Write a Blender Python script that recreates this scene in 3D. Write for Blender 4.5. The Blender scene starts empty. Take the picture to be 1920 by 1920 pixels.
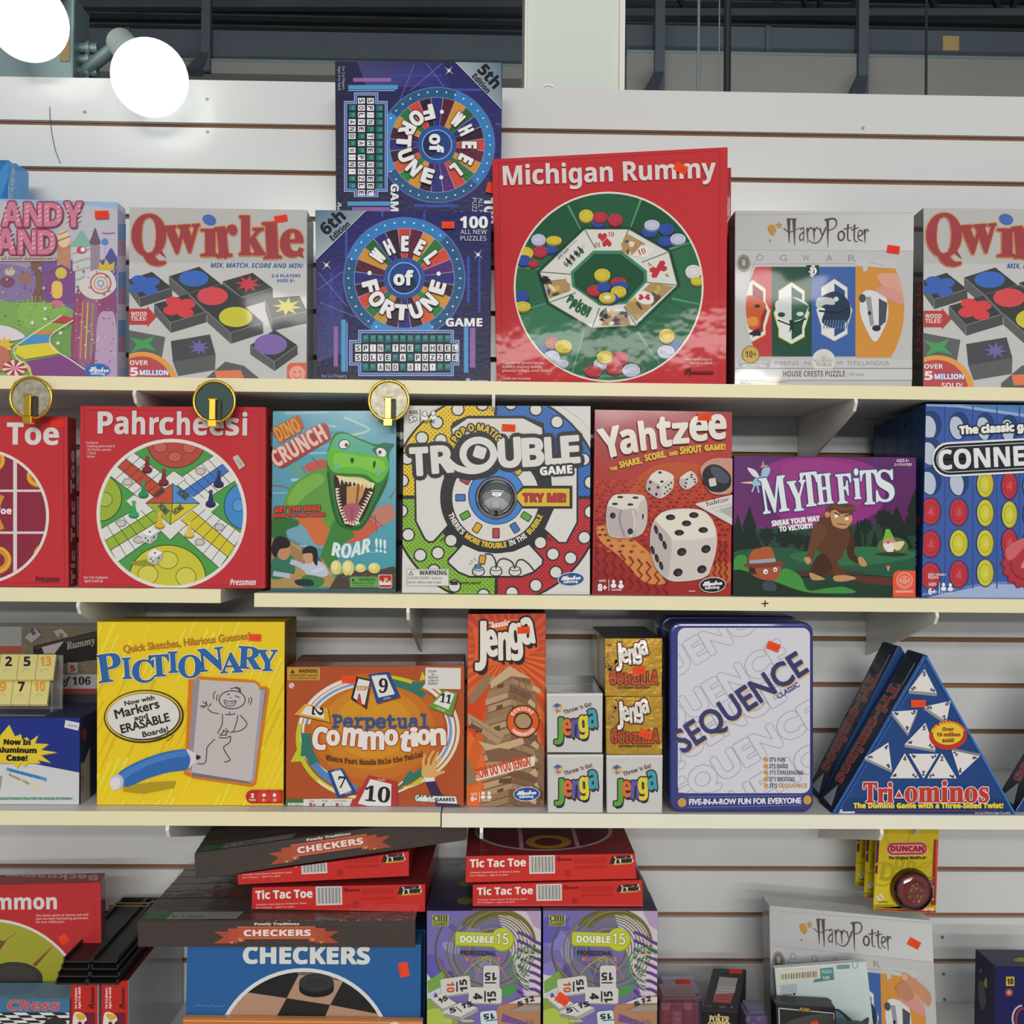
import bpy, math, random
from mathutils import Vector, Matrix
random.seed(7)
SC = bpy.context.scene
COL = SC.collection
R = math.radians

# ---------------------------------------------------------------- camera
FPX = 1900.0                       # focal length in pixels of the 1920 px frame
CAM = Vector((0.0, -1.6745, 1.70))
YAW, PITCH, ROLL = 0.0185, 0.009, 0.0095
_F = Vector((math.sin(YAW)*math.cos(PITCH), math.cos(YAW)*math.cos(PITCH), math.sin(PITCH)))
_R0 = Vector((math.cos(YAW), -math.sin(YAW), 0))
_U0 = _R0.cross(_F)
CR = _R0*math.cos(ROLL) + _U0*math.sin(ROLL)
CU = _U0*math.cos(ROLL) - _R0*math.sin(ROLL)
cam = bpy.data.cameras.new('camera')
cam.sensor_width = 36.0
cam.lens = 36.0*FPX/1920.0
cam.clip_start = 0.01
co = bpy.data.objects.new('camera', cam)
COL.objects.link(co)
co.matrix_world = Matrix(((CR.x, CU.x, -_F.x, CAM.x), (CR.y, CU.y, -_F.y, CAM.y), (CR.z, CU.z, -_F.z, CAM.z), (0, 0, 0, 1)))
SC.camera = co

# ---------------------------------------------------------------- light
SC.view_settings.view_transform = 'Standard'
SC.view_settings.look = 'None'
SC.view_settings.gamma = 1.0
SC.view_settings.use_curve_mapping = False
SC.view_settings.exposure = -0.7
W = bpy.data.worlds.new('shop_light')
SC.world = W
W.use_nodes = True
_bg = W.node_tree.nodes['Background']
_bg.inputs[0].default_value = (0.93, 0.97, 1.0, 1)
_bg.inputs[1].default_value = 0.5

def area(name, loc, tgt, sx, sy, power, col=(1, 1, 1)):
    l = bpy.data.lights.new(name, 'AREA')
    l.shape = 'RECTANGLE'; l.size = sx; l.size_y = sy; l.energy = power; l.color = col
    o = bpy.data.objects.new(name, l)
    COL.objects.link(o)
    o.location = loc
    d = Vector(tgt) - Vector(loc)
    o.rotation_euler = d.to_track_quat('-Z', 'Y').to_euler()
    o['kind'] = 'helper'
    return o
# rows of fluorescent ceiling strips over the aisle and the shop behind the viewer
WARM = (1.0, 0.97, 0.925)
area('ceiling_strip_light', (0.2, -3.8, 3.3), (0.2, -1.2, 0.4), 3.0, 0.16, 26, WARM)
area('ceiling_strip_light', (0.3, -5.8, 3.3), (0.3, 0, 1.0), 3.4, 0.16, 85, WARM)
area('ceiling_strip_light', (0.0, -8.2, 3.3), (0.0, 0, 1.2), 4.2, 0.2, 170, WARM)
area('ceiling_strip_light', (0.2, -12.0, 3.3), (0.2, 0, 1.2), 5.0, 0.2, 330, WARM)

# unseen fill light added behind the slatted wall to brighten the ducts
area('duct_fill_light', (0.3, 1.0, 1.9), (0.3, 3.6, 3.9), 4.0, 0.3, 75, (0.9, 0.97, 1.0))

# ---------------------------------------------------------------- helpers
ALB = 1.22
def lin1(c):
    c /= 255.0
    return c/12.92 if c <= 0.04045 else ((c+0.055)/1.055)**2.4
def rgb(c):
    if isinstance(c, str):
        c = c.lstrip('#')
        if len(c) == 3: c = ''.join(x+x for x in c)
        c = tuple(int(c[i:i+2], 16) for i in (0, 2, 4))
    return c
def lin(c, k=None):
    k = ALB if k is None else k
    return tuple(min(lin1(x)*k, 0.9) for x in rgb(c)[:3])
def mixc(a, b, t):
    a, b = rgb(a), rgb(b)
    return tuple(a[i]+(b[i]-a[i])*t for i in range(3))
def ray(x, y):
    return (_F*FPX + CR*(x-960.0) - CU*(y-960.0)).normalized()
def at(x, y, Y):
    """point of the world plane Y seen at a photo pixel"""
    d = ray(x, y)
    return CAM + d*((Y-CAM.y)/d.y)

MATS = {}
def mat(name, color=None, rough=0.5, metal=0.0, coat=0.0, coat_rough=0.05, spec=0.5, bump=None, attr=False, noise=0.0, nscale=8.0, emit=None, trans=0.0, alpha=1.0, ior=1.45):
    if name in MATS: return MATS[name]
    m = bpy.data.materials.new(name); m.use_nodes = True
    nt = m.node_tree; b = nt.nodes['Principled BSDF']
    b.inputs['Roughness'].default_value = rough
    b.inputs['Metallic'].default_value = metal
    b.inputs['Specular IOR Level'].default_value = spec
    b.inputs['Coat Weight'].default_value = coat
    b.inputs['Coat Roughness'].default_value = coat_rough
    b.inputs['Transmission Weight'].default_value = trans
    b.inputs['Alpha'].default_value = alpha
    b.inputs['IOR'].default_value = ior
    tc = nt.nodes.new('ShaderNodeTexCoord')
    if attr:
        a = nt.nodes.new('ShaderNodeAttribute'); a.attribute_name = 'Col'
        nt.links.new(a.outputs['Color'], b.inputs['Base Color'])
    elif color is not None:
        c = lin(color)
        if noise:
            n = nt.nodes.new('ShaderNodeTexNoise'); n.inputs['Scale'].default_value = nscale; n.inputs['Detail'].default_value = 5
            nt.links.new(tc.outputs['Object'], n.inputs['Vector'])
            mx = nt.nodes.new('ShaderNodeMix'); mx.data_type = 'RGBA'
            mx.inputs[6].default_value = tuple(x*(1-noise) for x in c)+(1,)
            mx.inputs[7].default_value = tuple(min(x*(1+noise), .95) for x in c)+(1,)
            nt.links.new(n.outputs['Fac'], mx.inputs[0]); nt.links.new(mx.outputs[2], b.inputs['Base Color'])
        else:
            b.inputs['Base Color'].default_value = c+(1,)
    if bump:
        sc, st, det, stretch, tgt = bump
        mp = nt.nodes.new('ShaderNodeMapping'); mp.inputs['Scale'].default_value = stretch
        nt.links.new(tc.outputs['Object'], mp.inputs['Vector'])
        n = nt.nodes.new('ShaderNodeTexNoise'); n.inputs['Scale'].default_value = sc; n.inputs['Detail'].default_value = det
        nt.links.new(mp.outputs[0], n.inputs['Vector'])
        bp = nt.nodes.new('ShaderNodeBump'); bp.inputs['Strength'].default_value = st; bp.inputs['Distance'].default_value = 0.004
        nt.links.new(n.outputs['Fac'], bp.inputs['Height'])
        for t in tgt: nt.links.new(bp.outputs['Normal'], b.inputs[t])
    if emit:
        b.inputs['Emission Color'].default_value = emit[0]+(1,); b.inputs['Emission Strength'].default_value = emit[1]
    MATS[name] = m
    return m
mat('card', attr=True, rough=0.55, spec=0.2, coat=0.12, coat_rough=0.25)
mat('gloss', attr=True, rough=0.5, spec=0.15, coat=0.4, coat_rough=0.12, bump=(9, 0.12, 2, (1, 1, 1), ['Coat Normal']))
mat('wrap', attr=True, rough=0.6, spec=0.15, coat=0.55, coat_rough=0.06, bump=(14, 0.25, 3, (1, 1, 1), ['Coat Normal']))
mat('film', attr=True, rough=0.6, spec=0.15, coat=0.6, coat_rough=0.05, bump=(7, 0.25, 2, (1, 1, 1), ['Coat Normal']))
mat('foil', attr=True, rough=0.3, metal=0.55, coat=0.6, coat_rough=0.1, bump=(60, 0.35, 4, (1, 1, 1), ['Normal', 'Coat Normal']))
mat('shine', attr=True, rough=0.5, metal=0.0, spec=0.1, coat=0.12, coat_rough=0.2, bump=(160, 0.1, 3, (1, 1, 1), ['Coat Normal']))
mat('crinkle', attr=True, rough=0.6, spec=0.15, coat=0.8, coat_rough=0.05, bump=(38, 0.4, 4, (1, 1, 1), ['Coat Normal']))
mat('tin', attr=True, rough=0.3, metal=0.0, coat=0.9, coat_rough=0.06)
mat('matte', attr=True, rough=0.75, spec=0.2)

def tag(o, label=None, cat=None, group=None, kind=None):
    if label: o['label'] = label
    if cat: o['category'] = cat
    if group: o['group'] = group
    if kind: o['kind'] = kind
    return o
def empty(name, loc):
    o = bpy.data.objects.new(name, None); COL.objects.link(o); o.location = loc
    o.empty_display_size = 0.05
    return o

class MB:
    """mesh collector with one colour per face corner (world coordinates)"""
    def __init__(s): s.v = []; s.f = []; s.c = []; s.sm = []
    def face(s, pts, col, smooth=False):
        i = len(s.v); s.v += [tuple(p) for p in pts]; s.f.append(tuple(range(i, i+len(pts))))
        s.sm.append(smooth)
        c = lin(col) if not isinstance(col, list) else None
        s.c += [c]*len(pts) if c else [lin(x) for x in col]
    def add(s, verts, faces, col, smooth=False):
        i = len(s.v); s.v += [tuple(p) for p in verts]; c = lin(col)
        for f in faces:
            s.f.append(tuple(i+j for j in f)); s.c += [c]*len(f); s.sm.append(smooth)
    def box(s, lo, hi, col, M=None):
        x0, y0, z0 = lo; x1, y1, z1 = hi
        v = [Vector(p) for p in ((x0,y0,z0),(x1,y0,z0),(x1,y1,z0),(x0,y1,z0),(x0,y0,z1),(x1,y0,z1),(x1,y1,z1),(x0,y1,z1))]
        if M: v = [M @ p for p in v]
        s.add(v, [(0,3,2,1),(4,5,6,7),(0,1,5,4),(1,2,6,5),(2,3,7,6),(3,0,4,7)], col)
    def tube(s, a, b, r0, col, r1=None, n=12, caps=True, smooth=True):
        a, b = Vector(a), Vector(b); r1 = r0 if r1 is None else r1
        d = (b-a).normalized(); p = d.orthogonal().normalized(); q = d.cross(p)
        v = []
        for k in range(n):
            t = 2*math.pi*k/n; w = p*math.cos(t)+q*math.sin(t); v += [a+w*r0, b+w*r1]
        s.add(v, [(2*k, (2*k+2) % (2*n), (2*k+3) % (2*n), 2*k+1) for k in range(n)], col, smooth)
        if caps:
            s.add([v[2*k] for k in range(n)], [tuple(range(n))[::-1]], col); s.add([v[2*k+1] for k in range(n)], [tuple(range(n))], col)
    def lathe(s, c, axis, prof, col, n=32, ref=None):
        """prof: (radius, height) pairs along axis from c"""
        c, d = Vector(c), Vector(axis).normalized(); p = d.orthogonal().normalized() if ref is None else ref; q = d.cross(p)
        v = []
        for (r, h) in prof:
            for k in range(n):
                t = 2*math.pi*k/n; v.append(c+d*h+(p*math.cos(t)+q*math.sin(t))*r)
        f = []
        for i in range(len(prof)-1):
            for k in range(n): f.append((i*n+k, i*n+(k+1) % n, (i+1)*n+(k+1) % n, (i+1)*n+k))
        s.add(v, f, col, True)
    def path(s, pts, r, col, n=8):
        for a, b in zip(pts, pts[1:]): s.tube(a, b, r, col, n=n)
    def build(s, name, m, parent=None, org=None, bevel=0.0, seg=2):
        me = bpy.data.meshes.new(name)
        o = Vector(org) if org is not None else (parent_org(parent) if parent else Vector((0, 0, 0)))
        me.from_pydata([(x-o.x, y-o.y, z-o.z) for (x, y, z) in s.v], [], s.f)
        at_ = me.color_attributes.new('Col', 'FLOAT_COLOR', 'CORNER')
        flat = []
        for c in s.c: flat += (c[0], c[1], c[2], 1.0)
        at_.data.foreach_set('color', flat)
        me.polygons.foreach_set('use_smooth', s.sm)
        me.materials.append(MATS[m] if isinstance(m, str) else m)
        ob = bpy.data.objects.new(name, me); COL.objects.link(ob)
        if parent: ob.parent = parent
        elif org is not None: ob.location = o
        if bevel:
            b = ob.modifiers.new('edge', 'BEVEL'); b.width = bevel; b.segments = seg; b.limit_method = 'ANGLE'; b.angle_limit = R(40)
        return ob
def parent_org(p):
    o = Vector((0, 0, 0))
    while p: o = o + p.location; p = p.parent
    return o

# ---------------------------------------------------------------- lettering
_G = {}
LAY, EPS = 0.00001, 0.000003
FONTS = {'b': (0x1d5d4, 0x1d5ee, 0x1d7ec), 's': (0x1d400, 0x1d41a, 0x1d7ce), 'si': (0x1d468, 0x1d482, 0x1d7ce), 'sc': (0x1d4d0, 0x1d4ea, 0x1d7ce),
         'bi': (0x1d63c, 0x1d656, 0x1d7ec), 'm': (0x1d670, 0x1d68a, 0x1d7f6), 'n': (0x1d5a0, 0x1d5ba, 0x1d7e2), 'fr': (0x1d56c, 0x1d586, 0x1d7ce)}
CAP = {'': .682, 'b': .714, 's': .676, 'si': .676, 'sc': .70, 'bi': .714, 'm': .61, 'n': .714, 'fr': .69}
def _mesh(body):
    c = bpy.data.curves.new('g', 'FONT'); c.body = body; c.resolution_u = 3; c.size = 1
    o = bpy.data.objects.new('g', c); m = o.to_mesh()
    v = [(p.co.x, p.co.y) for p in m.vertices]; f = [tuple(p.vertices) for p in m.polygons]
    o.to_mesh_clear(); bpy.data.objects.remove(o); bpy.data.curves.remove(c)
    return v, f
_bar = _mesh('|')[0]
_bl, _br = min(p[0] for p in _bar), max(p[0] for p in _bar)
def glyph(ch, font=''):
    k = (ch, font)
    if k in _G: return _G[k]
    u = ch
    if font:
        a, b, d = FONTS[font]
        if 'A' <= ch <= 'Z': u = chr(a+ord(ch)-65)
        elif 'a' <= ch <= 'z': u = chr(b+ord(ch)-97)
        elif '0' <= ch <= '9': u = chr(d+ord(ch)-48)
        if font == 'sc' and False: pass
    v, f = _mesh(u+'|')
    mx = max(p[0] for p in v); adv = mx-_br
    lim = adv+_bl-1e-4
    bar = {i for i, p in enumerate(v) if p[0] >= lim}
    f = [q for q in f if not all(i in bar for i in q)]
    _G[k] = (v, f, adv)
    return _G[k]

def clip_poly(P, C):
    """Sutherland-Hodgman; P: tuples starting with x, y; C: convex, clockwise on screen"""
    for i in range(len(C)):
        ax, ay = C[i]; bx, by = C[(i+1) % len(C)]
        nx, ny = -(by-ay), bx-ax
        out = []; n = len(P)
        if n == 0: return P
        d = [(p[0]-ax)*nx+(p[1]-ay)*ny for p in P]
        if min(d) >= 0: continue
        for j in range(n):
            k = (j+1) % n
            if d[j] >= 0: out.append(P[j])
            if (d[j] >= 0) != (d[k] >= 0):
                t = d[j]/(d[j]-d[k]); out.append(tuple(a+(b-a)*t for a, b in zip(P[j], P[k])))
        P = out
    return P
def spline(pts, n=6, closed=True):
    m = len(pts); out = []
    for i in range(m if closed else m-1):
        p0 = pts[(i-1) % m] if closed or i > 0 else pts[i]; p1 = pts[i]; p2 = pts[(i+1) % m]
        p3 = pts[(i+2) % m] if closed or i+2 < m else pts[(i+1) % m]
        for j in range(n):
            t = j/n
            out.append(tuple(0.5*(2*p1[k]+(p2[k]-p0[k])*t+(2*p0[k]-5*p1[k]+4*p2[k]-p3[k])*t*t+(3*p1[k]-p0[k]-3*p2[k]+p3[k])*t**3) for k in (0, 1)))
    if not closed: out.append(pts[-1])
    return out

class Art:
    """printing on one plane of a box, given in photo pixels of a crop (x0, y0, width) enlarged to W"""
    def __init__(s, o, n, clip, org=None):
        s.o, s.n = Vector(o), Vector(n).normalized()
        s.clips = [clip]; s.mb = {}; s.cur = 'cover_print'; s.k = 0; s.fr(0, 0, 1920)
        s.num = s.n.dot(s.o-CAM)
    def fr(s, x0, y0, w, W=1920): s.x0, s.y0, s.sc = x0, y0, w/W; return s
    def part(s, name): s.cur = name; return s
    post = None
    def px(s, p):
        q = (s.x0+p[0]*s.sc, s.y0+p[1]*s.sc)
        return s.post(*q) if s.post else q
    def w(s, x, y, off):
        d = ray(x, y); return CAM+d*(s.num/s.n.dot(d))+s.n*off
    def push(s, pts): 
        q = [s.px(p) for p in pts]
        a = sum(q[i][0]*q[(i+1) % len(q)][1]-q[(i+1) % len(q)][0]*q[i][1] for i in range(len(q)))
        s.clips.append(q if a > 0 else q[::-1]); return s
    def pop(s): s.clips.pop(); return s
    def off(s): s.k += 1; return 0.0002+s.k*LAY
    def raw(s, P, col, off):
        for C in s.clips:
            P = clip_poly(P, C)
            if len(P) < 3: return
        mb = s.mb.setdefault(s.cur, MB())
        pts = [s.w(p[0], p[1], off) for p in P]
        if len(P[0]) > 2: mb.face(pts, [p[2:5] for p in P])
        else: mb.face(pts, col)
    def poly(s, pts, col, off=None):
        off = s.off() if off is None else off
        q = [s.px(p) for p in pts]
        if isinstance(col, list): q = [p+tuple(rgb(c)) for p, c in zip(q, col)]
        s.raw(q, col, off); return s
    def rect(s, x0, y0, x1, y1, col, rot=0):
        pts = [(x0, y0), (x1, y0), (x1, y1), (x0, y1)]
        if rot:
            cx, cy = (x0+x1)/2, (y0+y1)/2; c, n = math.cos(R(rot)), math.sin(R(rot))
            pts = [(cx+(x-cx)*c+(y-cy)*n, cy-(x-cx)*n+(y-cy)*c) for x, y in pts]
        return s.poly(pts, col)
    def rrect(s, x0, y0, x1, y1, r, col, rot=0):
        pts = []
        for cx, cy, a in ((x1-r, y0+r, 270), (x1-r, y1-r, 0), (x0+r, y1-r, 90), (x0+r, y0+r, 180)):
            for k in range(6): t = R(a+k*18); pts.append((cx+r*math.cos(t), cy+r*math.sin(t)))
        cx, cy = (x0+x1)/2, (y0+y1)/2; c, n = math.cos(R(rot)), math.sin(R(rot))
        return s.poly([(cx+(x-cx)*c+(y-cy)*n, cy-(x-cx)*n+(y-cy)*c) for x, y in pts], col)
    def ellp(s, cx, cy, rx, ry, rot=0, a0=0, a1=360, n=None):
        n = n or max(12, min(64, int(8+(rx+ry)*s.sc*.5))); c, q = math.cos(R(rot)), math.sin(R(rot)); out = []
        full = a1-a0 >= 360
        for k in range(n if full else n+1):
            t = R(a0+(a1-a0)*k/n); x, y = rx*math.sin(t), -ry*math.cos(t)
            out.append((cx+x*c+y*q, cy-x*q+y*c))
        return out
    def ell(s, cx, cy, rx, ry, col, rot=0, a0=0, a1=360):
        return s.poly(s.ellp(cx, cy, rx, ry, rot, a0, a1), col)
    def ring(s, cx, cy, rx, ry, w, col, a0=0, a1=360, n=48, rot=0):
        off = s.off(); A = s.ellp(cx, cy, rx, ry, rot, a0, a1+1e-3 if a1-a0 < 360 else a1, n); B = s.ellp(cx, cy, rx-w, ry-w, rot, a0, a1+1e-3 if a1-a0 < 360 else a1, n)
        m = len(A); last = m if a1-a0 >= 360 else m-1
        for i in range(last):
            j = (i+1) % m; s.poly([A[i], A[j], B[j], B[i]], col, off)
        return s
    def wedge(s, cx, cy, r0, r1, a0, a1, col, n=5, off=None):
        A = s.ellp(cx, cy, r1, r1, 0, a0, a1, n); B = s.ellp(cx, cy, r0, r0, 0, a0, a1, n)
        return s.poly(A+B[::-1], col, off)
    def blob(s, pts, col, n=5): return s.poly(spline(pts, n), col)
    def line(s, pts, w, col, sm=0, closed=False, w1=None):
        if sm: pts = spline(pts, sm, closed)
        if closed: pts = list(pts)+[pts[0]]
        off = s.off(); n = len(pts); L = []; Rr = []
        for i in range(n):
            a = pts[max(i-1, 0)]; b = pts[min(i+1, n-1)]
            if closed and i in (0, n-1): a, b = pts[n-2], pts[1]
            dx, dy = b[0]-a[0], b[1]-a[1]; l = math.hypot(dx, dy) or 1
            ww = (w if w1 is None else w+(w1-w)*i/max(n-1, 1))/2
            L.append((pts[i][0]+dy/l*ww, pts[i][1]-dx/l*ww)); Rr.append((pts[i][0]-dy/l*ww, pts[i][1]+dx/l*ww))
        for i in range(n-1): s.poly([L[i], L[i+1], Rr[i+1], Rr[i]], col, off)
        return s
    def star(s, cx, cy, ro, ri, n, col, rot=0, sy=1.0):
        pts = []
        for k in range(2*n):
            t = R(rot)+math.pi*k/n; r = ro if k % 2 == 0 else ri; pts.append((cx+r*math.sin(t), cy-r*math.cos(t)*sy))
        return s.poly(pts, col)
    def tw(s, string, font, track=0):
        return sum(glyph(c, font)[2]+track for c in string)
    def glyphs(s, G, col, ol=None, bold=0):
        """G: list of (verts in frame units, faces); ol: list of (width, colour) from the outside in"""
        def lay(sh, c):
            off = s.off(); e = 0
            for dx, dy in sh:
                for g, (v, f) in enumerate(G): s.tris([(x+dx, y+dy) for x, y in v], f, c, off+(e+g % 2)*EPS)
                e += 2
            s.k += int(e*EPS/LAY)+1
        for wd, oc in (ol or []):
            m = 12 if wd*s.sc > 2 else 8
            lay([(wd*math.cos(2*math.pi*k/m), wd*math.sin(2*math.pi*k/m)) for k in range(m)], oc)
        lay([(0, 0)] if not bold else [(bold*math.cos(2*math.pi*k/6), bold*math.sin(2*math.pi*k/6)) for k in range(6)], col)
    def tris(s, v, f, col, off):
        if not v: return
        q = [s.px(p) for p in v]
        x0, x1 = min(p[0] for p in q), max(p[0] for p in q); y0, y1 = min(p[1] for p in q), max(p[1] for p in q)
        inside = True
        for C in s.clips:
            for i in range(len(C)):
                ax, ay = C[i]; bx, by = C[(i+1) % len(C)]; nx, ny = -(by-ay), bx-ax
                dd = [(x-ax)*nx+(y-ay)*ny for x, y in ((x0, y0), (x1, y0), (x1, y1), (x0, y1))]
                if max(dd) < 0: return
                if min(dd) < 0: inside = False
        if inside and not callable(col):
            s.mb.setdefault(s.cur, MB()).add([s.w(x, y, off) for x, y in q], f, col)
        else:
            for t in f: s.raw([q[i] for i in t], col, off)
    def T(s, string, x, y, w, h, col, rot=0, font='', bold=0, sk=0, ol=None, warp=None, track=0, sh=None, up=1):
        """string with its left end at x, baseline y, overall width w (None: natural), capital height h"""
        k = h/CAP[font]; nat = s.tw(string, font, track)
        vs0 = glyph(string[0], font)[0]; ve = glyph(string[-1], font)
        lsb = min((p[0] for i in set(sum(glyph(string[0], font)[1], ())) for p in [vs0[i]]), default=0)
        rr = max((ve[0][i][0] for i in set(sum(ve[1], ()))), default=ve[2])
        real = nat-lsb-(ve[2]-rr)-track
        kx = k if w is None else w/real
        c, n = math.cos(R(rot)), math.sin(R(rot)); G = []; cx = -lsb
        tot = real*kx
        for ch in string:
            v, f, adv = glyph(ch, font)
            if f:
                V = []
                for gx, gy in v:
                    u, t = (cx+gx)*kx+gy*k*sk, gy*k*up
                    if warp:
                        du, dt = warp(max(0, min(1, ((cx+gx)*kx)/tot)), gy*k/h); u += du; t += dt
                    V.append((x+u*c-t*n, y-u*n-t*c))
                G.append((V, f))
            cx += adv+track
        if sh:
            for m in range(3, 0, -1):
                off = s.off()
                for g, (v, f) in enumerate(G): s.tris([(a+sh[0]*m/3, b+sh[1]*m/3) for a, b in v], f, sh[2], off+(g % 2)*EPS)
        s.glyphs(G, col, ol, bold); return s
    def TL(s, items, col, font='', bold=0, ol=None, sh=None, cols=None):
        """letters placed one by one: (char, left x, baseline y, width, height, rotation)"""
        G = []
        for ch, x, y, w, h, rot in items:
            v, f, adv = glyph(ch, font); used = set(sum(f, ()))
            l = min(v[i][0] for i in used); r = max(v[i][0] for i in used); k = h/CAP[font]; kx = w/(r-l)
            c, n = math.cos(R(rot)), math.sin(R(rot))
            G.append(([(x+(gx-l)*kx*c-gy*k*n, y-(gx-l)*kx*n-gy*k*c) for gx, gy in v], f))
        if sh:
            for m in range(4, 0, -1):
                off = s.off()
                for g, (v, f) in enumerate(G): s.tris([(a+sh[0]*m/4, b+sh[1]*m/4) for a, b in v], f, sh[2], off+(g % 2)*EPS)
        if cols:
            s.glyphs(G, cols[0], ol, bold)
            for g, cc in zip(G, cols): s.glyphs([g], cc, None, bold)
        else: s.glyphs(G, col, ol, bold)
        return s
    def TA(s, string, cx, cy, rx, ry, a0, a1, h, col, font='', inward=False, bold=0, ol=None, base=0):
        """letters along an ellipse from angle a0 to a1 (0 = top, clockwise)"""
        k = h/CAP[font]; tot = s.tw(string, font); G = []; pos = 0
        for ch in string:
            v, f, adv = glyph(ch, font); t = R(a0+(a1-a0)*(pos+adv/2)/tot); pos += adv
            if not f: continue
            px_, py_ = cx+rx*math.sin(t), cy-ry*math.cos(t); ang = -t if not inward else math.pi-t
            c, n = math.cos(ang), math.sin(ang)
            arc = abs(R(a1-a0))*(rx+ry)/2; kx = min(k*1.35, arc/tot)
            G.append(([(px_+(gx-adv/2)*kx*c-gy*k*n, py_-(gx-adv/2)*kx*n-gy*k*c) for gx, gy in v], f))
        s.glyphs(G, col, ol, bold); return s
    def build(s, parent, m='card', mats=None):
        base = None
        for name, mb in s.mb.items():          # the title lettering is a sub-part of the cover print
            if not mb.f: continue
            o = mb.build(name, (mats or {}).get(name, m), base if base and name == 'title_lettering' else parent)
            if name == 'cover_print': base = o

def sticker(A, x0, y0, x1, y1, rot=0, col='#ff4a26', txt='17.99'):
    """orange price sticker, crop coordinates"""
    A.part('price_sticker').rect(x0, y0, x1, y1, col, rot)
    w, h = x1-x0, y1-y0; cx, cy = (x0+x1)/2, (y0+y1)/2; c, n = math.cos(R(rot)), math.sin(R(rot))
    u, t = -w*.16, h*.16
    A.T(txt, cx+u*c+t*n, cy-u*n+t*c+h*.1, w*.5, h*.34, '#a83a22', rot)
    A.part('cover_print')

class Box:
    """a carton whose front face passes through photo-pixel corners tl, tr, br, bl at depth y"""
    def __init__(s, name, label, cat, quad, y, th, zb=None, yaw=0, lean=0, front='#fff', side='#ccc', top=None, right=None, group=None, m='card', bevel=0.0012, back=None, inset=0.6, flat=True):
        th_, la = R(yaw), R(lean)
        u = Vector((math.cos(th_), math.sin(th_), 0)); bk = Vector((-math.sin(th_), math.cos(th_), 0))
        v = Vector((0, 0, 1))*math.cos(la)+bk*math.sin(la); n = u.cross(v)
        mx, my = (quad[2][0]+quad[3][0])/2, (quad[2][1]+quad[3][1])/2
        o = at(mx, my, y); s.o, s.n, s.u, s.v = o, n, u, v
        num = n.dot(o-CAM)
        F = []
        for x, yy in quad:
            d = ray(x, yy); F.append(CAM+d*(num/n.dot(d)))
        if zb is not None:
            for t, b in ((0, 3), (1, 2)):
                e = F[b]-F[t]; F[b] = F[t]+e*((zb-F[t].z)/e.z)
        B = [p-n*th for p in F]
        if flat and zb is not None:
            for i in (2, 3): B[i].z = zb
        s.F, s.B = F, B
        base = (F[2]+F[3]+B[2]+B[3])/4
        s.root = tag(empty(name, base), label, cat, group)
        mb = MB(); top = top or side; right = right or side
        mb.v = [tuple(p) for p in F+B]
        for f, c in (((0, 3, 2, 1), front), ((4, 5, 6, 7), back or side), ((0, 1, 5, 4), top), ((3, 7, 6, 2), side), ((0, 4, 7, 3), side), ((1, 2, 6, 5), right)):
            mb.f.append(f); mb.sm.append(False); mb.c += [lin(c)]*4
        s.body = mb.build('carton', m, s.root, bevel=bevel)
        s.quad = quad; s.m = m
        cx, cy = sum(q[0] for q in quad)/4, sum(q[1] for q in quad)/4
        big = [(q[0]+(inset if q[0] < cx else -inset), q[1]+(inset if q[1] < cy else (-inset if zb is None else 40))) for q in quad]
        # the clip follows the face down to where it meets the shelf
        if zb is not None: big[2] = s.topx(F[2], -inset, -0.5); big[3] = s.topx(F[3], inset, -0.5)
        s.A = Art(o, n, big)
    def topx(s, p, dx=0, dy=0):
        d = p-CAM; z = d.dot(_F); return (960+FPX*d.dot(CR)/z+dx, 960-FPX*d.dot(CU)/z+dy)
    def face(s, which):
        """Art on another face: 'top', 'left' or 'right'"""
        F, B = s.F, s.B
        q = {'top': (F[0], F[1], B[1], B[0]), 'left': (F[0], B[0], B[3], F[3]), 'right': (F[1], F[2], B[2], B[1])}[which]
        n = (q[1]-q[0]).cross(q[3]-q[0]).normalized()
        c = sum(s.F+s.B, Vector())/8
        if n.dot(q[0]-c) < 0: n = -n
        P = [s.topx(p) for p in q]
        a = sum(P[i][0]*P[(i+1) % 4][1]-P[(i+1) % 4][0]*P[i][1] for i in range(4))
        return Art(q[0], n, P if a > 0 else P[::-1])
    def done(s, mats=None, m=None): s.A.build(s.root, m or s.m, dict({'price_sticker': 'matte'}, **(mats or {})))
# ---------------------------------------------------------------- the setting
mat('melamine', (204, 206, 206), rough=0.17, spec=1.0, noise=0.03, nscale=3)
mat('fibre', (126, 92, 68), rough=0.85, noise=0.15, nscale=60)
mat('shelf_edge', (228, 214, 176), rough=0.45, noise=0.03, nscale=4)
mat('shelf_edge_pale', (228, 220, 202), rough=0.45, noise=0.03, nscale=4)
mat('shelf_top', (200, 199, 196), rough=0.4, noise=0.03, nscale=4)
mat('enamel', (222, 220, 212), rough=0.35)
mat('post', (205, 212, 204), rough=0.5, noise=0.03, nscale=3)
mat('dark_duct', (74, 82, 90), rough=0.6, metal=0.3, noise=0.18, nscale=2.5)
mat('duct_pale', (120, 119, 114), rough=0.7, noise=0.1, nscale=3)
mat('roof_dark', (82, 88, 94), rough=0.9, noise=0.25, nscale=3)
mat('black_pipe', (30, 33, 36), rough=0.5)
mat('galvanised', (120, 138, 142), rough=0.42, metal=0.55, noise=0.1, nscale=8)
mat('porcelain', (150, 160, 158), rough=0.4)
mat('concrete', (165, 160, 150), rough=0.8, noise=0.15, nscale=2)
mat('tape', (150, 126, 84), rough=0.6)

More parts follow.
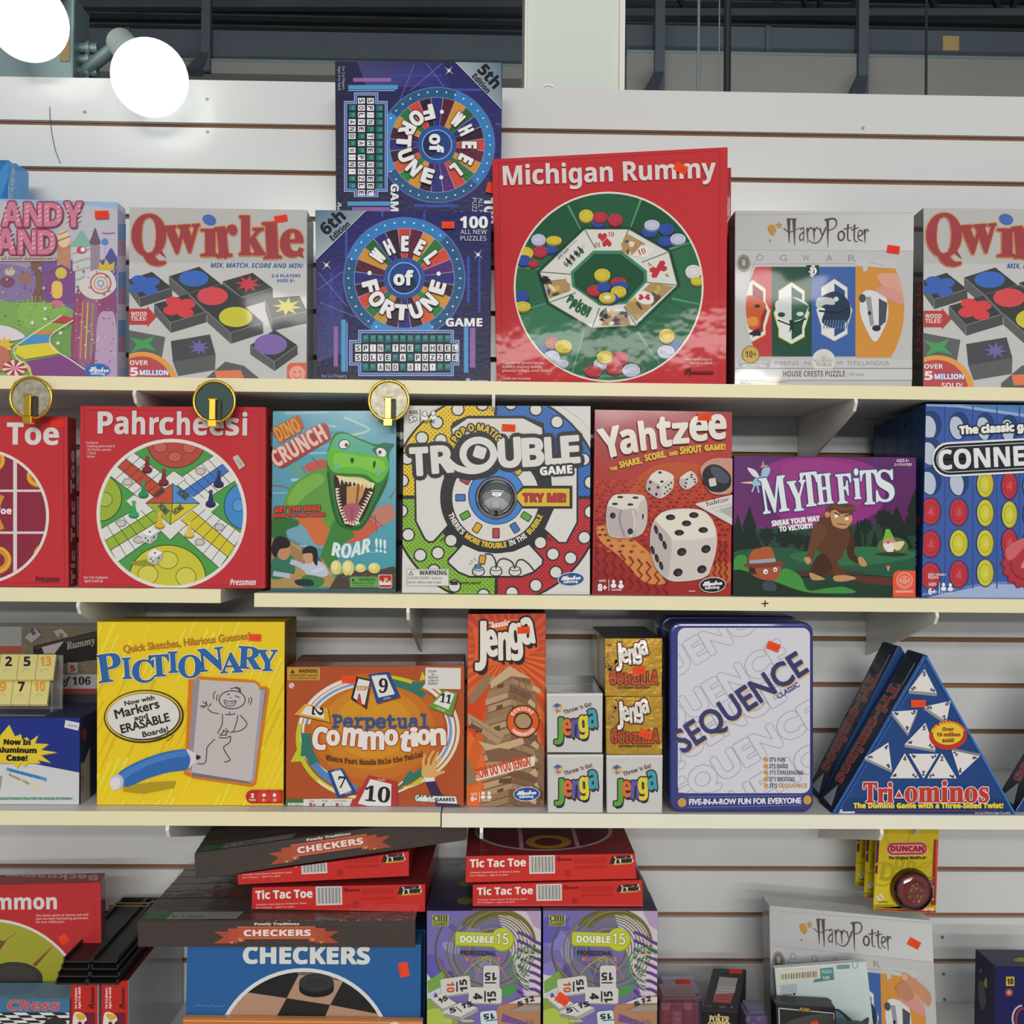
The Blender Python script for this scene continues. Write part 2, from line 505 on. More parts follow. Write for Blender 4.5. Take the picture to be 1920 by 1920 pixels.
class QB:
    """plain-material mesh: several materials by face"""
    def __init__(s): s.v = []; s.f = []; s.m = []; s.mats = []; s.sm = []
    def add(s, v, f, m, smooth=False):
        if m not in s.mats: s.mats.append(m)
        i = len(s.v); s.v += [tuple(p) for p in v]; k = s.mats.index(m)
        for q in f: s.f.append(tuple(i+j for j in q)); s.m.append(k); s.sm.append(smooth)
    def box(s, lo, hi, m):
        x0, y0, z0 = lo; x1, y1, z1 = hi
        s.add([(x0,y0,z0),(x1,y0,z0),(x1,y1,z0),(x0,y1,z0),(x0,y0,z1),(x1,y0,z1),(x1,y1,z1),(x0,y1,z1)],
              [(0,3,2,1),(4,5,6,7),(0,1,5,4),(1,2,6,5),(2,3,7,6),(3,0,4,7)], m)
    def tube(s, a, b, r, m, n=12, r1=None):
        t = MB(); t.tube(a, b, r, '#fff', r1, n); s.add(t.v, t.f, m, True)
    def lathe(s, c, ax, prof, m, n=32):
        t = MB(); t.lathe(c, ax, prof, '#fff', n); s.add(t.v, t.f, m, True)
    def build(s, name, parent=None, org=(0, 0, 0), bevel=0):
        me = bpy.data.meshes.new(name); o = parent_org(parent) if parent else Vector(org)
        me.from_pydata([(x-o.x, y-o.y, z-o.z) for x, y, z in s.v], [], s.f)
        for m in s.mats: me.materials.append(MATS[m])
        me.polygons.foreach_set('material_index', s.m); me.polygons.foreach_set('use_smooth', s.sm)
        ob = bpy.data.objects.new(name, me); COL.objects.link(ob)
        if parent: ob.parent = parent
        else: ob.location = o
        if bevel:
            b = ob.modifiers.new('edge', 'BEVEL'); b.width = bevel; b.segments = 2; b.limit_method = 'ANGLE'; b.angle_limit = R(40)
        return ob

def struct(name, q, **k): return tag(q.build(name, **k), kind='structure')

# slatted wall: melamine slats 76 mm apart over a brown fibre core
GZ = CAM.z+0.648
XJ = at(770, 240, 0).x
q = QB()
for (x0, x1, top) in ((-1.6, XJ-.0001, at(300, 148.5, 0).z), (XJ+.0001, 1.6, at(1430, 173, 0).z)):
    q.box((x0, 0.009, 0.0), (x1, 0.019, top-.001), 'fibre')
    prev = top
    for i in range(31):
        g = GZ-i*0.0762
        q.box((x0, 0.0, g+0.0042), (x1, 0.0089, prev), 'melamine')
        prev = g-0.0042
    if prev > 0.01: q.box((x0, 0.0, 0.0), (x1, 0.0089, prev), 'melamine')
struct('wall_back', q)
# panel screws
for (x, y) in ((388, 186), (389, 247), (1618, 240), (159, 210), (1767, 1757), (1769, 1826), (1771, 1874)):
    m = QB(); p = at(x, y, 0); m.tube((p.x, -.0012, p.z), (p.x, 0.002, p.z), .0026, 'galvanised', 10)
    tag(m.build('screw', org=p), 'small screw head in the white slatted wall', 'screw', 'screws in the slatted wall', 'thing')

q = QB(); P = [at(x, y, -.0012) for x, y in ((93, 200), (94, 225), (98, 255), (104, 283), (113, 306))]
for a, b in zip(P, P[1:]): q.tube(a, b, .0006, 'dark_duct', 6)
tag(q.build('thread', org=P[0]), 'thin grey thread hanging on the slatted wall below the bulbs', 'thread')
q = QB(); c = at(1028, 159, .006)
for k in range(10):
    a, e = math.pi*(1.15-k*.13), math.pi*(1.15-(k+1)*.13); q.tube((c.x+.011*math.cos(a), .006, c.z+.007*math.sin(a)), (c.x+.011*math.cos(e), .006, c.z+.007*math.sin(e)), .0026, 'enamel', 8)
o = q.build('wall_clip', org=c); o.location.z = at(1028, 171, .006).z+.0035; tag(o, 'small white curled clip on the wall top in front of the post', 'clip')
q = QB(); q.box((-10, -15.0, -0.05), (10, 6.3, 0.0), 'concrete'); struct('floor', q)
# post behind the wall
q = QB(); a, b = at(988, 60, .16), at(1161, 60, .16)
q.box((a.x, .16, 0), (b.x, .34, 5.0), 'post')
q.box((b.x, .15, 0), (at(1172, 60, .15).x, .34, 5.0), 'enamel'); q.box((at(984, 60, .15).x, .15, 0), (a.x, .34, 5.0), 'enamel')
struct('column', q)
# dark roof void beyond the partition
YD = 3.4
q = QB()
q.box((-10, 6.2, 0), (10, 6.3, 6.0), 'roof_dark'); struct('wall_far', q)
q = QB()
zc = at(960, 0, YD).z+.55
q.box((-10, .5, zc), (10, 6.3, zc+.05), 'roof_dark')
for i in range(40):
    y = .6+i*.14; q.box((-10, y, zc-.03), (10, y+.06, zc), 'roof_dark')
struct('ceiling', q)
def bar(q, x0, y0, x1, y1, w, Y, m, d=.05):
    a, b = at(x0, y0, Y), at(x1, y1, Y); s = at(960+w, 960, Y).x-at(960, 960, Y).x
    dv = Vector((b.x-a.x, 0, b.z-a.z)).normalized(); nn = Vector((-dv.z, 0, dv.x))*s/2; dy = Vector((0, d, 0))
    v = [a+nn, b+nn, b-nn, a-nn]; v += [p+dy for p in v]
    q.add(v, [(0, 1, 2, 3), (7, 6, 5, 4), (0, 4, 5, 1), (1, 5, 6, 2), (2, 6, 7, 3), (3, 7, 4, 0)], m)
# ducts
def duct(name, label, pts, y0, y1, pale, Y, depth, straps, seams=()):
    x0, x1 = pts; a, b = at(x0, y0, Y), at(x1, y1, Y)
    r = tag(empty(name, ((a.x+b.x)/2, Y, min(a.z, b.z))), label, 'duct')
    q = QB(); q.box((a.x, Y, b.z), (b.x, Y+depth, a.z), 'dark_duct')
    for sx in seams:
        p = at(sx, y0, Y); q.box((p.x-.012, Y-.012, b.z), (p.x+.012, Y, a.z), 'dark_duct')
    q.build('duct_body', r)
    q = QB(); z0 = at(960, pale, Y).z
    q.box((a.x, Y-.03, z0), (b.x, Y+depth*.8, b.z-.012), 'duct_pale'); q.box((a.x, Y-.035, b.z-.012), (b.x, Y-.02, b.z), 'galvanised'); q.build('duct_flange', r)
    for sx in straps:
        q = QB(); p = at(sx, y0, Y-.06); s = .022
        q.box((p.x-s, Y-.06, z0), (p.x+s, Y-.02, zc-.04), 'dark_duct')
        q.add([(p.x-s, Y-.055, z0+.1), (p.x+s, Y-.055, z0+.1), (p.x+s, Y-.02, z0+.1), (p.x-s, Y-.02, z0+.1), (p.x-s*3.6, Y-.12, z0-.02), (p.x-s*.8, Y-.12, z0-.02), (p.x-s*.8, Y-.035, z0-.02), (p.x-s*3.6, Y-.035, z0-.02)], [(0, 1, 2, 3), (7, 6, 5, 4), (0, 4, 5, 1), (1, 5, 6, 2), (2, 6, 7, 3), (3, 7, 4, 0)], 'dark_duct'); q.build('strap', r)
    return r
duct('air_duct', 'long dark grey duct above the wall behind the bulbs', (-1900, 984), 14, 126, 152, YD, .6, (386,), (240,))
duct('air_duct', 'long dark grey duct with a tan patch above the wall, beyond the white post', (1174, 3900), 46, 149, 178, YD-.5, .6, (1238, 1620), (1440,))
q = QB(); p0, p1 = at(1767, 68, YD-.5), at(1797, 96, YD-.5); q.box((p0.x, YD-.507, p1.z), (p1.x, YD-.5, p0.z), 'tape')
o = q.build('tape_patch', org=p0); o.location = p0; o.parent = [x for x in COL.objects if x.name.startswith('air_duct')][1]; o.location = Vector(p0)-o.parent.location
# open-web joists under the roof deck
def joist(label, Y, yt, yb, x0, x1, diag):
    r = tag(empty('roof_joist', at((x0+x1)/2, yb, Y)), label, 'joist')
    for yy in (yt, yb):
        q = QB(); bar(q, x0, yy, x1, yy, 14, Y, 'roof_dark'); q.build('chord', r)
    for (a, c) in diag:
        q = QB(); bar(q, a, yt, c, yb, 9, Y+.01, 'black_pipe', .03); q.build('web_bar', r)
joist('dark steel roof joist with slanted bars beyond the white post', 3.6, -70, 22, 1150, 2250, [(1240, 1290), (1400, 1340), (1480, 1450), (1480, 1520), (1540, 1540), (1650, 1590), (1720, 1760), (1830, 1880), (1920, 1900)])
joist('dark steel roof joist above the duct near the bulbs', 4.2, -80, 6, -300, 984, [(200, 260), (420, 380), (560, 620), (760, 700), (860, 930)])
def rod(name, label, x, y0, y1, Y, r, m):
    q = QB(); a, b = at(x, y0, Y), at(x+.004*(y1-y0), y1, Y); q.tube((a.x, Y, zc), (b.x, Y, b.z-.5), r, m, 10)
    tag(q.build(name, org=a), label, 'rod')
rod('hanging_rod', 'thin grey chain-like rod hanging beside the thick black pipe', 1309, 0, 170, 1.6, .005, 'galvanised')
rod('hanging_rod', 'very thin pale rod hanging just beside the thick black pipe', 1348, 0, 150, 1.9, .003, 'galvanised')
rod('black_pipe', 'thick black vertical pipe beyond the white post', 1363, 0, 170, 1.3, .011, 'black_pipe')
rod('hanging_rod', 'thin dark rod hanging in front of the duct with the tan patch', 1736, 0, 175, 1.4, .004, 'black_pipe')

# shelves: boards with a pale front edge on knife brackets
YS = -0.262
def shelf(label, x0, x1, ya, yb, th=.0185, edge='shelf_edge', xref=(0, 1920)):
    """front top edge passes through photo heights ya at xref[0] and yb at xref[1]"""
    a, b = at(xref[0], ya, YS), at(xref[1], yb, YS); sl = 0.0; a.z = b.z = (a.z+b.z)/2
    xa, xb = at(x0, ya, YS).x, at(x1, yb, YS).x
    za, zb = a.z+(xa-a.x)*sl, a.z+(xb-a.x)*sl
    r = tag(empty('shelf', ((xa+xb)/2, YS/2, (za+zb)/2-th)), label, 'shelf', 'long shelf boards')
    q = QB(); v = [(xa, YS+.0008, za-th), (xb, YS+.0008, zb-th), (xb, -.001, zb-th), (xa, -.001, za-th), (xa, YS+.0008, za), (xb, YS+.0008, zb), (xb, -.001, zb), (xa, -.001, za)]
    F6 = [(0,3,2,1),(4,5,6,7),(0,1,5,4),(1,2,6,5),(2,3,7,6),(3,0,4,7)]
    q.add(v, F6, 'shelf_top'); q.build('board', r)
    q = QB(); v = [(x, (YS-.0006 if k in (0, 1, 4, 5) else YS+.0008), z) for k, (x, y, z) in enumerate(v)]
    q.add(v, F6, edge); q.build('edge_band', r)
    return lambda px: za+(at(px, 900, -.2).x-xa)*sl
S1 = shelf('highest shelf board, cream edge, carrying the colour wheel boxes', -330, 2250, 708.5, 722.5, .0185)
S2L = shelf('short end of the middle shelf under the red boxes, gap beside it', -330, 414, 1108.5, 1110.5, .019)
S2R = shelf('middle shelf board, cream edge, with a small ink cross on it', 477, 2250, 1112.5, 1123.5, .019, xref=(477, 1920))
S3L = shelf('lower shelf board, cream edge, under the yellow box', -330, 826, 1524, 1524, .0195)
S3R = shelf('lower shelf board, whiter edge, under the blue tin', 828.5, 2250, 1523, 1531, .0195, edge='shelf_edge_pale', xref=(828, 1920))
S4 = shelf('bottom shelf board below the stacked boxes', -330, 2250, 2045, 2048, .0195)
# ink cross on the middle shelf edge
q = QB()
for d in ((1428, 1132, 1441, 1131), (1435, 1126, 1434, 1138)): bar(q, *d, 2.2, YS-.0012, 'black_pipe', .0005)
tag(q.build('ink_cross', org=at(1434, 1132, YS)), 'small black ink cross drawn on the cream shelf edge', 'mark')
def bracket(label, x, zt, drop=.095):
    X = at(x, 900, YS).x; q = QB(); t = .0022
    prof = [(-.0005, zt), (YS-.004, zt), (YS-.006, zt-.006), (YS+.002, zt-.017), (-.0005, zt-drop)]
    v = [(X-t, y, z) for y, z in prof]+[(X+t, y, z) for y, z in prof]; n = len(prof)
    q.add(v, [tuple(range(n)), tuple(range(2*n-1, n-1, -1))]+[(i, i+n, (i+1) % n+n, (i+1) % n) for i in range(n)], 'enamel')
    tag(q.build('shelf_bracket', org=(X, 0, zt)), label, 'bracket', 'knife brackets under the shelves')
t = .0188
bracket('white bracket under the highest shelf, above the large board with a clear dome', 924, S1(924)-t)
bracket('white bracket under the highest shelf, above the purple box', 1602, S1(1602)-t)
bracket('white bracket under the highest shelf, behind the hook with dark green disc', 252, S1(252)-t)
bracket('white bracket under the short middle shelf end, above the yellow box', 152, S2L(152)-t)
bracket('white bracket under the middle shelf, before the orange block tower box', 768, S2R(768)-t)
bracket('white bracket under the middle shelf, above the triangular boxes', 1756, S2R(1756)-t)
bracket('white bracket under the lower shelf, above the tilted dark box', 324, S3L(324)-t)
bracket('white bracket under the lower shelf, above the two red boxes on the number tile boxes', 909, S3R(909)-t)
bracket('white bracket under the lower shelf, beside the hanging yellow cards', 1655, S3R(1655)-t)

# ---------------------------------------------------------------- globe bulbs on the wall top
mat('bulb_glow', (255, 255, 255), rough=0.3, emit=((0.98, 1.0, 0.95), 2.1))
def bulb(label, x, y, rpx, Y, sock, lit):
    c = at(x, y, Y); r = rpx/FPX*(Y-CAM.y)*1.0
    root = tag(empty('globe_bulb', c), label, 'light bulb', 'round bulbs above the wall')
    q = QB(); d = (Vector(sock)-c).normalized()
    prof = [(0.0001, -r)]
    for k in range(1, 22):
        t = math.pi*k/24; prof.append((r*math.sin(t), -r*math.cos(t)))
    prof += [(.021, r*.98), (.0155, r*1.12)]
    q.lathe(c, d, prof, 'bulb_glow', 40); q.build('globe', root)
    q = QB(); q.lathe(c, d, [(.0001, r*1.05), (.0145, r*1.05), (.0145, r*1.34), (.0001, r*1.34)], 'galvanised', 20); q.build('screw_cap', root)
    return c, d, r
zt = at(300, 148.5, 0).z
b2 = bulb('lit white globe bulb beside the metal junction box, wholly in view', 281, 146, 69.5, -.075, at(215, 66, .03), 1.6)
b1 = bulb('lit white globe bulb cut off at the picture corner, in front of the junction box', 53, 40, 71, -.075, at(110, -60, .03), 1.6)
jx0, jx1 = at(30, 60, .09), at(168, 145, .09)
root = tag(empty('lamp_junction_box', (jx0.x+.05, .07, zt)), 'grey metal junction box with lamp socket arms on top of the wall', 'junction box')
q = QB(); q.box((jx0.x, .022, zt-.12), (jx1.x, .09, at(60, 27, .09).z), 'galvanised'); q.build('metal_box', root, bevel=.004)
q = QB(); p = at(112, 92, .02); q.box((p.x, .0205, p.z-.02), (p.x+.016, .022, p.z+.02), 'tape'); q.build('rating_label', root)
for (c, d, r) in (b2, b1):
    q = QB(); e = c+d*(r*1.3); f = e+d*.06+Vector((0, .02, 0))
    q.tube(c+d*r*1.345, e+d*.035, .0215, 'porcelain', 20); q.tube(e+d*.035, e+d*.075, .0235, 'porcelain', 20)
    q.tube(e+d*.075, Vector(((jx1.x if c.x > jx1.x else e.x-.02), .055, e.z+.012)), .011, 'galvanised', 12); q.build('socket_arm', root)
q = QB()
for k in range(4):
    z = zt+.012+k*.02; q.tube((jx1.x, .05, z), (jx1.x+.03, .05, z), .009, 'galvanised', 10)
    q.tube((jx1.x+.012, .05, z), (jx1.x+.018, .05, z), .013, 'galvanised', 6)
q.build('cable_gland', root)
# ---------------------------------------------------------------- top shelf
C1 = 'board game box'; G1 = 'game boxes on the highest shelf'
# blue boxes standing behind the candy box
for k, (x0, x1, dy) in enumerate(((-120, 17, -.140), (-110, 31, -.096))):
    b = Box('game_box', ['tall bright blue box peeking out above the candy land box, front of the pair', 'tall bright blue box behind its blue twin, above the candy land box'][k], C1,
            [(x0, 296+k*5), (x1, 300+k*6), (x1, 703), (x0, 700)], dy, .042, S1(0)+.0003, front='#2a6aa8', side='#3b86c8', right='#4a97da', group='tall blue boxes', m='film')
    if k == 0:
        b.A.poly([(0, 320), (17, 300), (17, 330), (0, 375)], '#3f84bf')
        r = b.face('right'); r.part('side_print'); r.T('CIRCLE', 24, 372, 60, 8, '#cfe6f6', 86, 'sc'); r.build(b.root, 'film')
    b.done()

# candy land
b = Box('game_box', 'pale pink candy land game box with striped candy cane lettering and a colored path', C1, [(-104, 369), (220.5, 378.7), (220, 706), (-104, 703)], -.19, .033, S1(110)+.0003,
        front='#b9b2c6', side='#a9c2da', right='#b4bcd2', group=G1, m='film')
A = b.A.fr(0, 280, 360, 1503)
A.rect(-450, 370, 940, 640, '#b7b5bf').poly([(-450, 370), (930, 400), (930, 470), (640, 430), (300, 440), (0, 400), (-450, 400)], '#8fb0d4')
A.rect(-450, 860, 935, 1120, '#9c8fae').poly([(300, 870), (935, 870), (935, 1400), (300, 1400)], '#6f5d96')
A.blob([(-450, 1150), (-100, 1120), (250, 1160), (500, 1220), (700, 1330), (935, 1300), (935, 1800), (-450, 1800)], '#7fa35c')
A.blob([(180, 1200), (480, 1210), (500, 1300), (300, 1420), (150, 1340)], '#86ad5a').blob([(430, 1400), (600, 1360), (700, 1640), (520, 1700), (420, 1560)], '#6f9a56')
# castle towers
for (x, w, y0, y1, c, rc) in ((500, 52, 740, 1100, '#b58a62', '#c9a583'), (640, 70, 760, 1130, '#b7c6c2', '#7fae9c'), (745, 36, 740, 1000, '#8d8797', '#6c5a66'), (870, 60, 900, 1150, '#5d5f9b', '#55558f')):
    A.rect(x-w, y0, x+w, y1, c); A.blob([(x-w*1.15, y0), (x-w*.6, y0-70), (x, y0-125), (x+w*.6, y0-70), (x+w*1.15, y0)], rc)
    for j in range(4): A.line([(x-w, y0+60+j*70), (x+w, y0+20+j*70)], 16, mixc(c, '#c06a86', .55))
A.ell(500, 700, 50, 70, '#d8c3a2').line([(450, 720), (550, 680)], 14, '#a8825d').line([(460, 670), (530, 640)], 12, '#a8825d')
A.ell(640, 790, 40, 30, '#b8476e').ell(650, 785, 18, 18, '#e6dfe6').ell(822, 725, 28, 28, '#4f86bd').line([(822, 750), (822, 900)], 5, '#b7a6c8')
A.line([(800, 655), (840, 660), (900, 655)], 9, '#a85564')
# candy house and doorway
A.poly([(350, 960), (480, 900), (590, 960), (590, 1200), (350, 1200)], '#7c4f86').rrect(405, 1030, 490, 1170, 40, '#e3b85e').ell(448, 1210, 50, 30, '#c66f86')
A.poly([(240, 880), (330, 870), (340, 1190), (260, 1200)], '#7a5a50').poly([(-450, 880), (60, 900), (60, 1130), (-450, 1150)], '#7fa79c')
for x in range(70, 330, 40): A.rect(x, 1150, x+14, 1200, '#8d7a74')
A.blob([(-60, 930), (60, 900), (200, 930), (280, 1000), (250, 1150), (120, 1190), (-60, 1150)], '#86749c').ell(60, 1040, 60, 45, '#7a4f66').ell(200, 1010, 55, 50, '#93706e').ell(80, 960, 40, 30, '#c2b49a')
# gumdrop hills in place of figures
A.blob([(560, 1640), (600, 1120), (700, 1040), (860, 1050), (905, 1180), (900, 1700), (740, 1720)], '#8a4f74').blob([(610, 1640), (650, 1200), (720, 1150), (770, 1300), (700, 1700)], '#96637f')
A.blob([(620, 1080), (700, 960), (860, 950), (910, 1080), (800, 1170), (690, 1160)], '#cdc6c4').blob([(740, 1700), (770, 1320), (850, 1270), (905, 1330), (915, 1775), (720, 1775)], '#b39ab8')
A.poly([(770, 950), (780, 880), (810, 910), (835, 860), (860, 905), (900, 880), (890, 950)], '#c4b048').ell(480, 970, 45, 45, '#cdb94f')
for k, c in enumerate(('#c0515e', '#cc8a4a', '#c9b94f', '#7fa35c')): A.line([(610+k*40, 1180+k*10), (590+k*40, 1640)], 10, c)
for j in range(3): A.ring(790, 1050, 85-j*28, 85-j*28, 12, ('#b4606e', '#c9a060', '#7f9ec4')[j], n=24)
for j in range(60): A.ell(random.uniform(590, 900), random.uniform(1180, 1690), random.uniform(5, 11), random.uniform(4, 8), random.choice(('#c9a2b4', '#a8607c', '#d8c49a', '#7a5a8a', '#b98aa4')))
for j in range(50): A.ell(random.uniform(0, 560), random.uniform(1180, 1420), random.uniform(5, 14), random.uniform(3, 7), random.choice(('#93b46a', '#6f9650', '#a4c07c')))
for j in range(40): A.ell(random.uniform(-60, 900), random.uniform(890, 1150), random.uniform(5, 16), random.uniform(5, 14), random.choice(('#8f7aa0', '#b08aa0', '#7a6a98', '#c0a0a8')))
# path
A.poly([(400, 1350), (490, 1300), (590, 1330), (560, 1370)], '#b2464f').poly([(270, 1430), (400, 1360), (560, 1372), (430, 1440)], '#8aa84e').poly([(215, 1480), (275, 1425), (440, 1420), (400, 1450)], '#c98343')
A.poly([(140, 1530), (215, 1455), (400, 1450), (400, 1515), (270, 1535)], '#4d8ec2').poly([(120, 1600), (140, 1540), (400, 1515), (480, 1600), (200, 1645)], '#d6c63c').poly([(215, 1660), (480, 1612), (560, 1630), (720, 1775), (250, 1775)], '#7f4a80')
A.line([(490, 1300), (400, 1360), (215, 1480), (120, 1560), (140, 1640), (230, 1700), (250, 1775)], 9, '#d8d3c6', 5).line([(580, 1340), (480, 1400), (400, 1470), (420, 1560), (560, 1650), (690, 1740)], 9, '#d8d3c6', 5)
for (x, y) in ((360, 1330), (460, 1520), (480, 1440), (260, 1360), (360, 1250)): A.star(x, y, 22, 9, 6, '#d9dfd2')
A.blob([(-200, 1420), (30, 1380), (200, 1460), (120, 1500), (-60, 1500), (-200, 1520)], '#d4cdd4').star(40, 1540, 80, 45, 9, '#d8b24a').ell(0, 1640, 90, 100, '#b9705e').ell(-120, 1640, 110, 130, '#c48a9a')
A.ell(120, 1715, 95, 62, '#d6d0cb')
for k in range(8): A.poly([(120, 1715)]+[(120+95*math.sin(R(k*45+d)), 1715-62*math.cos(R(k*45+d))) for d in (0, 12, 24)], '#b03a48')
A.line([(190, 1660), (260, 1775)], 12, '#c9c05a')
A.rect(-450, 838, 440, 880, '#b9a6a4').T('The Classic Game of Sweet Adventures!', -330, 868, 760, 26, '#6f5560', -.4, 'b')
A.ell(768, 1730, 98, 52, '#3b76bb').ell(768, 1730, 88, 44, '#2f67ad').T('Hasbro', 705, 1738, 150, 40, '#dfe6ee', -3, 'sc', 2).T('Gaming', 715, 1765, 110, 26, '#dfe6ee', -3, 'b')
A.part('title_lettering')
OL = [(13, '#a34a68'), (4, '#c98ba0')]
for (ch, x, y, w, h) in (('C', -190, 600, 170, 180), ('A', 25, 605, 150, 185), ('N', 200, 605, 140, 180), ('D', 355, 605, 135, 178), ('Y', 515, 610, 135, 190), ('L', -230, 822, 150, 190), ('A', -20, 822, 150, 190), ('N', 155, 824, 140, 185), ('D', 310, 824, 130, 180)):
    A.TL([(ch, x, y, w, h, 0)], '#c4788e', 'b', 5, [(16, '#8f3f5c')])
    for j in range(4): A.line([(x+w*.08, y-h*(.2+j*.2)), (x+w*.24, y-h*(.28+j*.2))], 9, '#e0b8c2').line([(x+w*.76, y-h*(.2+j*.2)), (x+w*.92, y-h*(.28+j*.2))], 9, '#e0b8c2')
A.part('cover_print')
sticker(A, 752, 488, 858, 548, 2, '#e23c2c')
r = b.face('right'); r.part('side_print')
for k in range(9): r.rect(222, 420+k*30, 236, 450+k*30, ('#7f9ecb', '#c08ca8', '#d8c8d2')[k % 3])
r.build(b.root, 'film')
b.done()

def qwirkle(b, label_tag=True):
    A = b.A.fr(230, 370, 370)
    K, S_, E_ = '#3d3f40', '#5c5e5f', '#8b8d8c'
    def tile(L, T, Rr, B, dh, edge=True):
        d = lambda p: (p[0]+4, p[1]+dh)
        A.poly([L, B, d(B), d(L)], S_).poly([B, Rr, d(Rr), d(B)], '#4c4e4f').poly([L, T, Rr, B], K)
        if edge: A.line([L, B, Rr], 6, E_).line([B, d(B)], 5, E_)
    def clover(x, y, r, c):
        for dx, dy in ((-.35, -.42), (.5, -.25), (-.5, .3), (.38, .5)): A.ell(x+dx*r, y+dy*r*.75, r*.5, r*.3, c)
        A.ell(x, y, r*.42, r*.3, c)
    A.rect(40, 80, 1810, 640, '#b2b1ae').rect(40, 640, 1810, 1900, '#bdbcba')
    tile((40, 805), (285, 725), (480, 880), (165, 980), 90); clover(212, 850, 150, '#3f62b0')
    tile((450, 770), (745, 675), (960, 845), (640, 935), 110); A.ell(692, 790, 143, 78, '#3d68b6')
    tile((970, 820), (1265, 735), (1460, 885), (1155, 975), 105); A.star(1220, 845, 130, 58, 8, '#c2434b', 10, .68)
    tile((305, 1040), (640, 940), (815, 1115), (465, 1220), 100); clover(553, 1065, 158, '#cf4448')
    tile((640, 935), (960, 845), (1200, 1010), (815, 1115), 30, False); A.line([(640, 935), (815, 1115)], 6, E_); A.ell(875, 962, 150, 88, '#cc4c52')
    tile((1385, 985), (1720, 960), (1795, 1110), (1450, 1185), 115); A.star(1600, 1065, 150, 62, 8, '#c3bd39', 8, .62)
    tile((820, 1112), (1130, 1010), (1365, 1220), (1050, 1320), 105); A.ell(1100, 1165, 162, 98, '#c3bd3c')
    tile((1240, 1440), (1480, 1290), (1700, 1440), (1475, 1600), 90); A.ell(1440, 1432, 160, 100, '#7d66a4')
    A.poly([(40, 1290), (415, 1360), (380, 1570), (40, 1640)], '#5f6161').star(200, 1430, 180, 60, 4, '#4a9a5a', 40, .6)
    A.poly([(470, 1400), (850, 1335), (905, 1530), (490, 1600)], '#4a4b4f').poly([(490, 1600), (905, 1530), (900, 1680), (540, 1740)], S_).star(745, 1460, 110, 45, 8, '#7465a5', 5, .75)
    A.poly([(800, 1770), (1000, 1600), (1180, 1640), (1340, 1770), (1300, 1900), (800, 1900)], S_).poly([(895, 1690), (1150, 1680), (1190, 1780), (920, 1790)], '#d77b52')
    A.T('MIX, MATCH, SCORE AND WIN!', 855, 684, 902, 44, '#33559b', -.3, 'bi').T('2-4 PLAYERS', 1450, 780, 280, 30, '#36609f', 0, 'b').T('AGES 6+', 1500, 826, 178, 30, '#36609f', 0, 'b')
    A.poly([(40, 1085), (240, 1085), (240, 1060), (330, 1165), (240, 1262), (240, 1240), (40, 1240)], '#b3413f').T('WOOD', 82, 1155, 155, 40, '#e6dcd8', 0, 'b').T('TILES!', 82, 1200, 150, 38, '#e6dcd8', 0, 'b')
    A.ell(190, 1850, 355, 345, '#d99a4a').ell(185, 1860, 305, 312, '#b84d50').T('OVER', 72, 1632, 176, 44, '#f0e6e2', 0, 'b').T('5', 78, 1736, 72, 78, '#f0e6e2', 0, 'b', 3).T('MILLION', 170, 1730, 275, 46, '#f0f0f4', 0, 'b', 2, ol=[(6, '#3f66b5')]).T('SOLD!', 235, 1812, 200, 46, '#f0e6e2', 0, 'b')
    A.rrect(1600, 1612, 1850, 1900, 50, '#d8654a').ell(1700, 1715, 78, 75, '#e9a08c').ell(1672, 1700, 12, 12, '#d8654a').ell(1728, 1700, 12, 12, '#d8654a').ring(1700, 1715, 50, 50, 10, '#d8654a', 110, 250, 12)
    A.part('title_lettering')
    A.TL([('Q', 98, 565, 320, 385, 0), ('w', 425, 545, 340, 375, 4), ('I', 765, 572, 180, 255, 0), ('r', 925, 588, 210, 420, 6), ('k', 1140, 562, 250, 375, 0), ('l', 1378, 598, 165, 345, 3), ('e', 1540, 572, 215, 360, 0)], '#993f45', 's', 9, [(17, '#c8884a')])
    A.poly([(300, 500), (430, 600), (360, 480)], '#993f45').poly([(1680, 560), (1768, 595), (1725, 480)], '#993f45').poly([(970, 560), (1000, 612), (1030, 560)], '#993f45')
    A.ell(845, 222, 68, 50, '#4a66ac', -20)
    A.part('cover_print')
b = Box('game_box', 'grey-white tile game box with fat red lettering, black wooden tiles pictured, near the candy box', C1, [(242, 388), (576, 393), (575, 712), (241.5, 710)], -.185, .055, S1(400)+.0003,
        lean=4, front='#b5b4b1', side='#c4c8ca', top='#d5d8d6', group=G1, m='film')
qwirkle(b); sticker(b.A, 1478, 178, 1605, 245, 9, '#ea3a2c'); b.done()
b = Box('game_box', 'pale tile game box with fat red lettering at the picture edge, beside the crest puzzle', C1, [(1731, 389), (2071, 394), (2071, 722), (1731, 721)], -.2, .055, S1(1900)+.0003,
        lean=3, front='#c6c5c4', side='#4a4640', top='#dadad8', group=G1, m='film')
b.A.post = lambda x, y: (1730+(x-241.6)*1.03, 486.5+(y-485.5)*1.03)
qwirkle(b)
r = b.face('left'); r.part('side_print'); r.T('Qwirkle', 1727, 660, 130, 9, '#b4413f', 90, 's'); r.build(b.root, 'film')
b.done()

